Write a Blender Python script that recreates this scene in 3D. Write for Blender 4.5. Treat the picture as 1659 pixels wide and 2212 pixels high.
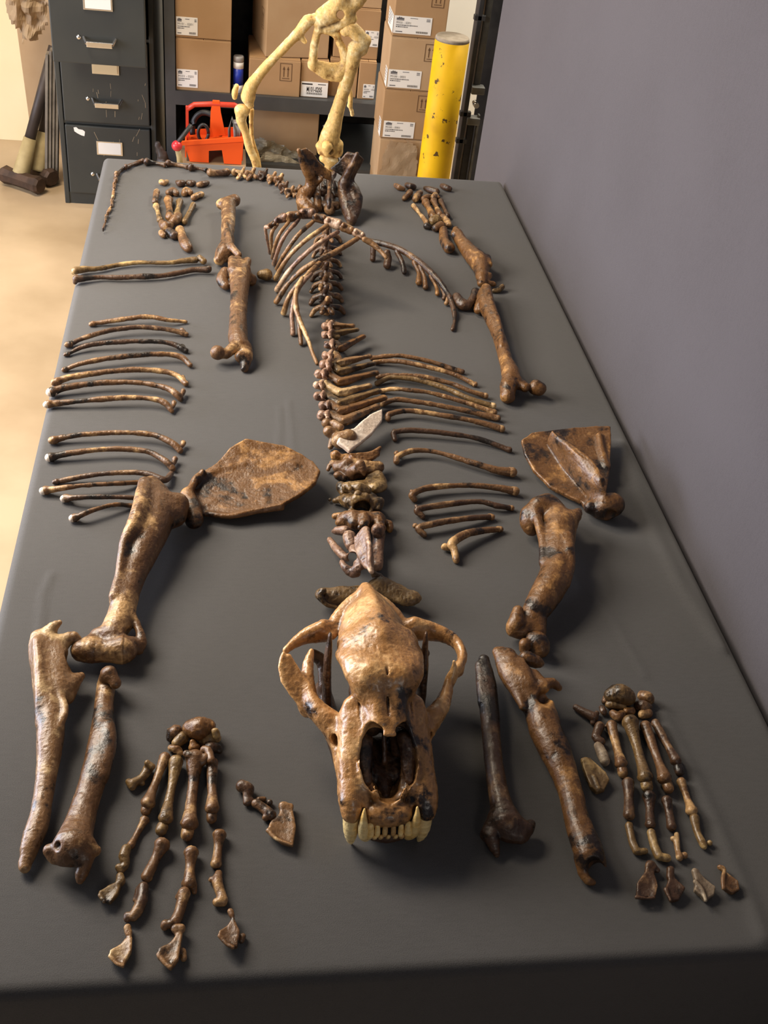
import bpy, bmesh, math, random
import numpy as np
from mathutils import Vector, Matrix

for o in list(bpy.data.objects):
    bpy.data.objects.remove(o)
SC = bpy.context.scene
COL = SC.collection
TT = 0.75                                   # height of the table top

# ---------------------------------------------------------------- camera
cam = bpy.data.cameras.new('camera')
cam.sensor_fit = 'VERTICAL'; cam.sensor_height = 36.0; cam.lens = 2332.4 / 2212.0 * 36.0
cam.clip_start = 0.05
cob = bpy.data.objects.new('camera', cam); COL.objects.link(cob)
R, D, F = [[0.988121, -0.111744, 0.105497], [0.011543, -0.630583, -0.776036], [0.153242, 0.768036, -0.621802]]
cob.matrix_world = Matrix(((R[0], -D[0], -F[0], -0.2158), (R[1], -D[1], -F[1], -0.54319), (R[2], -D[2], -F[2], 1.79243), (0, 0, 0, 1)))
SC.camera = cob

# ---------------------------------------------------------------- light and exposure
SC.view_settings.view_transform = 'Standard'; SC.view_settings.look = 'None'
SC.view_settings.gamma = 1.0; SC.view_settings.use_curve_mapping = False
SC.view_settings.exposure = 0.0
W = bpy.data.worlds.new('world'); SC.world = W; W.use_nodes = True
W.node_tree.nodes['Background'].inputs[0].default_value = (0.82, 0.86, 1.0, 1)
W.node_tree.nodes['Background'].inputs[1].default_value = 0.065

def area(name, loc, target, size, size_y, power, col):
    l = bpy.data.lights.new(name, 'AREA'); l.shape = 'RECTANGLE'; l.size = size; l.size_y = size_y
    l.energy = power; l.color = col
    o = bpy.data.objects.new(name, l); COL.objects.link(o)
    o.location = loc
    o.rotation_euler = (Vector(target) - Vector(loc)).to_track_quat('-Z', 'Y').to_euler()
    return o
area('doorway_daylight', (-3.0, 1.8, 0.92), (0.0, 1.0, 0.80), 2.2, 1.3, 136, (0.84, 0.87, 1.0))
area('ceiling_lamp_left', (-1.18, 1.2, 1.66), (-0.4, 1.05, 0.75), 0.8, 0.7, 41, (1.0, 0.90, 0.78))
area('ceiling_lamp_back', (-1.5, 2.6, 3.2), (-1.0, 3.3, 0.0), 1.0, 0.8, 98, (1.0, 0.84, 0.64))
area('front_fill', (0.6, -2.6, 2.8), (0.0, 0.0, 0.5), 1.2, 0.6, 12, (1.0, 0.9, 0.8))  # added fill behind the camera, brightens the front drop of the cloth
area('door_fill', (1.5, 3.6, 2.8), (1.0, 4.6, 0.9), 0.8, 0.5, 110, (1.0, 0.93, 0.8))  # added fill aimed at the door to bring it near white

# ---------------------------------------------------------------- materials
MATS = {}
def nodes(name):
    m = bpy.data.materials.new(name); m.use_nodes = True
    nt = m.node_tree; b = nt.nodes['Principled BSDF']
    MATS[name] = m
    return m, nt, b
def N(nt, t, **kw):
    n = nt.nodes.new(t)
    for k, v in kw.items():
        if k.startswith('i_'):
            n.inputs[k[2:].replace('_', ' ')].default_value = v
        else:
            setattr(n, k, v)
    return n
def ramp(nt, src, stops, interp='LINEAR'):
    r = nt.nodes.new('ShaderNodeValToRGB'); cr = r.color_ramp; cr.interpolation = interp
    while len(cr.elements) < len(stops):
        cr.elements.new(0.5)
    for e, (p, c) in zip(cr.elements, stops):
        e.position = p; e.color = (c[0], c[1], c[2], 1) if not isinstance(c, float) else (c, c, c, 1)
    nt.links.new(src, r.inputs[0])
    return r
def mixc(nt, fac, a, b, mode='MIX'):
    m = nt.nodes.new('ShaderNodeMix'); m.data_type = 'RGBA'; m.blend_type = mode
    if isinstance(fac, float): m.inputs[0].default_value = fac
    else: nt.links.new(fac, m.inputs[0])
    for s, v in ((m.inputs[6], a), (m.inputs[7], b)):
        if isinstance(v, tuple): s.default_value = (v[0], v[1], v[2], 1)
        else: nt.links.new(v, s)
    return m.outputs[2]
def bump(nt, b, src, strength, dist):
    n = N(nt, 'ShaderNodeBump'); n.inputs['Strength'].default_value = strength; n.inputs['Distance'].default_value = dist
    nt.links.new(src, n.inputs['Height']); nt.links.new(n.outputs[0], b.inputs['Normal'])
    return n

def bone_mat(name, dark, mid, light, bias=0.0, rough=0.36, coat=0.16, scale=1.0):
    m, nt, b = nodes(name)
    tc = N(nt, 'ShaderNodeTexCoord'); oi = N(nt, 'ShaderNodeObjectInfo')
    mp = N(nt, 'ShaderNodeVectorMath', operation='SCALE'); nt.links.new(oi.outputs['Random'], mp.inputs['Scale']); mp.inputs[0].default_value = (37, 53, 71)
    ad = N(nt, 'ShaderNodeVectorMath', operation='ADD'); nt.links.new(tc.outputs['Object'], ad.inputs[0]); nt.links.new(mp.outputs[0], ad.inputs[1])
    n1 = N(nt, 'ShaderNodeTexNoise'); n1.inputs['Scale'].default_value = 17 * scale; n1.inputs['Detail'].default_value = 5; n1.inputs['Roughness'].default_value = 0.55; n1.inputs['Distortion'].default_value = 0.6
    n2 = N(nt, 'ShaderNodeTexNoise'); n2.inputs['Scale'].default_value = 80 * scale; n2.inputs['Detail'].default_value = 6; n2.inputs['Roughness'].default_value = 0.65
    n3 = N(nt, 'ShaderNodeTexNoise'); n3.inputs['Scale'].default_value = 330; n3.inputs['Detail'].default_value = 3
    for n in (n1, n2, n3): nt.links.new(ad.outputs[0], n.inputs['Vector'])
    ma = N(nt, 'ShaderNodeMath', operation='MULTIPLY_ADD'); nt.links.new(n2.outputs[0], ma.inputs[0]); ma.inputs[1].default_value = 0.50; nt.links.new(n1.outputs[0], ma.inputs[2])
    rv = N(nt, 'ShaderNodeMath', operation='MULTIPLY_ADD'); nt.links.new(oi.outputs['Random'], rv.inputs[0]); rv.inputs[1].default_value = 0.10; nt.links.new(ma.outputs[0], rv.inputs[2])
    r = ramp(nt, rv.outputs[0], [(0.61 - bias, dark), (0.715 - bias, mid), (0.82 - bias, mid), (0.99 - bias, light)])
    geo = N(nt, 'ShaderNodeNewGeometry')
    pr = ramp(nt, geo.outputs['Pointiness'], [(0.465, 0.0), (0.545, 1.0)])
    worn_lit = mixc(nt, 1.0, r.outputs[0], (1.7, 1.65, 1.5), 'MULTIPLY')
    dirt_shade = mixc(nt, 1.0, r.outputs[0], (0.38, 0.31, 0.25), 'MULTIPLY')  # stain in hollows and wear on ridges, strengthened to add shading contrast
    nt.links.new(mixc(nt, pr.outputs[0], dirt_shade, worn_lit), b.inputs['Base Color'])
    rr = ramp(nt, n2.outputs[0], [(0.35, rough - 0.1), (0.7, rough + 0.22)])
    nt.links.new(rr.outputs[0], b.inputs['Roughness'])
    b.inputs['Coat Weight'].default_value = coat; b.inputs['Coat Roughness'].default_value = 0.22
    mb = N(nt, 'ShaderNodeMath', operation='MULTIPLY_ADD'); nt.links.new(n3.outputs[0], mb.inputs[0]); mb.inputs[1].default_value = 0.4; nt.links.new(n2.outputs[0], mb.inputs[2])
    bump(nt, b, mb.outputs[0], 0.6, 0.0024)
    return m
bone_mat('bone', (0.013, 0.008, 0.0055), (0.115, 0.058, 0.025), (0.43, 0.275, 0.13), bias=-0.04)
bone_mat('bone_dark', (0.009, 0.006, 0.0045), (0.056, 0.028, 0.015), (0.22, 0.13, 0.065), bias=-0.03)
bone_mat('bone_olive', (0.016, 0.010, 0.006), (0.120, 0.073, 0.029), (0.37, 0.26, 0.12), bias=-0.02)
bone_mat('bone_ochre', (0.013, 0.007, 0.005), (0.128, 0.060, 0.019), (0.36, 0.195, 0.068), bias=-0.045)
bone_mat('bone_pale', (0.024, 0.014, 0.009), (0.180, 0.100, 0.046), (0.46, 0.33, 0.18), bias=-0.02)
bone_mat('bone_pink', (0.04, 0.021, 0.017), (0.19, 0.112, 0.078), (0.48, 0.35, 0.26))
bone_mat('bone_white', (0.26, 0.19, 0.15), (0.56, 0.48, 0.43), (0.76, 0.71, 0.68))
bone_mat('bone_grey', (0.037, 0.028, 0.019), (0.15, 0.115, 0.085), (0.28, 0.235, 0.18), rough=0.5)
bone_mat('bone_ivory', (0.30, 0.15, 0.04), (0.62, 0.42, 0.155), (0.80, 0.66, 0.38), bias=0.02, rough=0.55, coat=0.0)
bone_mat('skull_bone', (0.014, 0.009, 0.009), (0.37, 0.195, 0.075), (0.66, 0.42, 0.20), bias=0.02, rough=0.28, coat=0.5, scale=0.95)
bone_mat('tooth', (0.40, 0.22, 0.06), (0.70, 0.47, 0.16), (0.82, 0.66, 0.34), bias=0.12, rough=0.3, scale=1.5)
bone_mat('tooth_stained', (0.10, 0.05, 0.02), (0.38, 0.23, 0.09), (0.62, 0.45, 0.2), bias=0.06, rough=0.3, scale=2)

def cloth_mat(name, col, col2):
    m, nt, b = nodes(name)
    tc = N(nt, 'ShaderNodeTexCoord')
    n1 = N(nt, 'ShaderNodeTexNoise'); n1.inputs['Scale'].default_value = 900; n1.inputs['Detail'].default_value = 2
    n2 = N(nt, 'ShaderNodeTexNoise'); n2.inputs['Scale'].default_value = 3.5; n2.inputs['Detail'].default_value = 4
    mp = N(nt, 'ShaderNodeMapping'); mp.inputs['Scale'].default_value = (1, 4, 1)
    n3 = N(nt, 'ShaderNodeTexNoise'); n3.inputs['Scale'].default_value = 60; n3.inputs['Detail'].default_value = 4
    nt.links.new(tc.outputs['Object'], n1.inputs['Vector']); nt.links.new(tc.outputs['Object'], n2.inputs['Vector'])
    nt.links.new(tc.outputs['Object'], mp.inputs[0]); nt.links.new(mp.outputs[0], n3.inputs['Vector'])
    ma = N(nt, 'ShaderNodeMath', operation='MULTIPLY_ADD'); nt.links.new(n2.outputs[0], ma.inputs[0]); ma.inputs[1].default_value = 0.5; nt.links.new(n1.outputs[0], ma.inputs[2])
    mb = N(nt, 'ShaderNodeMath', operation='MULTIPLY_ADD'); nt.links.new(n3.outputs[0], mb.inputs[0]); mb.inputs[1].default_value = 0.35; nt.links.new(ma.outputs[0], mb.inputs[2])
    r = ramp(nt, mb.outputs[0], [(0.6, col), (1.15, col2)])
    nt.links.new(r.outputs[0], b.inputs['Base Color'])
    b.inputs['Roughness'].default_value = 0.9; b.inputs['Specular IOR Level'].default_value = 0.2
    b.inputs['Sheen Weight'].default_value = 0.15; b.inputs['Sheen Roughness'].default_value = 0.5
    bump(nt, b, n1.outputs[0], 0.35, 0.0008)
cloth_mat('table_cloth', (0.064, 0.0625, 0.063), (0.085, 0.083, 0.083))
cloth_mat('panel_fabric', (0.062, 0.056, 0.064), (0.082, 0.075, 0.086))

def plain(name, col, rough=0.5, metal=0.0, spec=0.5, noise=0.0, scale=20.0, bmp=0.0, col2=None):
    m, nt, b = nodes(name)
    b.inputs['Base Color'].default_value = (*col, 1); b.inputs['Roughness'].default_value = rough
    b.inputs['Metallic'].default_value = metal; b.inputs['Specular IOR Level'].default_value = spec
    if noise or col2:
        tc = N(nt, 'ShaderNodeTexCoord'); n = N(nt, 'ShaderNodeTexNoise'); n.inputs['Scale'].default_value = scale; n.inputs['Detail'].default_value = 5
        nt.links.new(tc.outputs['Object'], n.inputs['Vector'])
        c2 = col2 or tuple(c * (1 - noise) for c in col)
        r = ramp(nt, n.outputs[0], [(0.35, c2), (0.65, col)])
        nt.links.new(r.outputs[0], b.inputs['Base Color'])
        if bmp: bump(nt, b, n.outputs[0], bmp, 0.002)
    return m
plain('concrete', (0.52, 0.39, 0.25), 0.34, noise=0, scale=2.2, col2=(0.36, 0.26, 0.155), bmp=0.03)
plain('cabinet_paint', (0.030, 0.034, 0.034), 0.42, scale=6, col2=(0.040, 0.043, 0.040))
plain('scratch', (0.30, 0.24, 0.16), 0.6)
plain('chrome', (0.75, 0.73, 0.70), 0.22, 1.0)
plain('card_white', (0.80, 0.78, 0.74), 0.6)
plain('card_cream', (0.66, 0.52, 0.30), 0.6)
plain('cardboard', (0.40, 0.245, 0.12), 0.75, scale=9, col2=(0.36, 0.215, 0.10))
plain('cardboard_pale', (0.47, 0.32, 0.18), 0.75, scale=9, col2=(0.43, 0.28, 0.15))
plain('kraft_paper', (0.60, 0.46, 0.30), 0.7, scale=14, col2=(0.54, 0.40, 0.25), bmp=0.1)
plain('paper', (0.66, 0.62, 0.50), 0.7, scale=30, col2=(0.56, 0.51, 0.38))
plain('ink', (0.035, 0.03, 0.03), 0.6)
plain('ink_brown', (0.12, 0.06, 0.025), 0.7)
plain('ink_grey', (0.10, 0.10, 0.11), 0.6)
plain('shelf_steel', (0.055, 0.058, 0.062), 0.5, 0.3, scale=8, col2=(0.075, 0.078, 0.08))
plain('dark_steel', (0.028, 0.028, 0.030), 0.5, 0.4, scale=20, col2=(0.055, 0.052, 0.05))
plain('grey_steel', (0.17, 0.165, 0.15), 0.55, 0.3, scale=25, col2=(0.10, 0.10, 0.09))
plain('orange_plastic', (0.85, 0.10, 0.012), 0.38)
plain('red_plastic', (0.55, 0.045, 0.02), 0.4)
plain('black_rubber', (0.012, 0.012, 0.013), 0.5)
plain('clear_grey', (0.35, 0.34, 0.33), 0.3)
plain('red_ball', (0.55, 0.03, 0.04), 0.3)
plain('blue_plastic', (0.012, 0.035, 0.36), 0.4)
plain('plywood', (0.88, 0.76, 0.50), 0.6, scale=3, col2=(0.84, 0.70, 0.43))
plain('old_wood', (0.33, 0.23, 0.13), 0.65, scale=12, col2=(0.24, 0.17, 0.10))
plain('grey_wood', (0.24, 0.205, 0.16), 0.7, scale=18, col2=(0.15, 0.125, 0.10))
plain('dark_handle', (0.032, 0.022, 0.018), 0.55, scale=20, col2=(0.05, 0.035, 0.028))
plain('khaki_wrap', (0.42, 0.33, 0.16), 0.7, scale=30, col2=(0.34, 0.26, 0.12))
plain('rusty_iron', (0.05, 0.030, 0.020), 0.6, 0.4, scale=30, col2=(0.09, 0.05, 0.03), bmp=0.3)
plain('white_wall', (0.74, 0.70, 0.62), 0.6, scale=2, col2=(0.70, 0.65, 0.56))
plain('white_door', (0.80, 0.76, 0.68), 0.45)
plain('table_wood', (0.30, 0.20, 0.11), 0.6)
plain('concrete_cap', (0.36, 0.30, 0.23), 0.8, scale=60, col2=(0.28, 0.23, 0.17), bmp=0.2)
def yellow_paint():
    m, nt, b = nodes('chipped_yellow')
    tc = N(nt, 'ShaderNodeTexCoord')
    n = N(nt, 'ShaderNodeTexNoise'); n.inputs['Scale'].default_value = 34; n.inputs['Detail'].default_value = 6; n.inputs['Roughness'].default_value = 0.6
    n2 = N(nt, 'ShaderNodeTexNoise'); n2.inputs['Scale'].default_value = 7; n2.inputs['Detail'].default_value = 4
    nt.links.new(tc.outputs['Object'], n.inputs['Vector']); nt.links.new(tc.outputs['Object'], n2.inputs['Vector'])
    base = ramp(nt, n2.outputs[0], [(0.35, (0.56, 0.31, 0.008)), (0.6, (0.80, 0.47, 0.008))])
    ch = ramp(nt, n.outputs[0], [(0.635, 0.0), (0.648, 1.0)])
    nt.links.new(mixc(nt, ch.outputs[0], base.outputs[0], (0.10, 0.055, 0.015)), b.inputs['Base Color'])
    b.inputs['Roughness'].default_value = 0.55; b.inputs['Specular IOR Level'].default_value = 0.25
    bump(nt, b, ch.outputs[0], -0.4, 0.002)
yellow_paint()

# ---------------------------------------------------------------- bone sculpting engine
def catmull(P, n):
    """P (m,c) control rows -> smooth resampled rows"""
    m = len(P)
    if m < 3:
        t = np.linspace(0, 1, n + 1)[:, None]
        return P[0] * (1 - t) + P[-1] * t
    Q = np.vstack([2 * P[0] - P[1], P, 2 * P[-1] - P[-2]])
    out = []
    for i in range(m - 1):
        a, b, c, d = Q[i], Q[i + 1], Q[i + 2], Q[i + 3]
        for j in range(n):
            t = j / n
            out.append(0.5 * ((2 * b) + (c - a) * t + (2 * a - 5 * b + 4 * c - d) * t * t
                              + (3 * b - a - 3 * c + d) * t ** 3))
    out.append(P[-1])
    R = np.array(out)
    R[:, 3] = np.maximum(R[:, 3], P[:, 3].min() * 0.8)
    return R

def smin(a, b, k):
    h = np.maximum(k - np.abs(a - b), 0.0)
    return np.minimum(a, b) - h * h / (4 * k)

def smax(a, b, k):
    h = np.maximum(k - np.abs(a - b), 0.0)
    return np.maximum(a, b) + h * h / (4 * k)

class Field:
    def __init__(self, lo, hi, h):
        self.h = h
        self.lo = np.array(lo, np.float32) - 3 * h
        n = np.ceil((np.array(hi) + 3 * h - self.lo) / h).astype(int) + 1
        self.n = n
        self.D = np.full(n, 40.0, np.float32)
        self.ax = [self.lo[i] + h * np.arange(n[i], dtype=np.float32) for i in range(3)]

    def box(self, lo, hi):
        s = []
        for i in range(3):
            a = int(max(0, math.floor((lo[i] - self.lo[i]) / self.h)))
            b = int(min(self.n[i], math.ceil((hi[i] - self.lo[i]) / self.h) + 1))
            if b <= a:
                return None
            s.append(slice(a, b))
        return tuple(s)

    def combine(self, s, d, k, sub):
        if sub:
            self.D[s] = smax(self.D[s], -d, k)
        else:
            self.D[s] = smin(self.D[s], d, k)

    def chain(self, pts, f, n, k, sub):
        P = np.array(pts, float)
        if len(P) > 1:
            L = np.linalg.norm(np.diff(P[:, :3], axis=0), axis=1).mean()
            sub_n = int(min(8, max(2, L / max(P[:, 3].mean() * 0.9, self.h * 2)))) if len(P) > 2 else 1
            P = catmull(P, sub_n)
        n = np.array(n, float)
        n /= np.linalg.norm(n)
        segs = [(P[i], P[i + 1]) for i in range(len(P) - 1)] if len(P) > 1 else [(P[0], P[0])]
        rmax = P[:, 3].max() * max(1.0, f) + k + 2 * self.h
        S = self.box(P[:, :3].min(0) - rmax, P[:, :3].max(0) + rmax)
        if S is None:
            return
        T = np.full(tuple(q.stop - q.start for q in S), 40.0, np.float32)
        for A, B in segs:
            R = max(A[3], B[3]) * max(1.0, f) + k + 2 * self.h
            s = self.box(np.minimum(A[:3], B[:3]) - R, np.maximum(A[:3], B[:3]) + R)
            if s is None:
                continue
            X = self.ax[0][s[0]][:, None, None]
            Y = self.ax[1][s[1]][None, :, None]
            Z = self.ax[2][s[2]][None, None, :]
            e = B[:3] - A[:3]
            L2 = float(e @ e)
            vx, vy, vz = X - A[0], Y - A[1], Z - A[2]
            if L2 > 1e-9:
                t = np.clip((vx * e[0] + vy * e[1] + vz * e[2]) / L2, 0, 1)
                vx = vx - t * e[0]; vy = vy - t * e[1]; vz = vz - t * e[2]
                r = A[3] + (B[3] - A[3]) * t
            else:
                vx = vx + 0 * vy; r = A[3]
            q = vx * vx + vy * vy + vz * vz
            if f != 1.0:
                a = vx * n[0] + vy * n[1] + vz * n[2]
                q = q + a * a * (1 / (f * f) - 1)
            d = np.sqrt(np.maximum(q, 0)) - r
            if f < 1.0:
                d = d * (0.5 + 0.5 * f)
            w = tuple(slice(a.start - b.start, a.stop - b.start) for a, b in zip(s, S))
            T[w] = np.minimum(T[w], d)
        self.combine(S, T, k, sub)

    def plate(self, pts, t, bend, k, sub):
        P = np.array(pts, float)
        c = P.mean(0)
        u, sv, vt = np.linalg.svd(P - c)
        eu, ev, en = vt
        if en[2] < 0:
            en = -en
        Q = np.stack([(P - c) @ eu, (P - c) @ ev], 1)
        rad = np.abs(Q).max()
        R = t + k + 2 * self.h + abs(bend)
        s = self.box(P.min(0) - R, P.max(0) + R)
        if s is None:
            return
        X = self.ax[0][s[0]][:, None, None] - c[0]
        Y = self.ax[1][s[1]][None, :, None] - c[1]
        Z = self.ax[2][s[2]][None, None, :] - c[2]
        U = X * eu[0] + Y * eu[1] + Z * eu[2]
        V = X * ev[0] + Y * ev[1] + Z * ev[2]
        W = X * en[0] + Y * en[1] + Z * en[2]
        if bend:
            W = W - bend * ((V / max(np.abs(Q[:, 1]).max(), 1e-6)) ** 2 - 0.4)
        d = np.full(U.shape, 1e9)
        sg = np.ones(U.shape)
        m = len(Q)
        for i in range(m):
            a, b = Q[i], Q[i - 1]
            e = b - a
            wx, wy = U - a[0], V - a[1]
            tt = np.clip((wx * e[0] + wy * e[1]) / (e @ e + 1e-12), 0, 1)
            d = np.minimum(d, (wx - e[0] * tt) ** 2 + (wy - e[1] * tt) ** 2)
            c1 = V >= a[1]; c2 = V < b[1]; c3 = e[0] * wy > e[1] * wx
            sg = np.where((c1 & c2 & c3) | (~c1 & ~c2 & ~c3), -sg, sg)
        d2 = sg * np.sqrt(d)
        d = smax(d2, np.abs(W) - t / 2, t * 0.35)
        self.combine(s, d.astype(np.float32), k, sub)

    def mesh(self):
        D, h = self.D, self.h
        D[0], D[-1], D[:, 0], D[:, -1], D[:, :, 0], D[:, :, -1] = [9.0] * 6
        S = D < 0
        cnt = np.zeros(np.array(D.shape) - 1, np.int8)
        off = [(i, j, k) for i in (0, 1) for j in (0, 1) for k in (0, 1)]
        for i, j, k in off:
            cnt += S[i:S.shape[0] - 1 + i, j:S.shape[1] - 1 + j, k:S.shape[2] - 1 + k]
        I = np.argwhere((cnt > 0) & (cnt < 8))
        idx = np.full(cnt.shape, -1, np.int32)
        idx[I[:, 0], I[:, 1], I[:, 2]] = np.arange(len(I))
        val = {o: D[I[:, 0] + o[0], I[:, 1] + o[1], I[:, 2] + o[2]] for o in off}
        acc = np.zeros((len(I), 3)); num = np.zeros(len(I))
        for o in off:
            for ax in range(3):
                if o[ax] == 0:
                    o2 = list(o); o2[ax] = 1; o2 = tuple(o2)
                    a, b = val[o], val[o2]
                    m = (a < 0) != (b < 0)
                    t = np.where(m, a / np.where(m, a - b, 1), 0)
                    p = np.array(o, float)[None] + np.zeros((len(I), 3))
                    p[:, ax] += t
                    acc[m] += p[m]; num[m] += 1
        V = (I + acc / num[:, None]) * h + self.lo
        F = []
        for ax in range(3):
            b, c = (ax + 1) % 3, (ax + 2) % 3
            sl0 = [slice(None)] * 3; sl1 = [slice(None)] * 3
            sl0[ax] = slice(0, -1); sl1[ax] = slice(1, None)
            a0, a1 = S[tuple(sl0)], S[tuple(sl1)]
            E = np.argwhere(a0 != a1)
            E = E[(E[:, b] > 0) & (E[:, c] > 0)]
            inside = a0[E[:, 0], E[:, 1], E[:, 2]]
            q = []
            for db, dc in ((1, 1), (0, 1), (0, 0), (1, 0)):
                G = E.copy(); G[:, b] -= db; G[:, c] -= dc
                q.append(idx[G[:, 0], G[:, 1], G[:, 2]])
            q = np.stack(q, 1)
            q[~inside] = q[~inside][:, ::-1]
            F.append(q)
        return V, np.vstack(F)

_rng = np.random.RandomState(7)
_LAT = _rng.rand(32, 32, 32).astype(np.float32) * 2 - 1
def vnoise(P):
    i = np.floor(P).astype(int); f = P - i
    f = f * f * (3 - 2 * f); i &= 31; j = (i + 1) & 31
    r = 0
    for a in (0, 1):
        for b in (0, 1):
            for c in (0, 1):
                w = (f[:, 0] if a else 1 - f[:, 0]) * (f[:, 1] if b else 1 - f[:, 1]) * (f[:, 2] if c else 1 - f[:, 2])
                r = r + w * _LAT[(j if a else i)[:, 0], (j if b else i)[:, 1], (j if c else i)[:, 2]]
    return r

def bounds(prims):
    lo = np.full(3, 1e9); hi = np.full(3, -1e9)
    for p in prims:
        if p[0] == 'c':
            if p[5]:
                continue
            A = np.array(p[1], float); r = (A[:, 3] * max(1, p[2]))[:, None] * 1.08
            lo = np.minimum(lo, (A[:, :3] - r).min(0)); hi = np.maximum(hi, (A[:, :3] + r).max(0))
        else:
            if p[5]:
                continue
            A = np.array(p[1], float); r = p[2] + abs(p[3])
            lo = np.minimum(lo, A.min(0) - r); hi = np.maximum(hi, A.max(0) + r)
    return lo, hi

def sculpt(prims, h, rough=0.5):
    """union / carve of tapered, blended solids (mm, z above the table top) -> vertices (mm), quads"""
    lo, hi = bounds(prims)
    F = Field(lo, hi, h)
    for p in prims:
        if p[0] == 'c':
            F.chain(p[1], p[2], p[3], p[4], p[5])
        else:
            F.plate(p[1], p[2], p[3], p[4], p[5])
    V, Q = F.mesh()
    if rough > 0:                       # pits and ripples of old bone
        N = np.zeros_like(V)
        fn = np.cross(V[Q[:, 2]] - V[Q[:, 0]], V[Q[:, 3]] - V[Q[:, 1]])
        for i in range(4):
            np.add.at(N, Q[:, i], fn)
        N /= np.linalg.norm(N, axis=1)[:, None] + 1e-9
        nz = vnoise(V / 26.0 + 3) * 1.1 + vnoise(V / 11.0) * 0.9 + (0.5 - np.abs(vnoise(V / 5.0 + 9))) * 0.8
        V = V + N * (nz * rough)[:, None]
    return V, Q

def quad_mesh(name, V, Q, origin):
    me = bpy.data.meshes.new(name)
    V = (np.asarray(V) - np.asarray(origin)) / 1000.0
    me.vertices.add(len(V)); me.vertices.foreach_set('co', V.astype(np.float32).ravel())
    me.loops.add(Q.size); me.loops.foreach_set('vertex_index', Q.astype(np.int32).ravel())
    me.polygons.add(len(Q))
    me.polygons.foreach_set('loop_start', np.arange(0, Q.size, 4, dtype=np.int32))
    me.polygons.foreach_set('loop_total', np.full(len(Q), 4, np.int32))
    me.polygons.foreach_set('use_smooth', np.ones(len(Q), bool))
    me.update(calc_edges=True)
    return me

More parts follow.
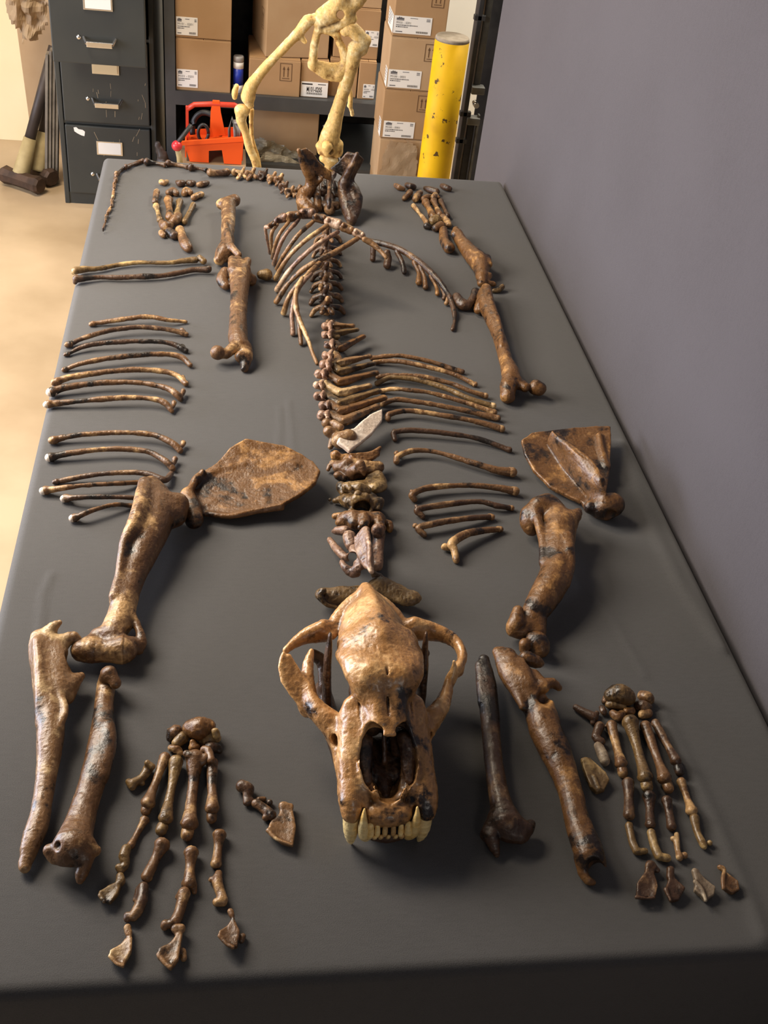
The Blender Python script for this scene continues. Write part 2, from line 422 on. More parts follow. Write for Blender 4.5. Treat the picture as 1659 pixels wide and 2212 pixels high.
# every bone: (name, label, category, group, [(part, label, material, cell, roughness, solids, sub-parts)]); mm, z above the table top
# solids: c = tapered chain (x,y,z,radius), flattening, flattening axis, blend, carve; p = plate outline, thickness, dish, blend, carve
BONES = [
('rib','slender brown rib, first from the far end of the seven in the left row','bone','ribs laid out on the left of the table',[('rib_shaft',None,'bone',1.53,0.69,[('c',[[-447.6,1287,5,4.46],[-391.4,1295.4,12.5,4.48],[-344.1,1303.4,15,4.51],[-311.5,1299.5,11.8,3.77],[-277.4,1308.4,4.3,3.8]],1,(0,0,1),2.5,0),('c',[[-447.5,1285.5,5.8,5.29]],1,(0,0,1),2.6,0)],[]),('rib_tip',None,'bone',1.51,0.68,[('c',[[-450.7,1284.2,5.4,4.92],[-445,1286.4,5.4,4.93]],1,(0,0,1),2.5,0)],[])]),
('rib','slender brown rib, second from the far end of the seven in the left row','bone','ribs laid out on the left of the table',[('rib_shaft',None,'bone_dark',1.5,0.68,[('c',[[-482.5,1207.5,5.5,5.03],[-450.8,1228,11.3,4.35],[-401.6,1252.9,14.5,4.41],[-349.6,1263.6,14.5,4.44],[-304.9,1262.3,11.4,4.46],[-276,1260.1,5,4.47]],1,(0,0,1),2.5,0),('c',[[-283.2,1259.2,7.4,3.89],[-280.7,1265.8,7.4,3.9],[-284,1271.7,7.8,4.35]],1,(0,0,1),2,0),('c',[[-482.2,1206,6.5,5.96]],1,(0,0,1),3,0)],[]),('rib_tip',None,'bone_dark',1.46,0.66,[('c',[[-485.4,1204.8,6.1,5.55],[-479.9,1206.8,6.1,5.56]],1,(0,0,1),2.8,0)],[])]),
('rib','slender brown rib, third from the far end of the seven in the left row','bone','ribs laid out on the left of the table',[('rib_shaft',None,'bone_dark',1.47,0.66,[('c',[[-482.4,1176.2,4.1,3.55],[-447.8,1197,11.2,4.3],[-385.1,1208.3,14.8,4.7],[-328.5,1212.9,14.5,4.36],[-297,1210.6,11.3,4.37],[-275.1,1200.2,5.6,5.1]],1,(0,0,1),2.5,0),('c',[[-280.6,1202.3,7.3,3.81],[-278.8,1206,7.3,3.82],[-281.3,1211,7.7,4.25]],1,(0,0,1),2,0),('c',[[-482.2,1175.1,4.7,4.21]],1,(0,0,1),2.1,0)],[]),('rib_tip',None,'bone_dark',1.44,0.65,[('c',[[-485.3,1173.8,4.4,3.92],[-479.9,1175.7,4.4,3.92]],1,(0,0,1),2,0)],[])]),
('rib','slender brown rib, fourth from the far end of the seven in the left row','bone','ribs laid out on the left of the table',[('rib_shaft',None,'bone',1.44,0.65,[('c',[[-479.9,1124.9,4,3.48],[-454.4,1133.3,11.1,4.19],[-393.9,1152.5,15,4.94],[-319,1168.4,15.1,5],[-283.1,1166.4,11.9,5.02],[-265.5,1149.5,5.5,5]],1,(0,0,1),2.5,0),('c',[[-479.7,1123.9,4.6,4.12]],1,(0,0,1),2.1,0)],[]),('rib_tip',None,'bone',1.42,0.64,[('c',[[-482.7,1122.6,4.3,3.84],[-477.4,1124.5,4.3,3.84]],1,(0,0,1),1.9,0)],[])]),
('rib','slender brown rib, fifth from the far end of the seven in the left row','bone','ribs laid out on the left of the table',[('rib_shaft',None,'bone',1.41,0.63,[('c',[[-489,1078.2,6.6,6.13],[-468.1,1086.4,11.5,5.47],[-426.5,1098,14.2,4.82],[-365.6,1112.3,15,4.53],[-316.4,1113,13.6,4.2],[-288.3,1105.2,11,4.9],[-271.9,1087.8,5.4,4.88]],1,(0,0,1),2.5,0),('c',[[-275.9,1091.5,7.1,3.65],[-275,1097.5,7.2,3.66],[-277.2,1105.2,7.6,4.08]],1,(0,0,1),1.9,0),('c',[[-488.7,1076.5,7.8,7.27]],1,(0,0,1),3.6,0)],[]),('rib_tip',None,'bone',1.39,0.63,[('c',[[-491.7,1075.6,7.3,6.77],[-486.6,1077.4,7.3,6.77]],1,(0,0,1),3.4,0)],[])]),
('rib','slender brown rib, sixth from the far end of the seven in the left row','bone','ribs laid out on the left of the table',[('rib_shaft',None,'bone',1.39,0.63,[('c',[[-491.9,1045.2,7.2,6.72],[-469.7,1053.2,12.1,6.07],[-411.5,1068.3,13.8,4.43],[-351.2,1070.3,14.6,4.11],[-306.2,1058.7,14.2,4.79],[-286.9,1043.5,11.5,5.46],[-278.2,1037.6,5.3,4.78]],1,(0,0,1),2.5,0),('c',[[-280.4,1038.7,7.1,3.57],[-276.2,1049.7,7.1,3.59],[-274.9,1057.8,8.3,4.8]],1,(0,0,1),2,0),('c',[[-491.6,1043.3,8.5,7.96]],1,(0,0,1),4,0)],[]),('rib_tip','pale sawn rib tip','bone_white',1.37,0.62,[('c',[[-494.6,1042.6,7.9,7.41],[-489.5,1044.3,7.9,7.42]],1,(0,0,1),3.7,0)],[])]),
('rib','slender brown rib, seventh from the far end of the seven in the left row','bone','ribs laid out on the left of the table',[('rib_shaft',None,'bone',1.36,0.61,[('c',[[-493.8,1010.6,5.8,5.3],[-442.4,1014.7,11.2,4.32],[-371.9,1023.1,14.5,4.36],[-329.1,1022.9,14.1,4.04],[-304.3,1014.2,12.3,5.38],[-292.4,1001.2,4.5,4.03]],1,(0,0,1),2.5,0),('c',[[-295.3,1003.6,7,3.51],[-290.5,1012.7,7,3.53],[-289.3,1021.1,8.2,4.72]],1,(0,0,1),2,0),('c',[[-493.6,1009.2,6.8,6.28]],1,(0,0,1),3.1,0)],[]),('rib_tip','pale sawn rib tip','bone_white',1.35,0.61,[('c',[[-496.5,1008.3,6.3,5.84],[-491.5,1009.9,6.4,5.85]],1,(0,0,1),2.9,0)],[])]),
('rib','slender brown rib, first of the six in front of the left row gap','bone','ribs laid out on the left of the table',[('rib_shaft',None,'bone',1.3,0.59,[('c',[[-473.5,908.6,6.2,5.71],[-449.4,913.6,10.5,4.45],[-413.8,918.9,13.2,3.83],[-361,921.9,14.4,3.86],[-318.4,917.8,13.9,4.51],[-286.9,899.6,11.2,5.13],[-274.9,888.6,5.6,5.12]],1,(0,0,1),2.5,0),('c',[[-277.9,891.6,6.9,3.35],[-272.1,899.2,6.9,3.36],[-270.3,905.9,8,4.5]],1,(0,0,1),1.9,0),('c',[[-473.2,907.1,7.3,6.77]],1,(0,0,1),3.4,0)],[]),('rib_tip',None,'bone',1.29,0.58,[('c',[[-476,906.4,6.8,6.3],[-471.2,907.8,6.8,6.31]],1,(0,0,1),3.2,0)],[])]),
('rib','slender brown rib, second of the six in front of the left row gap','bone','ribs laid out on the left of the table',[('rib_shaft',None,'bone',1.27,0.57,[('c',[[-472,861.8,6.7,6.21],[-451.1,865.2,11,4.98],[-416.5,871.6,13.5,4.07],[-371.5,877,14.3,3.78],[-324.6,871.8,13.8,4.41],[-295.8,850.5,11.1,5.02],[-284.8,840.1,5.5,5.01]],1,(0,0,1),2.5,0),('c',[[-287.5,842.8,6.8,3.28],[-283.1,853,6.8,3.29],[-281.9,861.4,7.9,4.41]],1,(0,0,1),1.8,0),('c',[[-471.8,860.3,7.9,7.36]],1,(0,0,1),3.7,0)],[]),('rib_tip','pale sawn rib tip','bone_white',1.26,0.57,[('c',[[-474.5,859.6,7.4,6.85],[-469.8,861,7.4,6.86]],1,(0,0,1),3.4,0)],[])]),
('rib','slender brown rib, third of the six in front of the left row gap','bone','ribs laid out on the left of the table',[('rib_shaft',None,'bone_dark',1.24,0.56,[('c',[[-456.9,802.7,4.1,3.64],[-406.7,811.6,10.9,3.96],[-353.6,815.9,14.1,3.99],[-321.3,812,15,4.91],[-295.7,800.8,12.4,5.51],[-286.4,826.4,4.9,4.35]],1,(0,0,1),2.5,0),('c',[[-456.8,801.9,4.8,4.31]],1,(0,0,1),2.2,0)],[]),('rib_tip',None,'bone_dark',1.23,0.55,[('c',[[-459.4,801,4.5,4.01],[-454.8,802.3,4.5,4.02]],1,(0,0,1),2,0)],[])]),
('rib','rib touching the thick left arm bone, fourth of the six before the gap','bone','ribs laid out on the left of the table',[('rib_shaft',None,'bone',1.22,0.55,[('c',[[-470.1,778.4,5.9,5.38],[-447.7,775.4,12.2,4.18],[-417.2,780.5,14.1,3.6],[-365,790.7,11.6,3.64],[-331,804.8,4.2,3.68]],1,(0,0,1),2.5,0),('c',[[-469.8,777.2,6.9,6.38]],1,(0,0,1),3.2,0)],[]),('rib_tip','pale sawn rib tip','bone_white',1.22,0.55,[('c',[[-472.5,776.5,6.4,5.94],[-467.9,777.8,6.4,5.94]],1,(0,0,1),3,0)],[])]),
('rib','rib running under the thick left arm bone, fifth of the six before the gap','bone','ribs laid out on the left of the table',[('rib_shaft',None,'bone_dark',1.21,0.54,[('c',[[-438.5,760.1,5.9,5.35],[-425.3,753.6,12.1,4.14],[-388.4,754.2,14.1,3.56],[-342.1,756.1,11.6,3.58],[-319.5,761.5,4.1,3.61]],1,(0,0,1),2.5,0),('c',[[-438.2,758.9,6.8,6.34]],1,(0,0,1),3.2,0)],[]),('rib_tip','pale sawn rib tip','bone_white',1.21,0.54,[('c',[[-440.9,758.3,6.4,5.9],[-436.3,759.5,6.4,5.91]],1,(0,0,1),3,0)],[])]),
('rib','shortest rib of the left row, white tipped and nearest the viewer','bone','ribs laid out on the left of the table',[('rib_shaft',None,'bone',1.19,0.54,[('c',[[-421,714.8,5.7,5.24],[-410.7,714.8,12.1,4.07],[-391.2,725.6,14,3.51],[-363.9,740.1,11.6,3.55],[-337.7,746.7,4.1,3.58]],1,(0,0,1),2.5,0),('c',[[-420.8,713.6,6.7,6.21]],1,(0,0,1),3.1,0)],[]),('rib_tip','pale sawn rib tip','bone_white',1.18,0.53,[('c',[[-423.4,713.1,6.3,5.79],[-418.9,714.2,6.3,5.79]],1,(0,0,1),2.9,0)],[])]),
('rib','slim brown rib in the right row, first of seven counted from the far end','bone','ribs laid out on the right of the table',[('rib_shaft',None,'bone',1.52,0.68,[('c',[[67.8,1198.2,4.4,3.91],[100.4,1197,10.4,3.91],[127.3,1195.4,12.4,3.92],[176.8,1181.2,10.8,4.3],[234.1,1157.7,5.2,4.68]],1,(0,0,1),2.5,0)],[]),('rib_tip',None,'bone_dark',1.52,0.68,[('c',[[231.7,1159.2,5.2,4.68],[235.8,1157.4,5.4,4.94]],1,(0,0,1),2.4,0)],[])]),
('rib','slim brown rib in the right row, second of seven counted from the far end','bone','ribs laid out on the right of the table',[('rib_shaft',None,'bone',1.51,0.68,[('c',[[71.4,1182,4.4,3.89],[98.5,1180.1,9.5,3.89],[124.5,1173.6,12.5,4.27],[185.3,1151.3,12.4,4.25],[221,1136.5,9.9,4.24],[250.5,1115.4,5.1,4.61]],1,(0,0,1),2.5,0)],[]),('rib_tip','paler flared rib tip','bone_pale',1.49,0.67,[('c',[[248.1,1116.9,5.1,4.61],[252.2,1115.1,5.4,4.87]],1,(0,0,1),2.4,0)],[])]),
('rib','slim brown rib in the right row, third of seven counted from the far end','bone','ribs laid out on the right of the table',[('rib_shaft',None,'bone',1.48,0.67,[('c',[[72.9,1132.1,4.3,3.81],[93,1132.5,8.8,3.82],[114.7,1129.5,11.4,3.81],[155.9,1123.4,12.7,4.2],[203.4,1105.5,11.8,4.19],[237.5,1085,9.1,4.17],[263.1,1076.1,5.8,5.3]],1,(0,0,1),2.5,0)],[]),('rib_tip','paler flared rib tip','bone_pale',1.47,0.66,[('c',[[260.8,1077.5,5.8,5.3],[264.8,1075.7,6.1,5.59]],1,(0,0,1),2.7,0)],[])]),
('rib','slim brown rib in the right row, fourth of seven counted from the far end','bone','ribs laid out on the right of the table',[('rib_shaft',None,'bone_olive',1.47,0.66,[('c',[[68.6,1108.7,5,4.53],[91.7,1121.6,9.5,4.56],[105.7,1119.7,12.2,4.56],[141.5,1112.5,13.1,4.56],[188,1090,12.1,4.53],[232.5,1057.7,9.8,4.87],[270.3,1042,6.5,5.98]],1,(0,0,1),2.5,0)],[]),('rib_tip','paler flared rib tip','bone_pale',1.45,0.65,[('c',[[268,1043.4,6.5,5.98],[271.8,1041.6,6.8,6.31]],1,(0,0,1),3.1,0)],[])]),
('rib','slim brown rib in the right row, fifth of seven counted from the far end','bone','ribs laid out on the right of the table',[('rib_shaft',None,'bone',1.45,0.65,[('c',[[72.7,1083.9,4.2,3.74],[91.4,1083,9.4,3.74],[112.3,1078.1,12.3,4.11],[160.2,1069.9,12.3,4.11],[218.7,1046.6,9.7,4.1],[269,1022.4,5.7,5.19]],1,(0,0,1),2.5,0)],[]),('rib_tip','paler flared rib tip','bone_pale',1.44,0.65,[('c',[[266.8,1023.8,5.7,5.19],[270.6,1022,6,5.48]],1,(0,0,1),2.7,0)],[])]),
('rib','slim brown rib in the right row, sixth of seven counted from the far end','bone','ribs laid out on the right of the table',[('rib_shaft',None,'bone',1.43,0.64,[('c',[[70.4,1040.7,4.9,4.41],[86.9,1045.6,10,4.42],[104,1045.5,12.6,4.42],[155,1034.7,12.6,4.42],[214.2,1020.7,10,4.42],[271.3,1003.9,6.4,5.89]],1,(0,0,1),2.5,0)],[]),('rib_tip','paler flared rib tip','bone_pale',1.43,0.64,[('c',[[269,1005.3,6.4,5.89],[272.8,1003.5,6.7,6.22]],1,(0,0,1),3,0)],[])]),
('rib','slim brown rib in the right row, seventh of seven counted from the far end','bone','ribs laid out on the right of the table',[('rib_shaft',None,'bone',1.41,0.63,[('c',[[75.6,993.7,5.6,5.05],[79.8,1000.6,10.7,5.06],[115.9,1009.5,12.5,4.36],[173.4,997.7,12.5,4.36],[231.8,984,10,4.36],[272.3,971.1,6.3,5.81]],1,(0,0,1),2.5,0)],[]),('rib_tip','paler flared rib tip','bone_pale',1.41,0.63,[('c',[[270.1,972.5,6.3,5.82],[273.7,970.7,6.6,6.13]],1,(0,0,1),3,0)],[])]),
('rib','curved brown rib right of the neck, first of six nearer the viewer','bone','ribs laid out on the right of the table',[('rib_shaft',None,'bone_dark',1.38,0.62,[('c',[[80.6,934.1,4.7,4.23],[82.4,947.6,10.6,4.95],[119.2,950,12.8,4.61],[165.2,945.5,12.4,4.27],[222.9,934.9,9.9,4.27],[273.2,910.4,5.5,4.96]],1,(0,0,1),2.5,0),('c',[[83.8,954.7,5.7,3.16],[81.7,957.6,6.5,3.95]],1,(0,0,1),1.8,0)],[]),('rib_tip',None,'bone_dark',1.38,0.62,[('c',[[271,911.6,5.5,4.96],[274.7,910,5.7,5.24]],1,(0,0,1),2.6,0)],[])]),
('rib','curved brown rib right of the neck, second of six nearer the viewer','bone','ribs laid out on the right of the table',[('rib_shaft',None,'bone',1.34,0.6,[('c',[[75.1,870,5.3,4.8],[79.8,880.7,9.8,4.81],[107.4,892.3,12.6,4.84],[145.2,888.1,12.8,4.16],[197.5,862.8,12.5,4.82],[235.2,845.4,11.1,6.17],[263.1,841.7,8.8,8.25]],1,(0,0,1),2.5,0),('c',[[81,886.5,5.6,3.07],[78.2,890.8,7.1,4.61]],1,(0,0,1),1.9,0)],[]),('rib_tip','paler flared rib tip','bone_pale',1.34,0.6,[('c',[[261,842.9,8.8,8.25],[264.5,841.2,9.2,8.7]],1,(0,0,1),4.2,0)],[])]),
('rib','curved brown rib right of the neck, third of six nearer the viewer','bone','ribs laid out on the right of the table',[('rib_shaft',None,'bone',1.29,0.58,[('c',[[91.9,770.3,5.1,4.6],[89.8,777.1,10.9,5.26],[119.2,792,12.8,4.64],[183.4,800.3,12.2,4.02],[236.1,794.8,11,5.37],[257.6,792,7.9,7.39]],1,(0,0,1),2.5,0),('c',[[91.5,784,5.4,2.94],[90.2,791.2,5.4,2.95]],1,(0,0,1),1.5,0)],[]),('rib_tip','paler flared rib tip','bone_pale',1.31,0.59,[('c',[[255.5,793.1,7.9,7.4],[258.9,791.5,8.3,7.8]],1,(0,0,1),3.8,0)],[])]),
('rib','curved brown rib right of the neck, fourth of six nearer the viewer','bone','ribs laid out on the right of the table',[('rib_shaft',None,'bone_dark',1.27,0.57,[('c',[[99.3,729.1,5,4.51],[92.5,737.8,10.8,5.17],[124.9,745.8,13.1,4.87],[188.7,758.3,12.5,4.27],[220,751.2,10.2,4.6],[244.5,752.3,5.1,4.62]],1,(0,0,1),2.5,0),('c',[[94.1,744.5,5.4,2.88],[92.4,753.5,5.4,2.9]],1,(0,0,1),1.4,0)],[]),('rib_tip','paler flared rib tip','bone_pale',1.28,0.58,[('c',[[242.4,753.4,5.1,4.62],[245.9,752,5.4,4.88]],1,(0,0,1),2.4,0)],[])]),
('rib','curved brown rib right of the neck, fifth of six nearer the viewer','bone','ribs laid out on the right of the table',[('rib_shaft',None,'bone_dark',1.24,0.56,[('c',[[95.2,684.8,4.9,4.42],[87.7,693.2,11.6,5.06],[118.1,702.2,13.6,5.09],[169,717.3,11,4.51],[207.5,728.6,5.1,4.56]],1,(0,0,1),2.5,0),('c',[[89.5,700.7,5.3,2.83],[83.9,703.3,6.7,4.24]],1,(0,0,1),1.8,0)],[]),('rib_tip','paler flared rib tip','bone_pale',1.27,0.57,[('c',[[205.5,729.7,5.1,4.56],[208.9,728.3,5.3,4.81]],1,(0,0,1),2.3,0)],[])]),
('rib','stubby forked rib right of the neck, shortest and nearest the viewer','bone','ribs laid out on the right of the table',[('rib_shaft',None,'bone',1.22,0.55,[('c',[[135.6,626.5,5.4,4.93],[133.9,642.8,11.2,5.58],[133.3,655.2,15,6.85],[159.1,676.5,14.5,6.31],[188,689,10.7,5.1],[215.8,699.5,5,4.5]],1,(0,0,1),2.5,0),('c',[[135.9,649.6,5.3,2.77],[122,653.7,8,5.54]],1,(0,0,1),2.1,0)],[]),('rib_tip','paler flared rib tip','bone_pale',1.25,0.56,[('c',[[213.8,700.6,5,4.5],[217.2,699.3,5.3,4.75]],1,(0,0,1),2.3,0)],[])]),
('shoulder_blade','broad dished brown shoulder blade lying left of the neck, behind the left arm','bone',None,[(None,None,'bone_ochre',1.23,0.55,[('p',[[-262.9,764.2,12.2],[-250.4,797.5,14.2],[-235.7,813.6,16.2],[-218,827.9,16.2],[-196,857.8,26.2],[-170.7,876.6,34.2],[-145.3,870.9,36.2],[-111.5,863.7,36.2],[-83.8,845.7,34.2],[-66.3,827.5,32.2],[-56.5,804.7,30.2],[-64.8,777.7,26.2],[-88.2,751.1,22.2],[-118.7,727.6,16.2],[-164.2,721,12.2],[-196,713.2,10.2],[-230.3,722.6,8.2],[-243.6,726.6,8.2]],9,9,3,0),('c',[[-250.1,785.6,18.2,6.31],[-217.9,813.7,18.2,4.99],[-194.5,822.3,19.2,4.3],[-148.7,831,23.2,3.61],[-95.9,822.5,28.2,2.88]],1.1,(0,0,1),8,0),('c',[[-230.6,746.3,6.2,6.93],[-163,785.6,11.2,4.96],[-101.4,816.7,20.2,2.88]],0.8,(0,0,1),10,0),('c',[[-230.3,722.3,10.2,4.11],[-196,713.3,12.2,3.42],[-164.2,720.7,14.2,3.44],[-118.8,727.2,18.2,3.46]],1,(0,0,1),5,0),('c',[[-260.1,759.2,16.2,11.09],[-251.4,727.5,14.2,13.67],[-248.2,702.4,14.2,13.51]],1,(0,0,1),9,0),('c',[[-238.2,800.7,24.2,5.64],[-247.5,789.1,24.2,5.61],[-252.5,773.7,22.2,5.57],[-258.7,758.5,20.2,6.22]],1,(0,0,1),4,0),('c',[[-236.9,799.9,28.2,4.93]],1,(0,0,1),3,0)],[])]),
('shoulder_blade','tan shoulder blade with a raised ridge, right edge by the fabric wall','bone',None,[(None,None,'bone_ochre',1.32,0.59,[('p',[[293.1,910.7,16.7],[316.2,934.8,22.7],[355.2,943.9,28.7],[397.6,949.7,30.7],[434.1,951.2,30.7],[458.2,945.7,28.7],[448.9,905.1,24.7],[431.1,846.9,18.7],[417.7,805.6,14.7],[404.6,772.8,14.7],[385.3,740.9,14.7],[367.5,740.5,14.7],[362.4,759.9,14.7],[343.3,775.4,14.7],[318.3,797.5,12.7],[299.2,836.8,10.7],[291.8,875,10.7]],8,7,3,0),('c',[[339,900,36.7,3.89],[351.4,838.8,38.7,4.54],[367.2,789.3,38.7,4.45],[380.6,752.2,36.7,4.39],[388.3,741.3,34.7,3.64]],4.2,(0,0,1),4,0),('c',[[338.2,866.6,58.7,3.8],[358,830.8,58.7,5.25],[377.3,794.4,56.7,5.92],[385.2,759.5,52.7,5.11]],1.8,(0,0,1),9,0),('c',[[430.7,920.4,32.7,4.75],[425,874.9,26.7,6.22],[424.5,841.3,22.7,6.14]],1,(0,0,1),6,0),('c',[[388.5,754,16.7,16.24],[393.1,737.4,20.7,19.03]],1,(0,0,1),10,0),('c',[[370.1,739.5,18.7,10.97],[381.3,733.5,12.7,8.78]],1,(0,0,1),6,0),('c',[[392,733.6,20.7,17.53],[406.4,741,22.7,19.06]],1,(0,0,1),8,0),('c',[[389.4,705.9,30.7,12.21],[399.4,713.1,18.7,11.6]],1,(0,0,1),3,1)],[])]),
('upper_arm_bone','thick brown upper arm bone with a broad flat top, on the left','bone',None,[(None,None,'bone',1.1,0.5,[('c',[[-312.5,748.4,37.3,17.71],[-299.9,709.5,33.3,25.5],[-305.4,658.7,33.3,24.8],[-317,612.6,31.3,22.3],[-327.8,563.3,27.3,17.42],[-335.4,514.6,25.3,16.98],[-339.4,485.6,21.3,18.53],[-345.7,459,19.3,18.85]],1,(0,0,1),8,0),('c',[[-320.9,738.8,53.4,9.42],[-322.6,681.1,59.4,11.09],[-330,635.4,59.4,9.56],[-339.7,608.5,53.4,6.92],[-344.5,560.7,43.4,4.31],[-348.1,516.2,37.3,4.82]],1,(0,0,1),12,0),('c',[[-278.2,697.6,29.3,20.1],[-273.3,712,35.3,17.48]],1,(0,0,1),10,0),('c',[[-381.2,435.8,19.3,14.48],[-370.2,435.7,19.3,16.82],[-356.3,433.6,19.3,13.92],[-342.7,435.4,19.3,16.29],[-333.5,435.9,19.3,18.06]],1,(0,0,1),6,0),('c',[[-330.8,435.9,19.3,18.64],[-329.7,435.9,19.3,16.9]],1,(0,0,1),2,0),('c',[[-365.5,460.5,21.3,8.23],[-373.5,446.1,19.3,8.16]],1,(0,0,1),10,0),('c',[[-332.4,507,29.3,5.43],[-317.9,481.8,23.3,4.78],[-308.8,454,17.3,6.5],[-313.7,446.6,11.3,8.84]],1,(0,0,1),6,0),('c',[[-335,457,21.3,10.6],[-322.9,447.5,17.3,9.4]],1,(0,0,1),8,0),('c',[[-327.1,455.4,51.4,5.81],[-323.9,456.4,35.3,6.44],[-324.7,471.7,11.3,4.77]],1,(0,0,1),3,1),('c',[[-354.1,408.8,21.3,8]],1,(0,0,1),6,1),('c',[[-321.7,409.1,37.3,5.7]],1,(0,0,1),4,1)],[])]),
('forearm_bone','long grooved forearm bone along the near left table edge','bone',None,[(None,None,'bone_pale',1.1,0.5,[('c',[[-437.2,451,28.3,8.7],[-430.7,429,24.3,14.36],[-421.8,396.4,22.3,15.81],[-409.5,338.6,20.3,16.41],[-403.2,298.1,18.3,15.51],[-402,235.4,14.3,10.82],[-402.8,190.2,12.3,11.02],[-407.1,163,11.3,10.83],[-410.3,135.7,8.3,5.81]],1,(0,0,1),8,0),('c',[[-430.4,452.3,30.3,8.12],[-419.4,459.3,36.3,6.98],[-410.6,464.6,40.3,3.5]],1,(0,0,1),5,0),('c',[[-402.4,444.2,28.3,9.28],[-392.5,448.1,30.3,7.56],[-386.9,444.7,24.3,6.99]],1,(0,0,1),6,0),('c',[[-408.5,437.8,28.3,7.51],[-403.3,401.7,26.3,7.36],[-399.6,360.6,28.3,4.97],[-389.5,329.6,30.3,4.34],[-393.3,306.1,28.3,4.28]],1,(0,0,1),6,0),('c',[[-394.2,363.3,18.3,12.25],[-386.2,382.4,20.3,9.57],[-378.3,391.4,20.3,5.1]],1,(0,0,1),10,0),('c',[[-433.7,432.8,40.3,4.57],[-425.2,381.7,38.3,4.44],[-419.6,342.8,32.3,3.27],[-417.6,319,20.3,1.62]],1,(0,0,1),10,0),('c',[[-424,441.8,24.3,15.63],[-410.4,411.7,22.3,15.97],[-403.7,372.8,21.3,14.52]],1,(0,0,1),10,0),('c',[[-412.9,394.5,60.3,7.21],[-405,346.6,60.3,4.85],[-400.6,307.5,56.3,3.69]],1,(0,0,1),9,1),('c',[[-389.3,414.3,24.3,12.59]],1,(0,0,1),5,1),('c',[[-413.8,140.3,8.3,4.37],[-411.4,134.8,6.3,4.84]],1,(0,0,1),4,0)],[])]),
('forearm_bone','shorter curved forearm bone with a knobbly near end, lying left of the left paw','bone',None,[(None,None,'bone',1.1,0.5,[('c',[[-345.3,388.3,26.5,9.68],[-348.1,384.7,10.2,11.45],[-348.3,354.8,10.1,11.25],[-345.2,300.6,13.4,15.23],[-347.7,257.5,13.6,15.36],[-354.2,217.4,12.8,14.45],[-359.4,180.1,14.2,16.1],[-361.7,146.2,26.5,20.5]],0.85,(0,0,1),8,0),('c',[[-342.7,386.1,30.5,7.95],[-335.4,374.7,24.5,7.36]],1,(0,0,1),5,0),('c',[[-338,309.5,22.5,5.99],[-335.7,280.9,20.5,6.43],[-339.9,243,18.5,5.76]],1,(0,0,1),9,0),('c',[[-385.4,143.1,22.5,6.82],[-378.3,136.5,18.5,6.81],[-362.7,134.3,22.5,9.71],[-349.4,135.8,24.5,8.76]],1,(0,0,1),5,0),('c',[[-345.4,132.5,22.5,6.81],[-350.1,118.9,16.5,6.76],[-351.7,112.9,12.5,3.86]],1,(0,0,1),5,0),('c',[[-344.5,144.6,24.5,7.83],[-337.6,141.1,22.5,5.38]],1,(0,0,1),5,0),('c',[[-376.2,139,36.5,4.34]],1,(0,0,1),3,1),('c',[[-364.8,140.8,2.5,6.9]],1,(0,0,1),3,1),('c',[[-358.7,126.7,40.5,4.31]],1,(0,0,1),3,1),('c',[[-366.9,127.7,44.5,2.86]],1,(0,0,1),2,1)],[])]),
('upper_arm_bone','twisted tan upper arm bone in front of the right shoulder blade','bone',None,[(None,None,'bone_ochre',1.1,0.5,[('c',[[297.3,713.6,29.3,21.4],[299.5,674.1,31.3,25.2],[285.7,627.7,31.3,23.3],[278.4,594.5,30.3,22.2],[265.6,562.5,29.3,23.2],[249.5,535.6,27.3,22.9],[232.4,511.8,23.3,20],[217.5,491.5,19.3,15.34]],1,(0,0,1),8,0),('c',[[258.9,702.9,31.3,14.16],[258.8,691.7,25.3,15.53],[260.7,684.3,19.3,11.28]],1,(0,0,1),8,0),('c',[[275.2,712.1,39.3,17.03],[291.3,726.4,37.3,14.32]],1,(0,0,1),10,0),('c',[[302.7,664.6,39.3,13.92],[325.2,688.1,41.3,10.57],[334.3,699.5,41.3,5.67]],1,(0,0,1),10,0),('c',[[297.2,627.8,49.3,8.85],[291.8,596.8,49.3,8.04],[289.5,573.4,43.3,5.98],[276.4,546.2,35.3,6.56]],1,(0,0,1),8,0),('c',[[265.6,698.3,41.3,6.34],[264.2,664.1,39.3,6.24],[260.8,627.4,37.3,5.45],[252.3,588.7,35.3,4.68]],1,(0,0,1),8,0),('c',[[278.7,673.9,61.3,8.3]],1,(0,0,1),5,1),('c',[[195.5,491.4,31.3,8.25],[191.3,476.6,25.3,11.35],[187.1,469.9,17.3,10.09],[200.2,468.9,15.3,11.37]],1,(0,0,1),6,0),('c',[[207.7,476.6,19.3,10.77],[223.9,480.9,19.3,8.27],[231.6,485.4,19.3,3.83]],1,(0,0,1),6,0),('c',[[222.9,485.5,13.3,12.78],[221.9,468.6,15.3,11.39]],1,(0,0,1),8,0),('c',[[185.5,456.7,39.3,5.58]],1,(0,0,1),3,1)],[])]),
('joint_fragment','small rounded joint bone between right upper arm and forearm','bone',None,[(None,None,'bone_ochre',1.1,0.5,[('c',[[196.9,442,19,7.46],[197.4,439.3,13,7.46]],1,(0,0,1),3,0),('c',[[210.6,450.6,19,10],[216.5,446.7,17,14.37],[219.9,439,13,12.47]],1,(0,0,1),5,0)],[])]),
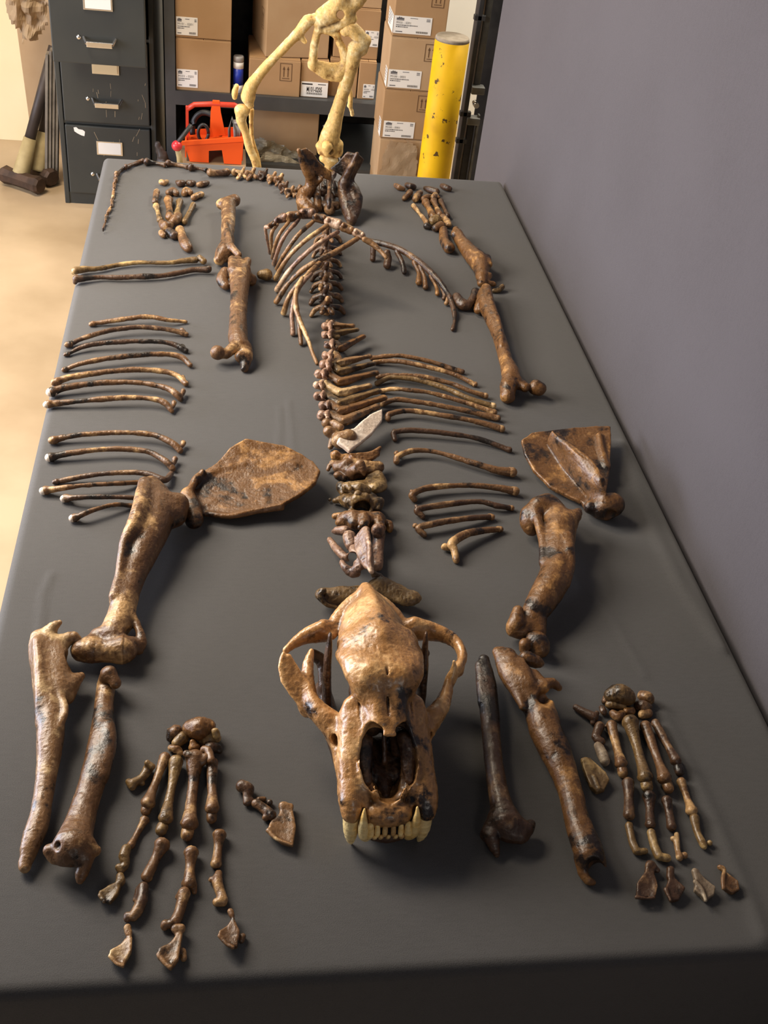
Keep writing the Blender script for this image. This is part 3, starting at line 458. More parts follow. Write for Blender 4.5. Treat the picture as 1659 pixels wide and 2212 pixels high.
('forearm_bone','dark narrow forearm bone with a flared near end, right of the skull','bone',None,[(None,None,'bone_dark',1.1,0.5,[('c',[[132.4,406.5,26.5,7.25],[131.1,389.5,24.5,10.19],[129.6,364,22.5,11.83],[124,313.8,20.5,12.07],[116.9,261.2,20.5,11.14],[113.1,214.9,20.5,11.92],[112.9,183.3,20.5,13.29],[113.8,163.2,18.5,18.92]],0.95,(0,0,1),8,0),('c',[[124,397.7,26.5,4.81],[119.4,364.6,26.5,4.13],[116.7,336.1,24.5,4.07]],1,(0,0,1),6,0),('c',[[101.3,166.7,18.5,8.41],[90.5,153.4,12.5,7.31],[87.7,150.4,10.5,4.69]],1,(0,0,1),6,0),('c',[[94.3,147.4,14.5,8.32],[97.2,136.6,8.5,6.22],[99.3,130.5,4.5,3.1]],1,(0,0,1),5,0),('c',[[125.8,156.8,18.5,10.48],[136.3,154.8,16.5,8.92],[142.9,160.5,16.5,5.27]],1,(0,0,1),6,0),('c',[[114.4,149.5,14.5,9.4],[126.9,146.1,14.5,8.35],[133.1,145.7,12.5,4.7]],1,(0,0,1),6,0),('c',[[89,141.5,42.5,7.14],[92.3,136.8,36.5,6.13]],1,(0,0,1),5,1),('c',[[109.9,151.3,48.5,7.18],[112.6,146.4,42.5,7.7]],1,(0,0,1),5,1),('c',[[122.6,363.7,50.5,4.67],[119.4,339.1,50.5,3.45]],1,(0,0,1),4,1)],[])]),
('forearm_bone','long wide tan forearm bone left of the right paw, hooked at both ends','bone',None,[(None,None,'bone_ochre',1.1,0.5,[('c',[[151.5,413.8,34.6,6.05],[161.6,403.6,34.6,13.24],[164.5,379.6,32.6,18.44],[171.2,354.3,32.6,17.61],[179.5,335,28.6,18.05],[188,320,28.6,19.65],[187.7,287.4,28.6,20.4],[193,254.2,26.6,18.95],[196.8,222.2,24.6,15.88],[198.4,191.3,22.6,14.53],[197.4,161.6,20.6,14.28],[199,134.6,20.6,16.64],[200.2,117,20.6,16.97],[201.4,109.6,18.6,14.35]],0.92,(0,0,1),8,0),('c',[[150.4,409.9,36.6,5.43],[150.5,387.9,36.6,5.36],[157.8,350.9,36.6,4.67],[163.8,317.2,36.6,4.59]],1,(0,0,1),8,0),('c',[[177.9,385.7,40.6,7.15],[175.9,364.4,42.6,7.64],[178.4,349,42.6,7]],1,(0,0,1),8,0),('c',[[189.1,369.5,34.6,9.48],[196.3,352.3,38.6,7.62],[210.1,353.9,38.6,6.47],[218.9,349.8,34.6,4.12]],1,(0,0,1),6,0),('c',[[197.1,344.8,40.6,6.42],[187.9,343.1,40.6,5.82]],1,(0,0,1),5,0),('c',[[189.5,406.9,28.6,10.31],[202,404.3,24.6,9.11],[209.9,403.1,22.6,4.87]],1,(0,0,1),6,0),('c',[[187.9,384.7,42.6,7.74]],1,(0,0,1),4,1),('c',[[190.6,321.1,52.6,11.44],[194,329.7,38.6,8.1]],1,(0,0,1),5,1),('c',[[154.3,296.8,62.6,3.35],[162.5,291.2,58.6,2.79]],1,(0,0,1),3,1),('c',[[188.2,112.9,16.6,4.62],[190.4,101.1,10.6,5.11],[195.9,93.4,6.6,5.61],[200.5,91.7,4.6,4.08]],1,(0,0,1),5,0),('c',[[209.5,112.3,20.6,5.65],[212.3,104.7,16.6,5.63]],1,(0,0,1),5,0),('c',[[199.6,98.6,24.6,8.62],[207.6,101.7,10.6,8.71]],1,(0,0,1),5,1)],[])]),
('wrist_bone','round two-lobed wrist bone at the top left of the left paw','bone','wrist bones of the left paw',[(None,None,'bone',1.1,0.95,[('c',[[-267.7,308.1,5.5,4.98],[-262.1,309.4,8.8,8.3],[-259.9,314.4,7.7,7.22]],1,(0,0,1),3,0),('c',[[-267.2,314.3,5.5,5],[-267.6,304,5.5,4.97]],1,(0,0,1),2,0)],[])]),
('wrist_bone','small oval wrist bone below the round one, left paw','bone','wrist bones of the left paw',[(None,None,'bone_olive',1.1,0.95,[('c',[[-259.2,295.9,7.6,7.1],[-253,302.4,8.2,7.68]],1,(0,0,1),4,0)],[])]),
('wrist_bone','light notched wrist bone just above the second palm bone, left paw','bone','wrist bones of the left paw',[(None,None,'bone',1.1,0.95,[('c',[[-265.4,289.7,5.4,4.93],[-259,287,6,5.47],[-255.7,283.8,4.9,4.37]],1,(0,0,1),3,0)],[])]),
('wrist_bone','largest orange-brown wrist bone topping the left paw','bone','wrist bones of the left paw',[(None,None,'bone_ochre',1.1,0.95,[('c',[[-242,310,15,10.51],[-233.9,307.5,17.8,13.26],[-224.2,311.2,15.6,11.1]],1,(0,0,1),5,0),('c',[[-245.3,313.8,5.5,5.01]],1,(0,0,1),3,0)],[])]),
('wrist_bone','grey-topped wrist bone right of the largest one, left paw','bone','wrist bones of the left paw',[(None,None,'bone_olive',1.1,0.95,[('c',[[-227.2,297.9,6.6,6.08],[-220.8,299,8.8,8.29],[-212.8,301.2,7.2,6.65]],1,(0,0,1),4,0),('c',[[-214.5,297.3,24.5,4.39],[-212.8,294.4,20.5,4.39]],1,(0,0,1),3,0)],[])]),
('wrist_bone','dark wrist bone at the right rim of the left paw','bone','wrist bones of the left paw',[(None,None,'bone_dark',1.1,0.95,[('c',[[-219.1,286.2,8.2,7.68],[-211.8,287.7,6,5.5],[-209.4,284.5,4.9,4.4]],1,(0,0,1),4,0)],[])]),
('wrist_bone','small wedge wrist bone above the third palm bone, left paw','bone','wrist bones of the left paw',[(None,None,'bone_ochre',1.1,0.95,[('c',[[-240.7,292.6,11,3.26],[-239.1,288.7,7,6.52]],1,(0,0,1),3,0)],[])]),
('palm_bone','slanting palm bone, leftmost of four in the left paw','bone','palm bones of the left paw',[('shaft',None,'bone',1.1,0.5,[('c',[[-272.5,272.2,10,6.48],[-277,255.1,8.9,5.41],[-280.4,241.8,8.2,4.67],[-284.2,225.9,8.7,5.19],[-287.8,209.3,10.8,7.26]],1,(0,0,1),1.8,0),('c',[[-275.3,274.7,8.5,4.03],[-269.8,272,8.5,4.02]],1,(0,0,1),1.5,0),('c',[[-270.6,279.5,10.5,4.04]],1,(0,0,1),0.8,1),('c',[[-291.4,213,7.9,4.37]],1,(0,0,1),1.2,0),('c',[[-284.5,209.8,7.9,4.36]],1,(0,0,1),1.2,0),('c',[[-289.8,203.3,8.5,3.04]],1,(0,0,1),1,1)],[]),('knuckle_ball',None,'bone',1.1,0.5,[('c',[[-289.2,205,6.2,5.7],[-289.7,201.8,6.1,5.57]],1,(0,0,1),1,0)],[])]),
('palm_bone','yellowish palm bone, second from the left in the left paw','bone','palm bones of the left paw',[('shaft',None,'bone_olive',1.1,0.5,[('c',[[-258.9,264.6,11.6,8.07],[-261.4,244.1,9.4,5.87],[-263.3,227.7,8.6,5.06],[-265.4,208.3,9.1,5.62],[-267.3,188,11.7,8.2]],1,(0,0,1),1.8,0),('c',[[-262.5,267.2,9.5,5.02],[-255.4,265.3,9.5,5.02]],1,(0,0,1),1.5,0),('c',[[-257.7,274.1,12.3,5.03]],1,(0,0,1),0.8,1),('c',[[-271.5,191.3,8.4,4.94]],1,(0,0,1),1.2,0),('c',[[-263.5,189.3,8.4,4.93]],1,(0,0,1),1.2,0),('c',[[-268.4,181,8.9,3.43]],1,(0,0,1),1,1)],[]),('knuckle_ball',None,'bone_olive',1.1,0.5,[('c',[[-270.7,180.1,7.1,6.64],[-272,175.5,7,6.49]],1,(0,0,1),1,0)],[])]),
('palm_bone','longest palm bone with a forked top, third in the left paw','bone','palm bones of the left paw',[('shaft',None,'bone',1.1,0.5,[('c',[[-237,265.8,14.3,10.79],[-238.4,243.2,10.4,6.86],[-239.5,224.4,9.4,5.9],[-240.7,202.2,10,6.54],[-241.7,179.2,12.7,9.2]],1,(0,0,1),1.8,0),('c',[[-241.8,268.9,11.2,6.71],[-232.2,267.5,11.2,6.71]],1,(0,0,1),1.5,0),('c',[[-236.2,278.7,15.2,6.74]],1,(0,0,1),0.8,1),('c',[[-246.4,182.5,9,5.54]],1,(0,0,1),1.2,0),('c',[[-237.3,181.1,9,5.54]],1,(0,0,1),1.2,0),('c',[[-242.4,171.4,9.3,3.85]],1,(0,0,1),1,1),('c',[[-244,267,20.5,4.3],[-247.2,269.1,20.5,3.77]],1,(0,0,1),3,0),('c',[[-228.2,259.9,16.5,4.84],[-225.2,264.1,18.5,4.85]],1,(0,0,1),3,0)],[]),('knuckle_ball',None,'bone',1.1,0.5,[('c',[[-243.5,172.3,7.6,7.14],[-244.1,168,7.5,6.98]],1,(0,0,1),1,0)],[])]),
('palm_bone','palm bone with a hooked top, rightmost in the left paw','bone','palm bones of the left paw',[('shaft',None,'bone',1.1,0.5,[('c',[[-218,262.3,10.5,7.03],[-217.6,245.1,9.4,5.91],[-217.3,231.8,8.6,5.1],[-216.9,215.8,9.2,5.68],[-216.6,199,11.3,7.79]],1,(0,0,1),1.8,0),('c',[[-221.1,263.6,8.9,4.36],[-214.9,263.5,8.9,4.36]],1,(0,0,1),1.5,0),('c',[[-218.2,270.7,11.1,4.38]],1,(0,0,1),0.8,1),('c',[[-220.5,201.3,8.2,4.69]],1,(0,0,1),1.2,0),('c',[[-212.7,201.2,8.2,4.69]],1,(0,0,1),1.2,0),('c',[[-216.4,192.1,8.8,3.26]],1,(0,0,1),1,1),('c',[[-218.8,260,18.5,4.84],[-222.1,274,18.5,4.34],[-226.9,277.7,16.5,4.35]],1,(0,0,1),3,0)],[]),('knuckle_ball',None,'bone',1.1,0.5,[('c',[[-217,192.8,6.7,6.22],[-217.2,188.8,6.6,6.08]],1,(0,0,1),1,0)],[])]),
('thumb_bone','stubby thumb bone lying left of the left paw','bone',None,[(None,None,'bone_olive',1.1,0.5,[('c',[[-289.9,259.4,6.9,6.43],[-296.2,247.3,5.3,4.79],[-306.4,239.7,5.8,5.28]],1,(0,0,1),3,0),('c',[[-291.3,261.3,14.5,3.74],[-285.7,256.9,12.5,4.27]],1,(0,0,1),2,0),('c',[[-311.2,242.9,4.2,3.71],[-306.9,235.8,4.7,4.22]],1,(0,0,1),2,0),('c',[[-295.8,240.9,3.7,3.18]],1,(0,0,1),2,0)],[])]),
('finger_bone','upper finger bone of the leftmost finger, left paw','bone','finger bones of the left paw',[(None,None,'bone',1.1,0.5,[('c',[[-290.6,190.8,5.1,4.62],[-294.3,182.4,4.3,3.76],[-297.2,175.7,3.8,3.25],[-300.3,167.5,4.1,3.64],[-303.3,159.1,5,4.52]],1,(0,0,1),1.8,0),('c',[[-292.5,192.6,4.4,2.87],[-288.8,190.1,4.4,2.87]],1,(0,0,1),1.5,0),('c',[[-288.7,195.3,5.6,2.87]],1,(0,0,1),0.8,1),('c',[[-305.5,161.6,3.2,2.72]],1,(0,0,1),1.2,0),('c',[[-301.5,159,3.2,2.72]],1,(0,0,1),1.2,0),('c',[[-305.1,155.2,4.4,1.89]],1,(0,0,1),1,1)],[])]),
('finger_bone','lower finger bone of the leftmost finger, left paw','bone','finger bones of the left paw',[(None,None,'bone_olive',1.1,0.5,[('c',[[-308,153.5,6.1,5.5],[-309.5,144.8,6.6,5.96],[-307.6,137.4,5,4.45],[-309.2,132.8,4.5,3.95]],1,(0,0,1),2,0),('c',[[-314.3,132.2,4.5,3.94],[-311.9,128.3,3.9,3.44]],1,(0,0,1),2,0)],[])]),
('finger_bone','upper finger bone of the second finger, left paw','bone','finger bones of the left paw',[(None,None,'bone',1.1,0.5,[('c',[[-269.6,155,9,8.54],[-273.9,145.7,6.5,5.97],[-277.2,137.7,5.7,5.17],[-280.7,127.8,6.3,5.77],[-284.3,118.3,6.4,5.88]],1,(0,0,1),1.8,0),('c',[[-273.2,158.6,6.8,5.31],[-266.2,154.4,6.8,5.3]],1,(0,0,1),1.5,0),('c',[[-266.2,163.2,10.1,5.32]],1,(0,0,1),0.8,1),('c',[[-287.1,121.4,4,3.54]],1,(0,0,1),1.2,0),('c',[[-281.8,118.2,4,3.53]],1,(0,0,1),1.2,0),('c',[[-286.5,113.7,5,2.46]],1,(0,0,1),1,1)],[])]),
('finger_bone','lower finger bone of the second finger, left paw','bone','finger bones of the left paw',[(None,None,'bone_dark',1.1,0.5,[('c',[[-287.2,106.4,6.4,5.83],[-287.7,91.9,6.8,6.25],[-291.8,80,6.3,5.72],[-295.6,74.3,5.7,5.22]],1,(0,0,1),2,0),('c',[[-301.2,75.2,4.9,4.27],[-301.7,72.4,4.4,3.79]],1,(0,0,1),2,0),('c',[[-292,104.6,4.5,3.88],[-294.2,94,3.9,3.37]],1,(0,0,1),3,0)],[])]),
('finger_bone','longest upper finger bone with a split lower end, left paw','bone','finger bones of the left paw',[(None,None,'bone',1.1,0.5,[('c',[[-238.6,143.8,8.6,8.01],[-239,134.8,6.6,5.96],[-239.3,127.3,5.7,5.16],[-239.6,117.9,6.4,5.76],[-239.9,108.4,7.3,6.85]],1,(0,0,1),1.8,0),('c',[[-242.2,145.6,6.6,4.98],[-235.1,144.8,6.6,4.98]],1,(0,0,1),1.5,0),('c',[[-238.3,152.6,9.5,4.99]],1,(0,0,1),0.8,1),('c',[[-243.3,110.5,4.7,4.12]],1,(0,0,1),1.2,0),('c',[[-236.6,109.7,4.7,4.12]],1,(0,0,1),1.2,0),('c',[[-240.2,102.4,5.4,2.87]],1,(0,0,1),1,1),('c',[[-234.9,107.4,3.4,2.94],[-234.3,100.4,3,2.44]],1,(0,0,1),2,0),('c',[[-244.9,109.4,3.4,2.94]],1,(0,0,1),2,0)],[])]),
('finger_bone','lower finger bone of the third finger, left paw','bone','finger bones of the left paw',[(None,None,'bone',1.1,0.5,[('c',[[-245.2,96.6,7.3,6.79],[-248.2,79.4,6.3,5.75],[-252.6,65.8,6.2,5.7]],1,(0,0,1),3,0),('c',[[-258,63.9,4.8,4.27],[-262.9,64.1,4.8,4.26],[-263.5,61.7,3.8,3.31]],1,(0,0,1),3,0),('c',[[-250.8,95,3.9,3.39]],1,(0,0,1),2,0)],[])]),
('finger_bone','upper finger bone of the rightmost finger, left paw','bone','finger bones of the left paw',[(None,None,'bone',1.1,0.5,[('c',[[-208.5,166.4,7.6,7.14],[-209.4,157.4,5.6,5.14],[-210.1,149.7,5,4.45],[-211,140.2,5.5,4.97],[-211.8,130.6,6.6,5.98]],1,(0,0,1),1.8,0),('c',[[-211.6,168.2,5.9,4.44],[-205.3,167.1,5.9,4.44]],1,(0,0,1),1.5,0),('c',[[-207.7,174.3,8.6,4.45]],1,(0,0,1),0.8,1),('c',[[-214.7,132.6,4.2,3.6]],1,(0,0,1),1.2,0),('c',[[-208.8,131.6,4.2,3.6]],1,(0,0,1),1.2,0),('c',[[-212.4,125.2,5,2.51]],1,(0,0,1),1,1)],[])]),
('finger_bone','bent lower finger bone of the rightmost finger, left paw','bone','finger bones of the left paw',[(None,None,'bone',1.1,0.5,[('c',[[-209.2,119.9,5,4.46],[-210.6,109.2,6.4,5.9],[-207,96.5,5.9,5.37],[-204.8,88.5,5.8,5.34]],1,(0,0,1),3,0),('c',[[-211.2,86.2,4.9,4.36],[-204.1,85.9,4.9,4.36]],1,(0,0,1),2,0),('c',[[-216.4,113.5,4,3.45]],1,(0,0,1),2,0)],[])]),
('claw_bone','cream-tipped claw bone of the leftmost finger, left paw','bone','claw bones in front of the left paw',[(None,None,'bone_olive',1.1,0.5,[('p',[[-313.4,119.7,4.9],[-307.6,117.9,4.9],[-310.5,110.7,4.9],[-312.5,98.9,4.9],[-319.2,87.5,4.9],[-330.9,95.9,4.9],[-332.1,102.3,4.9],[-323,108.9,4.9],[-316.3,112.6,4.9]],8,3,2,0),('c',[[-312,120.5,4.9,4.36],[-310.1,114.8,4.9,3.87]],1,(0,0,1),3,0),('c',[[-330.9,97.9,7.9,1.9],[-325.4,89.9,7.9,1.89]],1,(0,0,1),2,0)],[])]),
('claw_bone','tan leaf-shaped claw bone, front left of the left paw','bone','claw bones in front of the left paw',[(None,None,'bone_pale',1.1,0.5,[('p',[[-302.2,61,4.5],[-297.5,60.7,4.5],[-294.5,48,4.5],[-294.3,34.8,4.5],[-301.2,18.8,4.5],[-315.9,30.3,4.5],[-315.7,36,4.5],[-305.7,44.2,4.5],[-300.2,51.3,4.5]],8,3,2,0),('c',[[-300.2,61.7,4.5,3.73],[-298.5,55.6,4.5,3.25]],1,(0,0,1),3,0),('c',[[-315.1,30,7.5,1.82],[-308,22.5,7.5,1.81],[-301.8,19.4,7.5,1.81]],1,(0,0,1),2,0)],[])]),
('claw_bone','tan claw bone with a side spur, front middle of the left paw','bone','claw bones in front of the left paw',[(None,None,'bone_pale',1.1,0.5,[('p',[[-253.5,55.8,9.2],[-245.4,56.9,9.2],[-245,45.7,9.2],[-248.2,21.2,9.2],[-255.2,13,9.2],[-268.4,25.1,9.2],[-267.5,33.7,9.2],[-257.1,40.4,9.2],[-251.8,47.6,9.2]],8,3,2,0),('c',[[-252.1,56.5,9.2,4.22],[-246.7,56.2,9.2,4.22]],1,(0,0,1),3,0),('c',[[-267.8,27.7,12.2,1.83],[-261.4,18.9,12.2,1.82],[-255.8,13.5,12.2,1.81]],1,(0,0,1),2,0),('c',[[-244.7,33.8,4.2,3.71],[-243.1,26.5,4.2,3.23]],1,(0,0,1),2,0)],[])]),
('claw_bone','reddish claw bone, front right of the left paw','bone','claw bones in front of the left paw',[(None,None,'bone',1.1,0.5,[('p',[[-198.5,71.7,9.8],[-194.3,71.5,9.8],[-191.6,60.6,9.8],[-187.5,48.3,9.8],[-189.7,32.1,9.8],[-195.8,32.5,9.8],[-208.9,43.4,9.8],[-208.9,49.4,9.8],[-200,56.5,9.8],[-195.7,63.9,9.8]],8,3,2,0),('c',[[-196.8,72.4,9.8,3.34],[-195.7,68.5,9.8,2.86]],1,(0,0,1),3,0),('c',[[-208.2,43.9,12.8,1.87],[-201.4,35.5,12.8,1.86],[-194.5,30.7,12.8,1.85]],1,(0,0,1),2,0),('c',[[-184.6,47.1,3.8,3.3],[-186,42.7,3.8,2.82]],1,(0,0,1),2,0)],[])]),
('thumb_bone','upper loose thumb bone between left paw and skull','bone',None,[(None,None,'bone_dark',1.1,0.5,[('c',[[-182.7,230.2,8,7.46],[-176.5,226.2,7.9,7.45],[-177.3,218.3,5.8,5.3],[-178.2,209.8,4.8,4.22]],1,(0,0,1),3,0),('c',[[-173.5,211.5,4.8,4.23]],1,(0,0,1),3,0)],[])]),
('thumb_bone','lower loose thumb bone leading to the lone claw bone by the skull','bone',None,[(None,None,'bone',1.1,0.5,[('c',[[-167.5,206.8,5.8,5.27],[-158.4,199.1,5.7,5.25],[-150.9,191.1,6.3,5.75]],1,(0,0,1),3,0),('c',[[-164.1,213.8,3.7,3.18],[-157.8,215.3,2.7,2.12]],1,(0,0,1),2,0),('c',[[-157,189.2,4.3,3.65]],1,(0,0,1),2,0),('c',[[-151.8,209.6,3.7,3.18]],1,(0,0,1),2,0)],[])]),
('claw_bone','lone fan-shaped claw bone left of the skull teeth','bone',None,[(None,None,'bone_pale',1.1,0.5,[('p',[[-139.7,203.5,5.2],[-134.9,207,5.2],[-126.7,198.3,5.2],[-124,172.9,5.2],[-128.2,150.1,5.2],[-140,154.1,5.2],[-156.2,168.7,5.2],[-151.2,181,5.2],[-141.6,191.6,5.2]],8,3,2,0),('c',[[-137.4,202.5,5.2,4.7],[-128.9,201.3,5.2,4.17]],1,(0,0,1),3,0),('c',[[-155.6,168.4,8.2,2.03],[-146.1,157.5,8.2,2.02],[-129.9,149,8.2,1.51]],1,(0,0,1),2,0)],[])]),
('wrist_bone','largest domed wrist bone topping the right paw','bone','wrist bones of the right paw',[(None,None,'bone_olive',1.1,0.95,[('c',[[295.4,353.7,14.8,10.25],[305.3,351.9,17.8,13.25],[314.3,348.3,15.9,11.44]],1,(0,0,1),5,0),('c',[[319,350.4,6.6,6.06]],1,(0,0,1),3,0)],[])]),
('wrist_bone','pale crescent wrist bone at the upper left of the right paw','bone','wrist bones of the right paw',[(None,None,'bone',1.1,0.95,[('c',[[288.1,351,5.3,4.83],[293.5,356.9,6.6,6.06],[300.3,362.4,4.8,4.26]],1,(0,0,1),3,0)],[])]),
('wrist_bone','flat wrist bone under the domed one, right paw','bone','wrist bones of the right paw',[(None,None,'bone_olive',1.1,0.95,[('c',[[291.7,344.5,5.9,5.42],[299.3,344.7,7.7,7.23],[308.3,341.6,6.5,6.02]],1,(0,0,1),3,0)],[])]),
('wrist_bone','cracked wrist bone at the upper right of the right paw','bone','wrist bones of the right paw',[(None,None,'bone',1.1,0.95,[('c',[[340.6,358.5,7.2,6.71],[344.8,352.8,9,8.51],[349.7,350.3,6,5.47]],1,(0,0,1),4,0)],[])]),
('wrist_bone','dark wrist bone under the cracked one, right paw','bone','wrist bones of the right paw',[(None,None,'bone_dark',1.1,0.95,[('c',[[330.5,341.6,7.1,6.64],[335.4,338,8.9,8.43],[343,339.9,6.5,6.04]],1,(0,0,1),4,0)],[])]),
('wrist_bone','shiny wrist bone lowest on the right, right paw','bone','wrist bones of the right paw',[(None,None,'bone',1.1,0.95,[('c',[[331.1,327.5,6.5,5.99],[339.3,328.7,7.1,6.6]],1,(0,0,1),4,0)],[])]),
('wrist_bone','small orange wrist bone in the middle of the right paw','bone','wrist bones of the right paw',[(None,None,'bone_ochre',1.1,0.95,[('c',[[312.3,333.3,5.9,5.4],[318.7,333.1,5.9,5.4]],1,(0,0,1),3,0)],[])]),
('wrist_bone','wedge wrist bone above the leftmost palm bone, right paw','bone','wrist bones of the right paw',[(None,None,'bone',1.1,0.95,[('c',[[292.4,329.8,5.9,5.38],[296.7,323.8,7.1,6.55],[305.3,330,5.3,4.79]],1,(0,0,1),3,0)],[])]),
('wrist_bone','tiny wrist bone hanging at the left rim of the right paw','bone','wrist bones of the right paw',[(None,None,'bone_dark',1.1,0.95,[('c',[[281,341.4,4.1,3.61],[281.2,334.5,5.3,4.79],[281.5,331.1,3.5,2.99]],1,(0,0,1),2,0)],[])]),
('palm_bone','orange palm bone, leftmost of four in the right paw','bone','palm bones of the right paw',[('shaft',None,'bone',1.1,0.5,[('c',[[282.9,306.7,10.7,7.06],[282,290.3,9.4,5.9],[281.2,277.6,8.7,5.09],[279.6,262.1,9.2,5.68],[277.5,246,11,7.38]],1,(0,0,1),1.8,0),('c',[[280.3,307.2,9,4.38],[287.2,308.9,9,4.39]],1,(0,0,1),1.5,0),('c',[[283.6,315.4,11,4.4]],1,(0,0,1),0.8,1),('c',[[274.8,247.3,7.9,4.44]],1,(0,0,1),1.2,0),('c',[[282.9,249.2,7.9,4.44]],1,(0,0,1),1.2,0),('c',[[277.8,239.4,8.7,3.09]],1,(0,0,1),1,1)],[]),('knuckle_ball',None,'bone',1.1,0.5,[('c',[[278.1,239.5,7.3,6.8],[277.6,235.7,7.1,6.65]],1,(0,0,1),1,0)],[])]),
('palm_bone','palm bone with a broad top, second in the right paw','bone','palm bones of the right paw',[('shaft',None,'bone_olive',1.1,0.5,[('c',[[307.4,307.5,13.5,10.01],[307.3,286.2,9.9,6.44],[306.3,268.3,9,5.54],[304.4,247.1,9.7,6.16],[301.4,224.7,12.5,8.99]],1,(0,0,1),1.8,0),('c',[[303.8,308.5,10.7,6.22],[313.8,311.2,10.7,6.23]],1,(0,0,1),1.5,0),('c',[[308.1,319.8,14,6.25]],1,(0,0,1),0.8,1),('c',[[298.2,226.1,8.9,5.4]],1,(0,0,1),1.2,0),('c',[[308.1,228.7,8.9,5.42]],1,(0,0,1),1.2,0),('c',[[302.2,217.1,9.3,3.76]],1,(0,0,1),1,1)],[]),('knuckle_ball',None,'bone_olive',1.1,0.5,[('c',[[302.4,218,7.8,7.29],[301.9,213.7,7.6,7.13]],1,(0,0,1),1,0)],[])]),
('palm_bone','palm bone with a pointed left edge, third in the right paw','bone','palm bones of the right paw',[('shaft',None,'bone',1.1,0.5,[('c',[[327.4,303.8,10.6,7.08],[327.7,281.6,9.4,5.9],[327.9,264.4,8.6,5.08],[327.3,244.1,9.1,5.65],[325.6,222.6,11.9,8.44]],1,(0,0,1),1.8,0),('c',[[324.7,303.9,8.9,4.39],[331.8,306.5,8.9,4.4]],1,(0,0,1),1.5,0),('c',[[327.3,312.2,10.9,4.41]],1,(0,0,1),0.8,1),('c',[[322.6,223.5,8.6,5.07]],1,(0,0,1),1.2,0),('c',[[332.1,226.8,8.6,5.09]],1,(0,0,1),1.2,0),('c',[[327,215.6,9,3.54]],1,(0,0,1),1,1)],[]),('knuckle_ball',None,'bone',1.1,0.5,[('c',[[328.1,215.2,7.2,6.74],[328.2,210.7,7.1,6.59]],1,(0,0,1),1,0)],[])]),
('palm_bone','thin dark palm bone, rightmost in the right paw','bone','palm bones of the right paw',[('shaft',None,'bone_dark',1.1,0.5,[('c',[[343.4,310.5,8.9,5.34],[345.6,293.4,9,5.41],[347.7,280.8,8.3,4.67],[349.2,265.5,8.8,5.21],[350.2,249.6,10.5,6.88]],1,(0,0,1),1.8,0),('c',[[341.3,310,7.8,3.31],[346.7,312.8,7.8,3.32]],1,(0,0,1),1.5,0),('c',[[342.5,316.5,9.1,3.32]],1,(0,0,1),0.8,1),('c',[[347.8,249.8,7.6,4.14]],1,(0,0,1),1.2,0),('c',[[355.5,253.7,7.6,4.15]],1,(0,0,1),1.2,0),('c',[[352.2,244,8.5,2.89]],1,(0,0,1),1,1)],[]),('knuckle_ball',None,'bone_dark',1.1,0.5,[('c',[[351.3,240.5,6.9,6.29],[351.1,235.5,6.7,6.15]],1,(0,0,1),1,0)],[])]),
('thumb_bone','outermost grey-brown thumb bone left of the right paw','bone',None,[(None,None,'bone_dark',1.1,0.5,[('c',[[246.1,341.5,4.8,4.19],[255,331.5,5.9,5.36],[264.3,323.5,7.1,6.53]],1,(0,0,1),3,0),('c',[[262.3,316.4,4.1,3.55],[271.9,331.7,4.2,3.58]],1,(0,0,1),2,0)],[])]),
('thumb_bone','dark knobby thumb bone between thumb claw and right palm','bone',None,[(None,None,'bone_dark',1.1,0.5,[('c',[[268.6,308.1,7.1,6.47],[259.2,292.5,5.7,5.25],[264,285,5.7,5.23]],1,(0,0,1),3,0),('c',[[279.3,310.3,4.1,3.54]],1,(0,0,1),2,0)],[])]),
('thumb_bone','grey rough thumb bone just above the thumb claw, right paw','bone',None,[(None,None,'bone_grey',1.1,0.5,[('c',[[258.3,277.8,5.7,5.2],[259.3,263.6,7.4,6.88],[259.6,253.3,6.8,6.27]],1,(0,0,1),3,0),('c',[[264.4,257.2,3.9,3.43]],1,(0,0,1),2,0)],[])]),
('claw_bone','blunt thumb claw bone beside the wide right forearm bone','bone',None,[(None,None,'bone_olive',1.1,0.5,[('p',[[230,257.4,6.2],[242.4,258.8,6.2],[256,234.5,6.2],[257.5,224,6.2],[247.7,210.8,6.2],[236.7,207.7,6.2],[230.5,214.7,6.2],[229,242.3,6.2]],8,3,2,0),('c',[[235.2,254.5,6.2,5.65],[240.6,243.7,6.2,5.06]],1,(0,0,1),3,0),('c',[[238.9,229.3,9.1,2.78],[240.1,212.1,9.1,2.2]],1,(0,0,1),2,0)],[])]),
('finger_bone','upper finger bone of the leftmost finger, right paw','bone','finger bones of the right paw',[(None,None,'bone_dark',1.1,0.5,[('c',[[279.4,219.5,7.8,7.28],[276.5,207.5,6.6,6.14],[274.3,198.2,5.8,5.31],[271,186.6,6.4,5.93],[267.8,175.2,7,6.54]],1,(0,0,1),1.8,0),('c',[[276.8,220.8,6,4.52],[283.7,220.8,6,4.52]],1,(0,0,1),1.5,0),('c',[[281.5,228.1,8.3,4.53]],1,(0,0,1),0.8,1),('c',[[265.6,177,4.4,3.93]],1,(0,0,1),1.2,0),('c',[[272.4,177.1,4.4,3.93]],1,(0,0,1),1.2,0),('c',[[266.7,169.2,5.2,2.74]],1,(0,0,1),1,1)],[])]),
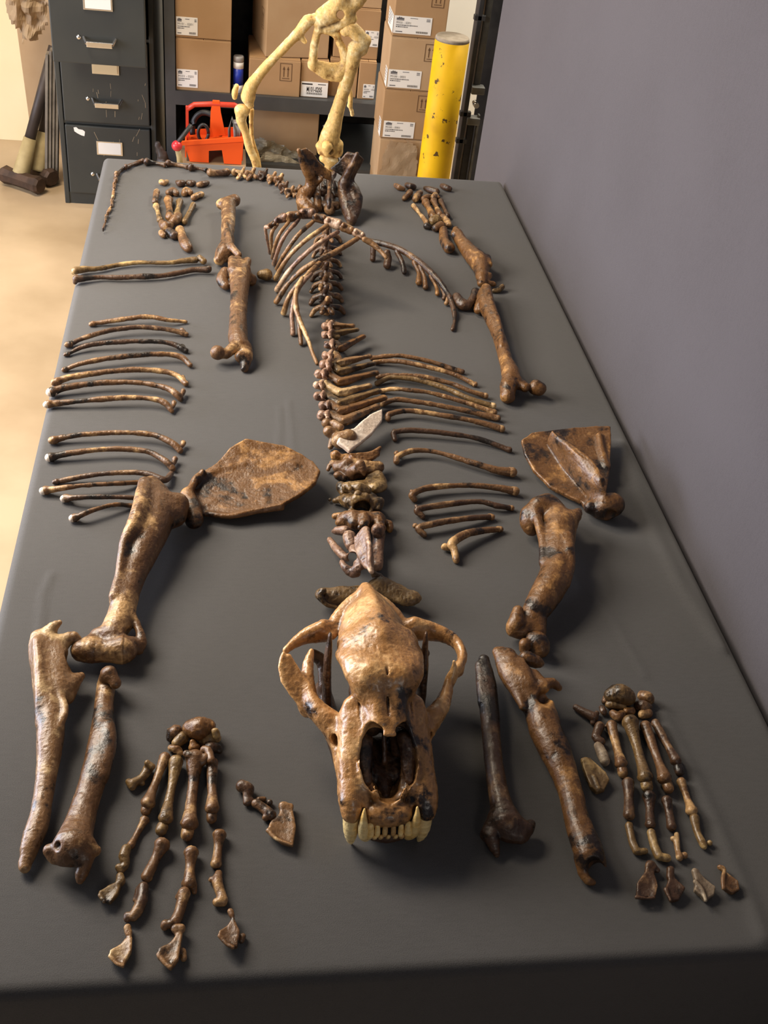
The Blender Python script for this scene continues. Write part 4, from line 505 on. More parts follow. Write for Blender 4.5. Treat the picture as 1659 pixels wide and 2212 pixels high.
('finger_bone','upper finger bone of the second finger, right paw','bone','finger bones of the right paw',[(None,None,'bone_dark',1.1,0.5,[('c',[[299.9,198.9,8.3,7.76],[297.9,189.5,6.1,5.58],[295.9,181.6,5.3,4.83],[293,171.6,5.9,5.4],[289.8,161.5,7,6.5]],1,(0,0,1),1.8,0),('c',[[297.1,200.2,6.3,4.82],[304.5,200.3,6.3,4.82]],1,(0,0,1),1.5,0),('c',[[302.2,207.9,8.8,4.84]],1,(0,0,1),0.8,1),('c',[[287.7,163.2,4.4,3.91]],1,(0,0,1),1.2,0),('c',[[294.5,163.3,4.4,3.91]],1,(0,0,1),1.2,0),('c',[[288.7,155.5,5.2,2.72]],1,(0,0,1),1,1)],[])]),
('finger_bone','upper finger bone of the third finger, right paw','bone','finger bones of the right paw',[(None,None,'bone_dark',1.1,0.5,[('c',[[320.5,193.5,6.6,6.1],[319.4,184,5.6,5.07],[318.4,176.5,4.9,4.39],[316.7,167.2,5.4,4.91],[315,158,5.9,5.42]],1,(0,0,1),1.8,0),('c',[[318.1,193.9,5.3,3.78],[324.2,194.9,5.3,3.79]],1,(0,0,1),1.5,0),('c',[[321.4,200.5,7,3.8]],1,(0,0,1),0.8,1),('c',[[313.2,159,3.8,3.26]],1,(0,0,1),1.2,0),('c',[[319.1,160,3.8,3.26]],1,(0,0,1),1.2,0),('c',[[314.7,153,4.8,2.27]],1,(0,0,1),1,1)],[])]),
('finger_bone','upper finger bone of the rightmost finger, right paw','bone','finger bones of the right paw',[(None,None,'bone',1.1,0.5,[('c',[[348.6,221.1,6.2,5.65],[348.6,209.7,5.2,4.65],[348.5,200.8,4.5,4.03],[347.7,189.9,5,4.5],[346.1,178,7.1,6.61]],1,(0,0,1),1.8,0),('c',[[346.3,221,5,3.51],[352.1,222.8,5,3.51]],1,(0,0,1),1.5,0),('c',[[348.7,227.5,6.5,3.52]],1,(0,0,1),0.8,1),('c',[[343.8,178.7,4.5,3.97]],1,(0,0,1),1.2,0),('c',[[351.3,181,4.5,3.98]],1,(0,0,1),1.2,0),('c',[[346.8,172.3,5.3,2.77]],1,(0,0,1),1,1)],[])]),
('finger_bone','lower finger bone of the leftmost finger, right paw','bone','finger bones of the right paw',[(None,None,'bone_olive',1.1,0.5,[('c',[[263.8,161.2,5.4,4.86],[261.8,141.2,4.8,4.27],[262.7,128.1,4.7,4.23]],1,(0,0,1),2,0),('c',[[266.9,127.5,4.2,3.71],[273.6,128.3,3.7,3.18]],1,(0,0,1),2,0)],[])]),
('finger_bone','grey-yellow lower finger bone of the second finger, right paw','bone','finger bones of the right paw',[(None,None,'bone_olive',1.1,0.5,[('c',[[287.5,150.5,5.9,5.38],[286.1,133.7,5.3,4.79],[286.6,119.8,5.3,4.75]],1,(0,0,1),2,0),('c',[[292,118.4,4.7,4.22],[296.6,117.4,4.7,4.22]],1,(0,0,1),2,0)],[])]),
('finger_bone','thin lower finger bone with a flag-like top, third finger, right paw','bone','finger bones of the right paw',[(None,None,'bone_pale',1.1,0.5,[('c',[[319.1,149.4,3.2,2.7],[314.9,137.9,4.3,3.75],[313,127.4,3.7,3.2],[311.4,117.6,4.7,4.23]],1,(0,0,1),2,0),('c',[[312.5,142.9,3.7,3.23]],1,(0,0,1),2,0),('c',[[319,120.6,4.2,3.72]],1,(0,0,1),2,0)],[])]),
('finger_bone','lower finger bone of the rightmost finger, right paw','bone','finger bones of the right paw',[(None,None,'bone_olive',1.1,0.5,[('c',[[346.7,168.1,6,5.48],[344.4,150.4,4.8,4.34],[344.8,135.8,5.3,4.83],[345.6,131.4,4.8,4.29]],1,(0,0,1),2,0),('c',[[354.7,135.7,3.7,3.23]],1,(0,0,1),2,0)],[])]),
('claw_bone','square-ended brown claw bone, leftmost of the front row, right paw','bone','claw bones in front of the right paw',[(None,None,'bone_dark',1.1,0.5,[('p',[[267.3,107.9,6.2],[278.2,109.7,6.2],[273.1,95.7,6.2],[272.1,79.7,6.2],[265.6,67.8,6.2],[242.6,68.2,6.2],[249.1,85.1,6.2],[263.1,99.1,6.2]],8,3,2,0),('c',[[272.7,107.7,6.2,5.71],[279,101.4,6.2,2.59]],1,(0,0,1),3,0),('c',[[243.3,67.7,9.2,2.01],[254.6,65.8,9.2,1.51],[263.4,66.1,9.2,1.51]],1,(0,0,1),2,0)],[])]),
('claw_bone','dark ragged claw bone, second of the front row, right paw','bone','claw bones in front of the right paw',[(None,None,'bone_dark',1.1,0.5,[('p',[[292.2,101.8,4.7],[297,101.6,4.7],[296.5,89.8,4.7],[303,76.3,4.7],[291.9,63.9,4.7],[282,63,4.7],[280,77.4,4.7],[287.9,88.7,4.7]],8,3,2,0),('c',[[294.9,101.7,4.7,4.15],[290.7,93,4.7,3.09]],1,(0,0,1),3,0),('c',[[279.9,75.5,7.6,2.54],[281.1,62.6,7.6,1.51]],1,(0,0,1),2,0)],[])]),
('claw_bone','greyish notched claw bone, third of the front row, right paw','bone','claw bones in front of the right paw',[(None,None,'bone_grey',1.1,0.5,[('p',[[320.1,97.6,4.7],[326.2,98.8,4.7],[330.8,88.2,4.7],[338.9,76.1,4.7],[334.4,67.6,4.7],[322.3,61.1,4.7],[318.1,68.4,4.7],[312.7,74.4,4.7],[318.8,85.8,4.7]],8,3,2,0),('c',[[323.1,98.2,4.7,4.15],[323.5,91.5,4.7,3.62]],1,(0,0,1),3,0),('c',[[317.2,84,7.6,2.57],[321.8,73.6,7.6,2.55],[321.3,60.7,7.6,2.02]],1,(0,0,1),2,0)],[])]),
('claw_bone','pear-shaped orange claw bone at the right end of the front row','bone','claw bones in front of the right paw',[(None,None,'bone',1.1,0.5,[('p',[[357,102.1,4.5],[359.8,94.4,4.5],[367.8,82.1,4.5],[366,72,4.5],[357.1,68.8,4.5],[348,74.3,4.5],[350.4,84.4,4.5],[357.1,94.5,4.5]],8,3,2,0),('c',[[354.3,102.2,4.5,3.13],[357.6,99.8,4.5,3.13]],1,(0,0,1),3,0),('c',[[355.3,94.2,7.5,2.08],[349.4,82.6,7.5,2.06],[346.9,74,7.5,2.05]],1,(0,0,1),2,0)],[])]),
('shin_bone','upright shin bone left of the rib cage, behind the left thigh bone','bone',None,[(None,None,'bone',1.74,0.78,[('c',[[-212.5,1824.3,20.8,12.56],[-196.7,1832.5,22.8,13.65],[-183.6,1840.4,24.8,13.69]],1,(0,0,1),6,0),('c',[[-196.7,1818.3,22.8,16.73],[-196.8,1749.1,22.8,15.34],[-199.6,1682.5,22.8,14.01],[-199.6,1619,22.8,14.7],[-203.6,1579.9,20.8,20.3]],1,(0,0,1),7,0),('c',[[-205.3,1685.7,38.8,4.99],[-197.2,1618.3,40.8,5.85],[-192,1573.8,38.8,6.73],[-176.1,1545.9,32.8,6.68]],1,(0,0,1),6,0),('c',[[-210.3,1571.2,18.8,15.43],[-216.7,1554.9,14.8,11.52]],1,(0,0,1),6,0),('c',[[-210.2,1512.4,28.8,13.2],[-210.1,1532.1,14.8,13.34]],1,(0,0,1),4,1)],[])]),
('thigh_bone','brown thigh bone with a shiny ball head, left of the spine','bone',None,[(None,None,'bone',1.56,0.7,[('c',[[-179.6,1527.1,27.6,11.38],[-174,1479.6,25.6,21.5],[-176.1,1414.6,23.6,18.26],[-178.1,1343,23.6,16.01],[-179.9,1280.5,23.6,16.51],[-180.4,1226.3,23.6,17.88],[-176.7,1193.4,21.6,16.82]],1,(0,0,1),7,0),('c',[[-190.1,1512.2,37.6,8.46],[-188.9,1467,37.6,9.26]],1,(0,0,1),5,0),('c',[[-159,1517,33.6,8.51],[-165.4,1481.4,31.6,11.2]],1,(0,0,1),5,0),('c',[[-204.6,1483.8,23.6,10.27],[-210.3,1464.1,15.6,12.08],[-202.9,1447.5,11.6,9.25]],1,(0,0,1),5,0),('c',[[-153.3,1473.4,13.6,13.11]],1,(0,0,1),6,0),('c',[[-200.4,1432.9,33.6,6.4]],1,(0,0,1),3,1),('c',[[-167.4,1192.1,19.6,12.63],[-166.3,1168.3,15.6,11.69],[-169,1141.2,7.6,6.63]],1,(0,0,1),6,0),('c',[[-189.8,1183.9,23.6,10.88],[-202.8,1166,21.6,9.14]],1,(0,0,1),7,0),('c',[[-217.1,1166.8,23.6,13.68]],1,(0,0,1),4,0),('c',[[-176.9,1160.9,19.6,9.97]],1,(0,0,1),6,0)],[])]),
('knee_cap','small round knee bone beside the left end of the rib cage','bone',None,[(None,None,'bone_olive',1.66,0.75,[('c',[[-130.6,1499.5,12.9,9.5],[-120.2,1500.5,12.9,12.36]],1,(0,0,1),5,0)],[])]),
('slender_leg_bone','far one of two thin leg bones crossing the left table edge','bone',None,[(None,None,'bone_olive',1.66,0.75,[('c',[[-499.5,1484,11.9,7.39],[-482.3,1493.8,11,6.5],[-454.9,1503.4,9.2,4.67],[-419.4,1524.1,8.7,4.25],[-379.8,1537.9,8.8,4.28],[-327.3,1542,8.8,4.3],[-292.4,1551.6,9.8,5.28],[-265.8,1558,11.2,6.75]],1,(0,0,1),3,0),('c',[[-257,1562.4,14.5,5.79],[-247.9,1554.7,10.5,6.75]],1,(0,0,1),2,0),('c',[[-504.8,1490.6,5.1,4.64]],1,(0,0,1),2,0)],[])]),
('slender_leg_bone','near one of two thin leg bones crossing the left table edge','bone',None,[(None,None,'bone_dark',1.63,0.73,[('c',[[-494.5,1449.3,11.8,7.3],[-475.9,1457.1,10,5.5],[-446,1466.7,9.1,4.61],[-409.5,1468.1,9.6,5.09],[-370.1,1474.7,10.1,5.58],[-330.5,1483.2,9.6,5.15],[-296.6,1500.1,9.2,4.72],[-267.8,1514,10.2,5.7],[-238.4,1516.3,11.2,6.66]],1,(0,0,1),3,0),('c',[[-497.1,1448.1,5.1,4.57]],1,(0,0,1),2,0),('c',[[-237,1518.2,14.5,4.76]],1,(0,0,1),2,0)],[])]),
('shin_bone','tan shin bone in the right hind leg, widening toward the knee','bone',None,[(None,None,'bone_ochre',1.76,0.79,[('c',[[318.4,1728.5,21.7,12.61],[323.5,1682.7,21.7,14.51],[332.7,1633.1,21.7,18.37],[343.7,1595.9,21.7,21.2],[344.3,1558.7,21.7,17.94],[337.6,1516.3,21.7,12.77],[332.6,1494.3,19.7,8.78]],1,(0,0,1),6,0),('c',[[310.9,1719,25.7,7.32],[317.7,1743.4,25.7,7.38]],1,(0,0,1),3,0),('c',[[361.7,1592.4,29.7,9.06],[361.6,1565.5,29.7,6.99]],1,(0,0,1),5,0),('c',[[354.7,1524.3,23.7,6.9],[347.1,1504.6,17.7,6.86],[362.2,1503.7,13.7,5.89]],1,(0,0,1),4,0),('c',[[354.2,1537.9,41.7,5.91]],1,(0,0,1),3,1)],[])]),
('knee_cap','curved knee bone between the costal arch and right thigh bone','bone',None,[(None,None,'bone_dark',1.67,0.75,[('c',[[270,1433.7,14.9,9.56],[274,1413.8,12.9,12.35],[286.7,1405.4,12.9,10.43],[302,1426.8,14.9,8.6],[312.2,1454.2,18.9,8.68]],1,(0,0,1),5,0)],[])]),
('leg_fragment','tiny finger-like bone tip right of the right knee','bone',None,[(None,None,'bone_olive',1.71,0.77,[('c',[[360.8,1489.3,5.4,4.87],[371.9,1491.5,7.4,5.85],[380.8,1501,9.4,5.87]],1,(0,0,1),3,0)],[])]),
('thigh_bone','gleaming orange-brown thigh bone near the fabric wall','bone',None,[(None,None,'bone_ochre',1.56,0.7,[('c',[[333.9,1456.1,26.6,10.54],[325.1,1420.1,24.6,17.04],[324.2,1376.4,22.6,15.86],[326.1,1307.4,20.6,13.66],[324.4,1242.3,20.6,12.45],[320.9,1176,20.6,13.01],[320,1124.6,20.6,17.01],[309.5,1092.8,18.6,15.12]],1,(0,0,1),7,0),('c',[[306.6,1085.7,20.6,14.23],[302.4,1065.1,14.6,14.14]],1,(0,0,1),6,0),('c',[[311.7,1406.3,18.6,8.48],[307.1,1388.7,12.6,8.44]],1,(0,0,1),5,0),('c',[[326.8,1101.9,20.6,10.97],[338.5,1087.4,20.6,9.24]],1,(0,0,1),8,0),('c',[[360.5,1089.9,18.6,14.32],[365,1086.4,18.6,13.47]],1,(0,0,1),5,0),('c',[[330,1431.7,36.6,6.63],[329.4,1378,34.6,6.51],[328.9,1326.4,32.6,5.48]],1,(0,0,1),5,0),('c',[[332.1,1331.2,32.6,4.58],[326.5,1268.7,32.6,4.47],[318.5,1216.4,30.6,4.39]],1,(0,0,1),5,0)],[])]),
('heel_bone','heel bone jutting from the near end of the left hind paw','bone','bones of the left hind paw',[(None,None,'bone',1.73,0.78,[('c',[[-301.7,1697,10.5,10.04],[-295.1,1659.5,10.4,9.92],[-287.2,1625.2,12.3,11.77],[-281.5,1611.5,10.3,9.77]],1,(0,0,1),3,0)],[])]),
('ankle_bone','shiny pulley-shaped ankle bone of the left hind paw','bone','bones of the left hind paw',[(None,None,'bone',1.78,0.8,[('c',[[-318.3,1736.5,9.6,9.09],[-311.7,1746.1,11.6,11.14],[-307,1773.6,8.7,8.18]],1,(0,0,1),3,0)],[])]),
('ankle_bone','broad ankle bone on the left of the left hind paw','bone','bones of the left hind paw',[(None,None,'bone',1.77,0.8,[('c',[[-340,1727.2,9.6,9.1],[-332.3,1708.5,12.6,12.06],[-324.7,1722.5,9.6,9.1]],1,(0,0,1),3,0)],[])]),
('ankle_bone','dark ankle bone beside the heel, left hind paw','bone','bones of the left hind paw',[(None,None,'bone_dark',1.75,0.79,[('c',[[-323.3,1690.1,9.5,9.04],[-313,1670,10.5,9.98]],1,(0,0,1),3,0)],[])]),
('ankle_bone','smallest ankle bone at the left rim of the left hind paw','bone','bones of the left hind paw',[(None,None,'bone',1.75,0.79,[('c',[[-341.1,1688.2,6.5,6.02],[-336.4,1675.9,6.5,6]],1,(0,0,1),2,0)],[])]),
('sole_bone','sole bone, leftmost of four in the left hind paw','bone','sole bones of the left hind paw',[(None,None,'bone_olive',1.81,0.81,[('c',[[-346.7,1750.7,7.6,7.13],[-350.2,1774.4,6.1,5.62],[-353,1792.2,5.4,4.92],[-355.9,1809.4,6.1,5.56],[-358.8,1825,7.4,6.94]],1,(0,0,1),1.8,0),('c',[[-344,1756.8,5.9,4.43],[-349.8,1752.1,5.9,4.43]],1,(0,0,1),1.5,0),('c',[[-344.2,1736.5,6.7,4.4]],1,(0,0,1),0.8,1),('c',[[-356,1834,4.7,4.18]],1,(0,0,1),1.2,0),('c',[[-362.3,1828.7,4.7,4.17]],1,(0,0,1),1.2,0),('c',[[-361.5,1844.9,5.4,2.93]],1,(0,0,1),1,1)],[])]),
('sole_bone','thickest sole bone, second in the left hind paw','bone','sole bones of the left hind paw',[(None,None,'bone_ochre',1.82,0.82,[('c',[[-324.8,1759.9,10.7,10.23],[-327.2,1790.3,8.6,8.08],[-329.1,1812.9,7.6,7.08],[-331,1834.3,8.5,8.01],[-332.8,1853.4,10.5,10]],1,(0,0,1),1.8,0),('c',[[-320.7,1768.2,7.9,6.36],[-329.5,1764.6,7.9,6.35]],1,(0,0,1),1.5,0),('c',[[-322.9,1738.9,9.3,6.3]],1,(0,0,1),0.8,1),('c',[[-328.4,1864.7,6.5,6.03]],1,(0,0,1),1.2,0),('c',[[-338,1860.7,6.5,6.02]],1,(0,0,1),1.2,0),('c',[[-335.2,1885.3,6.7,4.25]],1,(0,0,1),1,1)],[])]),
('sole_bone','sole bone, third in the left hind paw','bone','sole bones of the left hind paw',[(None,None,'bone_olive',1.83,0.82,[('c',[[-311.2,1773,8.7,8.23],[-310.2,1798.1,7,6.49],[-309.3,1817,6.2,5.68],[-308.1,1834.8,6.9,6.42],[-306.8,1850.8,8.5,8.01]],1,(0,0,1),1.8,0),('c',[[-307.8,1776.2,6.6,5.11],[-315,1779.2,6.6,5.11]],1,(0,0,1),1.5,0),('c',[[-312.5,1756,7.6,5.07]],1,(0,0,1),0.8,1),('c',[[-303.2,1856.5,5.3,4.82]],1,(0,0,1),1.2,0),('c',[[-311,1859.8,5.3,4.82]],1,(0,0,1),1.2,0),('c',[[-305.9,1875.4,5.9,3.39]],1,(0,0,1),1,1)],[])]),
('sole_bone','slanting sole bone, rightmost in the left hind paw','bone','sole bones of the left hind paw',[(None,None,'bone_olive',1.82,0.82,[('c',[[-293.6,1747.1,7.7,7.15],[-288.9,1775.7,6.2,5.65],[-285.1,1797.4,5.4,4.95],[-280.7,1819.1,6.2,5.6],[-276.2,1839.4,7.5,7]],1,(0,0,1),1.8,0),('c',[[-290.8,1747.7,5.9,4.44],[-296.7,1754.1,5.9,4.44]],1,(0,0,1),1.5,0),('c',[[-296.6,1733.9,6.8,4.41]],1,(0,0,1),0.8,1),('c',[[-273.2,1842.2,4.8,4.21]],1,(0,0,1),1.2,0),('c',[[-279.5,1849.5,4.8,4.22]],1,(0,0,1),1.2,0),('c',[[-273.5,1858.9,5.5,2.96]],1,(0,0,1),1,1)],[])]),
('toe_bone','toe bone, leftmost, tipping the left hind paw','bone','toe bones of the left hind paw',[(None,None,'bone',1.85,0.83,[('c',[[-362.1,1847.4,6.8,6.3],[-362.1,1876,6.9,6.36],[-360.9,1899.2,8,7.47]],1,(0,0,1),2,0)],[])]),
('toe_bone','toe bone of two knobs, second in the left hind paw','bone','toe bones of the left hind paw',[(None,None,'bone',1.87,0.84,[('c',[[-333.2,1899.4,8,7.48],[-324.9,1909,9.1,8.58],[-317.2,1901.6,8,7.49]],1,(0,0,1),2,0)],[])]),
('toe_bone','toe bone, third in the left hind paw','bone','toe bones of the left hind paw',[(None,None,'bone',1.88,0.85,[('c',[[-298.3,1904.1,8,7.51],[-294.3,1916.9,9.1,8.61],[-285.2,1909.6,8,7.53]],1,(0,0,1),2,0)],[])]),
('toe_bone','toe bone, rightmost in the left hind paw','bone','toe bones of the left hind paw',[(None,None,'bone',1.87,0.84,[('c',[[-275.7,1881.7,8,7.47],[-268.7,1893.6,8,7.5],[-258.5,1904.9,7,6.45]],1,(0,0,1),2,0)],[])]),
('toe_tip_bone','tiny toe tip, first from the left in the far left row of four','bone','toe tips at the far left',[(None,None,'bone',1.91,0.86,[('c',[[-353.6,1962.3,7.1,6.56],[-347.5,1957.9,7.1,6.55],[-340.7,1971.8,5,4.39]],1,(0,0,1),2,0)],[])]),
('toe_tip_bone','tiny toe tip, second from the left in the far left row of four','bone','toe tips at the far left',[(None,None,'bone_dark',1.92,0.86,[('c',[[-316.9,1972.7,6,5.49],[-310.4,1958.5,8.2,7.66],[-303.2,1966,7.1,6.58]],1,(0,0,1),2,0)],[])]),
('toe_tip_bone','tiny toe tip, third from the left in the far left row of four','bone','toe tips at the far left',[(None,None,'bone_dark',1.92,0.86,[('c',[[-291.2,1967.7,7.1,6.59],[-285.1,1962.1,8.2,7.68],[-277.8,1972.3,6,5.51]],1,(0,0,1),2,0)],[])]),
('toe_tip_bone','tiny toe tip, fourth from the left in the far left row of four','bone','toe tips at the far left',[(None,None,'bone_dark',1.93,0.87,[('c',[[-267,1959.6,7.1,6.58],[-258.1,1962.1,8.2,7.69],[-246.2,1976.8,6,5.52]],1,(0,0,1),2,0)],[])]),
('toe_tip_bone','tiny toe tip, first from the left in the far right row of four','bone','toe tips at the far right',[(None,None,'bone',2.01,0.9,[('c',[[214.8,2028.7,6.3,5.76],[222.6,2013.2,7.4,6.88],[232.2,2010.5,6.2,5.74]],1,(0,0,1),2,0)],[])]),
('toe_tip_bone','tiny toe tip, second from the left in the far right row of four','bone','toe tips at the far right',[(None,None,'bone_dark',2.02,0.91,[('c',[[243.5,2033,6.3,5.78],[251.2,2018.1,8.6,8.05],[260.8,2025,6.3,5.77]],1,(0,0,1),2,0)],[])]),
('toe_tip_bone','tiny toe tip, third from the left in the far right row of four','bone','toe tips at the far right',[(None,None,'bone_dark',2.01,0.9,[('c',[[288.8,2023.3,6.4,5.78],[299,2007.5,8.6,8.05],[312.7,1996.4,9.7,9.18]],1,(0,0,1),2,0)],[])]),
('toe_tip_bone','tiny toe tip, fourth from the left in the far right row of four','bone','toe tips at the far right',[(None,None,'bone_dark',2.03,0.91,[('c',[[334.7,2043.9,6.3,5.82],[341.8,2027.5,8.6,8.12],[351.1,2022.5,7.5,6.95]],1,(0,0,1),2,0)],[])]),
('toe_bone','leftmost toe bone of the right hind paw','bone','toe bones of the right hind paw',[(None,None,'bone',1.97,0.89,[('c',[[227.1,1949.7,7.2,6.73],[236.3,1967.6,7.3,6.77],[245.1,1983.1,8.4,7.94]],1,(0,0,1),2,0)],[])]),
('toe_bone','second toe bone of the right hind paw','bone','toe bones of the right hind paw',[(None,None,'bone',1.98,0.89,[('c',[[252.4,1944,8.4,7.85],[262.6,1968.7,8.4,7.91],[272.2,1986.1,7.3,6.82]],1,(0,0,1),2,0)],[])]),
('toe_bone','third toe bone of the right hind paw','bone','toe bones of the right hind paw',[(None,None,'bone',1.98,0.89,[('c',[[274.1,1949.5,7.3,6.75],[283.4,1958.2,8.4,7.9],[292.6,1971.4,6.2,5.67]],1,(0,0,1),2,0)],[])]),
('toe_bone','rightmost toe bone of the right hind paw','bone','toe bones of the right hind paw',[(None,None,'bone',1.98,0.89,[('c',[[299.9,1957,8.4,7.9],[307.4,1977.5,7.3,6.82],[312.5,1964,6.2,5.66]],1,(0,0,1),2,0)],[])]),
('sole_bone','pale sole bone, leftmost of four in the right hind paw','bone','sole bones of the right hind paw',[(None,None,'bone_pale',1.92,0.86,[('c',[[262.7,1814.1,7,6.48],[258,1842.6,5.6,5.11],[254.1,1864.4,5,4.47],[249,1886.3,5.6,5.06],[243.5,1907.7,6.5,5.99]],1,(0,0,1),1.8,0),('c',[[266.4,1822.2,5.5,4.03],[260.4,1812.8,5.5,4.02]],1,(0,0,1),1.5,0),('c',[[265.7,1804.5,6,4.01]],1,(0,0,1),0.8,1),('c',[[247.7,1918.3,4.1,3.61]],1,(0,0,1),1.2,0),('c',[[241.5,1908.3,4.1,3.6]],1,(0,0,1),1.2,0),('c',[[241.9,1921.7,5,2.53]],1,(0,0,1),1,1)],[])]),
('sole_bone','orange sole bone, second in the right hind paw','bone','sole bones of the right hind paw',[(None,None,'bone_ochre',1.93,0.87,[('c',[[280.8,1840,10.4,9.8],[280.3,1867.5,8.3,7.73],[279.6,1887.9,7.3,6.76],[277.7,1906.7,8.2,7.65],[275.6,1924.4,9.5,9.04]],1,(0,0,1),1.8,0),('c',[[287,1851.5,7.6,6.1],[277.2,1840.8,7.6,6.08]],1,(0,0,1),1.5,0),('c',[[283,1822.4,8.9,6.05]],1,(0,0,1),0.8,1),('c',[[282.3,1938.7,6.1,5.46]],1,(0,0,1),1.2,0),('c',[[272.4,1927.4,5.9,5.43]],1,(0,0,1),1.2,0),('c',[[275.9,1950.9,6.4,3.83]],1,(0,0,1),1,1)],[])]),
('sole_bone','sole bone, third in the right hind paw','bone','sole bones of the right hind paw',[(None,None,'bone',1.94,0.87,[('c',[[299.7,1857.2,9.3,8.77],[299.7,1882.9,7.4,6.91],[299.4,1901.8,6.6,6.05],[298.2,1919.4,7.3,6.84],[296.8,1936.2,8.7,8.08]],1,(0,0,1),1.8,0),('c',[[305.2,1867.1,7.1,5.46],[296.5,1858.2,7,5.44]],1,(0,0,1),1.5,0),('c',[[301.2,1841.2,7.9,5.41]],1,(0,0,1),0.8,1),('c',[[302.8,1948.6,5.4,4.87]],1,(0,0,1),1.2,0),('c',[[293.9,1939.2,5.4,4.85]],1,(0,0,1),1.2,0),('c',[[297.4,1959.6,5.9,3.42]],1,(0,0,1),1,1)],[])]),
('sole_bone','dark sole bone, rightmost in the right hind paw','bone','sole bones of the right hind paw',[(None,None,'bone_dark',1.95,0.88,[('c',[[319.2,1858.3,7.1,6.59],[319,1884.7,5.7,5.2],[318.7,1904.6,5,4.54],[317.5,1924.3,5.6,5.14],[316.2,1943.4,6.6,6.08]],1,(0,0,1),1.8,0),('c',[[323.3,1865.2,5.6,4.1],[316.7,1858.4,5.6,4.09]],1,(0,0,1),1.5,0),('c',[[320.3,1846.3,6.1,4.07]],1,(0,0,1),0.8,1),('c',[[320.8,1952.8,4.2,3.66]],1,(0,0,1),1.2,0),('c',[[314.1,1945.7,4.2,3.65]],1,(0,0,1),1.2,0),('c',[[316.5,1959.9,5.1,2.57]],1,(0,0,1),1,1)],[])]),
('ankle_bone','olive ankle bone in the middle of the right hind paw','bone','bones of the right hind paw',[(None,None,'bone_olive',1.89,0.85,[('c',[[277.5,1818.7,11.3,10.81],[287.4,1823.6,12.4,11.92]],1,(0,0,1),3,0)],[])]),
('ankle_bone','pink-brown ankle bone right of the middle, right hind paw','bone','bones of the right hind paw',[(None,None,'bone',1.9,0.86,[('c',[[305.6,1842.4,9.2,8.72],[311.6,1821.5,9.2,8.66],[313.3,1805.7,8,7.55]],1,(0,0,1),3,0)],[])]),
('ankle_bone','shiny ankle bone just above the heel, right hind paw','bone','bones of the right hind paw',[(None,None,'bone',1.87,0.84,[('c',[[278.8,1781.1,9,8.52],[293.1,1790.2,11.2,10.69]],1,(0,0,1),3,0)],[])]),
('ankle_bone','dark ankle bone at the left rim of the right hind paw','bone','bones of the right hind paw',[(None,None,'bone_dark',1.88,0.85,[('c',[[259.6,1793,8,7.54],[264.5,1789.9,7,6.46]],1,(0,0,1),2,0)],[])]),
('heel_bone','orange heel bone with a black knob, right hind paw','bone','bones of the right hind paw',[(None,None,'bone_ochre',1.83,0.82,[('c',[[295.1,1768.6,10.1,9.6],[287.2,1718.6,11,10.49],[289.8,1680.3,12.9,12.44],[291.9,1669.2,12.9,12.39]],1,(0,0,1),3,0)],[])]),
('tail_vertebra','knobbly winged tail bone, first in line counting from the hip','bone','tail bones',[(None,None,'bone',1.93,0.95,[('c',[[-31.9,1951,8.9,7.97],[-41.4,1944.2,8,7.07]],1,(0,0,1),2,0),('c',[[-41.9,1939,13.9,4.84],[-41.4,1940.8,4.9,4.42]],1,(0,0,1),2,0),('c',[[-32.3,1947.4,12.9,4.97]],1,(0,0,1),2,0),('c',[[-32.4,1943.7,11.9,4.41],[-27.2,1949.5,21.9,3.86]],1,(0,0,1),2,0),('c',[[-32.1,1948.5,9.9,4.42],[-42.3,1924.8,5.9,3.84]],1,(0,0,1),2,0),('c',[[-32.1,1948.5,9.9,4.42],[-23.3,1936.5,5.9,3.86]],1,(0,0,1),2,0),('c',[[-32.4,1943.7,11.9,4.41],[-43.4,1943.9,15.9,3.86]],1,(0,0,1),2,0)],[])]),
('tail_vertebra','knobbly winged tail bone, second in line counting from the hip','bone','tail bones',[(None,None,'bone_pale',1.93,0.95,[('c',[[-49.4,1941.4,10.3,8.82],[-57.1,1938.6,9.4,7.93]],1,(0,0,1),2,0),('c',[[-57.4,1935.6,14.5,5.44],[-56.9,1937.4,5.5,4.96]],1,(0,0,1),2,0),('c',[[-49.6,1939.8,13.5,5.51]],1,(0,0,1),2,0),('c',[[-49.7,1936.1,12.5,4.4],[-44.4,1941.9,22.5,3.85]],1,(0,0,1),2,0),('c',[[-49.4,1940.9,10.5,4.41],[-59.3,1917.4,6.5,3.83]],1,(0,0,1),2,0),('c',[[-49.4,1940.9,10.5,4.41],[-40.5,1929,6.5,3.85]],1,(0,0,1),2,0),('c',[[-49.7,1936.1,12.5,4.4],[-60.6,1936.4,16.5,3.85]],1,(0,0,1),2,0)],[])]),
('tail_vertebra','knobbly winged tail bone, third in line counting from the hip','bone','tail bones',[(None,None,'bone_dark',1.94,0.95,[('c',[[-61.8,1972.2,9.5,8.01],[-71.1,1970.9,9.5,8]],1,(0,0,1),2,0),('c',[[-71.4,1968,14.5,5.49],[-70.9,1969.6,5.5,5]],1,(0,0,1),2,0),('c',[[-62.1,1968.7,13.5,4.99]],1,(0,0,1),2,0),('c',[[-62.2,1964.9,12.5,4.44],[-56.9,1970.8,22.5,3.88]],1,(0,0,1),2,0),('c',[[-61.9,1969.8,10.5,4.44],[-71.9,1945.7,6.5,3.86]],1,(0,0,1),2,0),('c',[[-61.9,1969.8,10.5,4.44],[-53,1957.5,6.5,3.88]],1,(0,0,1),2,0),('c',[[-62.2,1964.9,12.5,4.44],[-73.1,1965.2,16.5,3.88]],1,(0,0,1),2,0)],[])]),
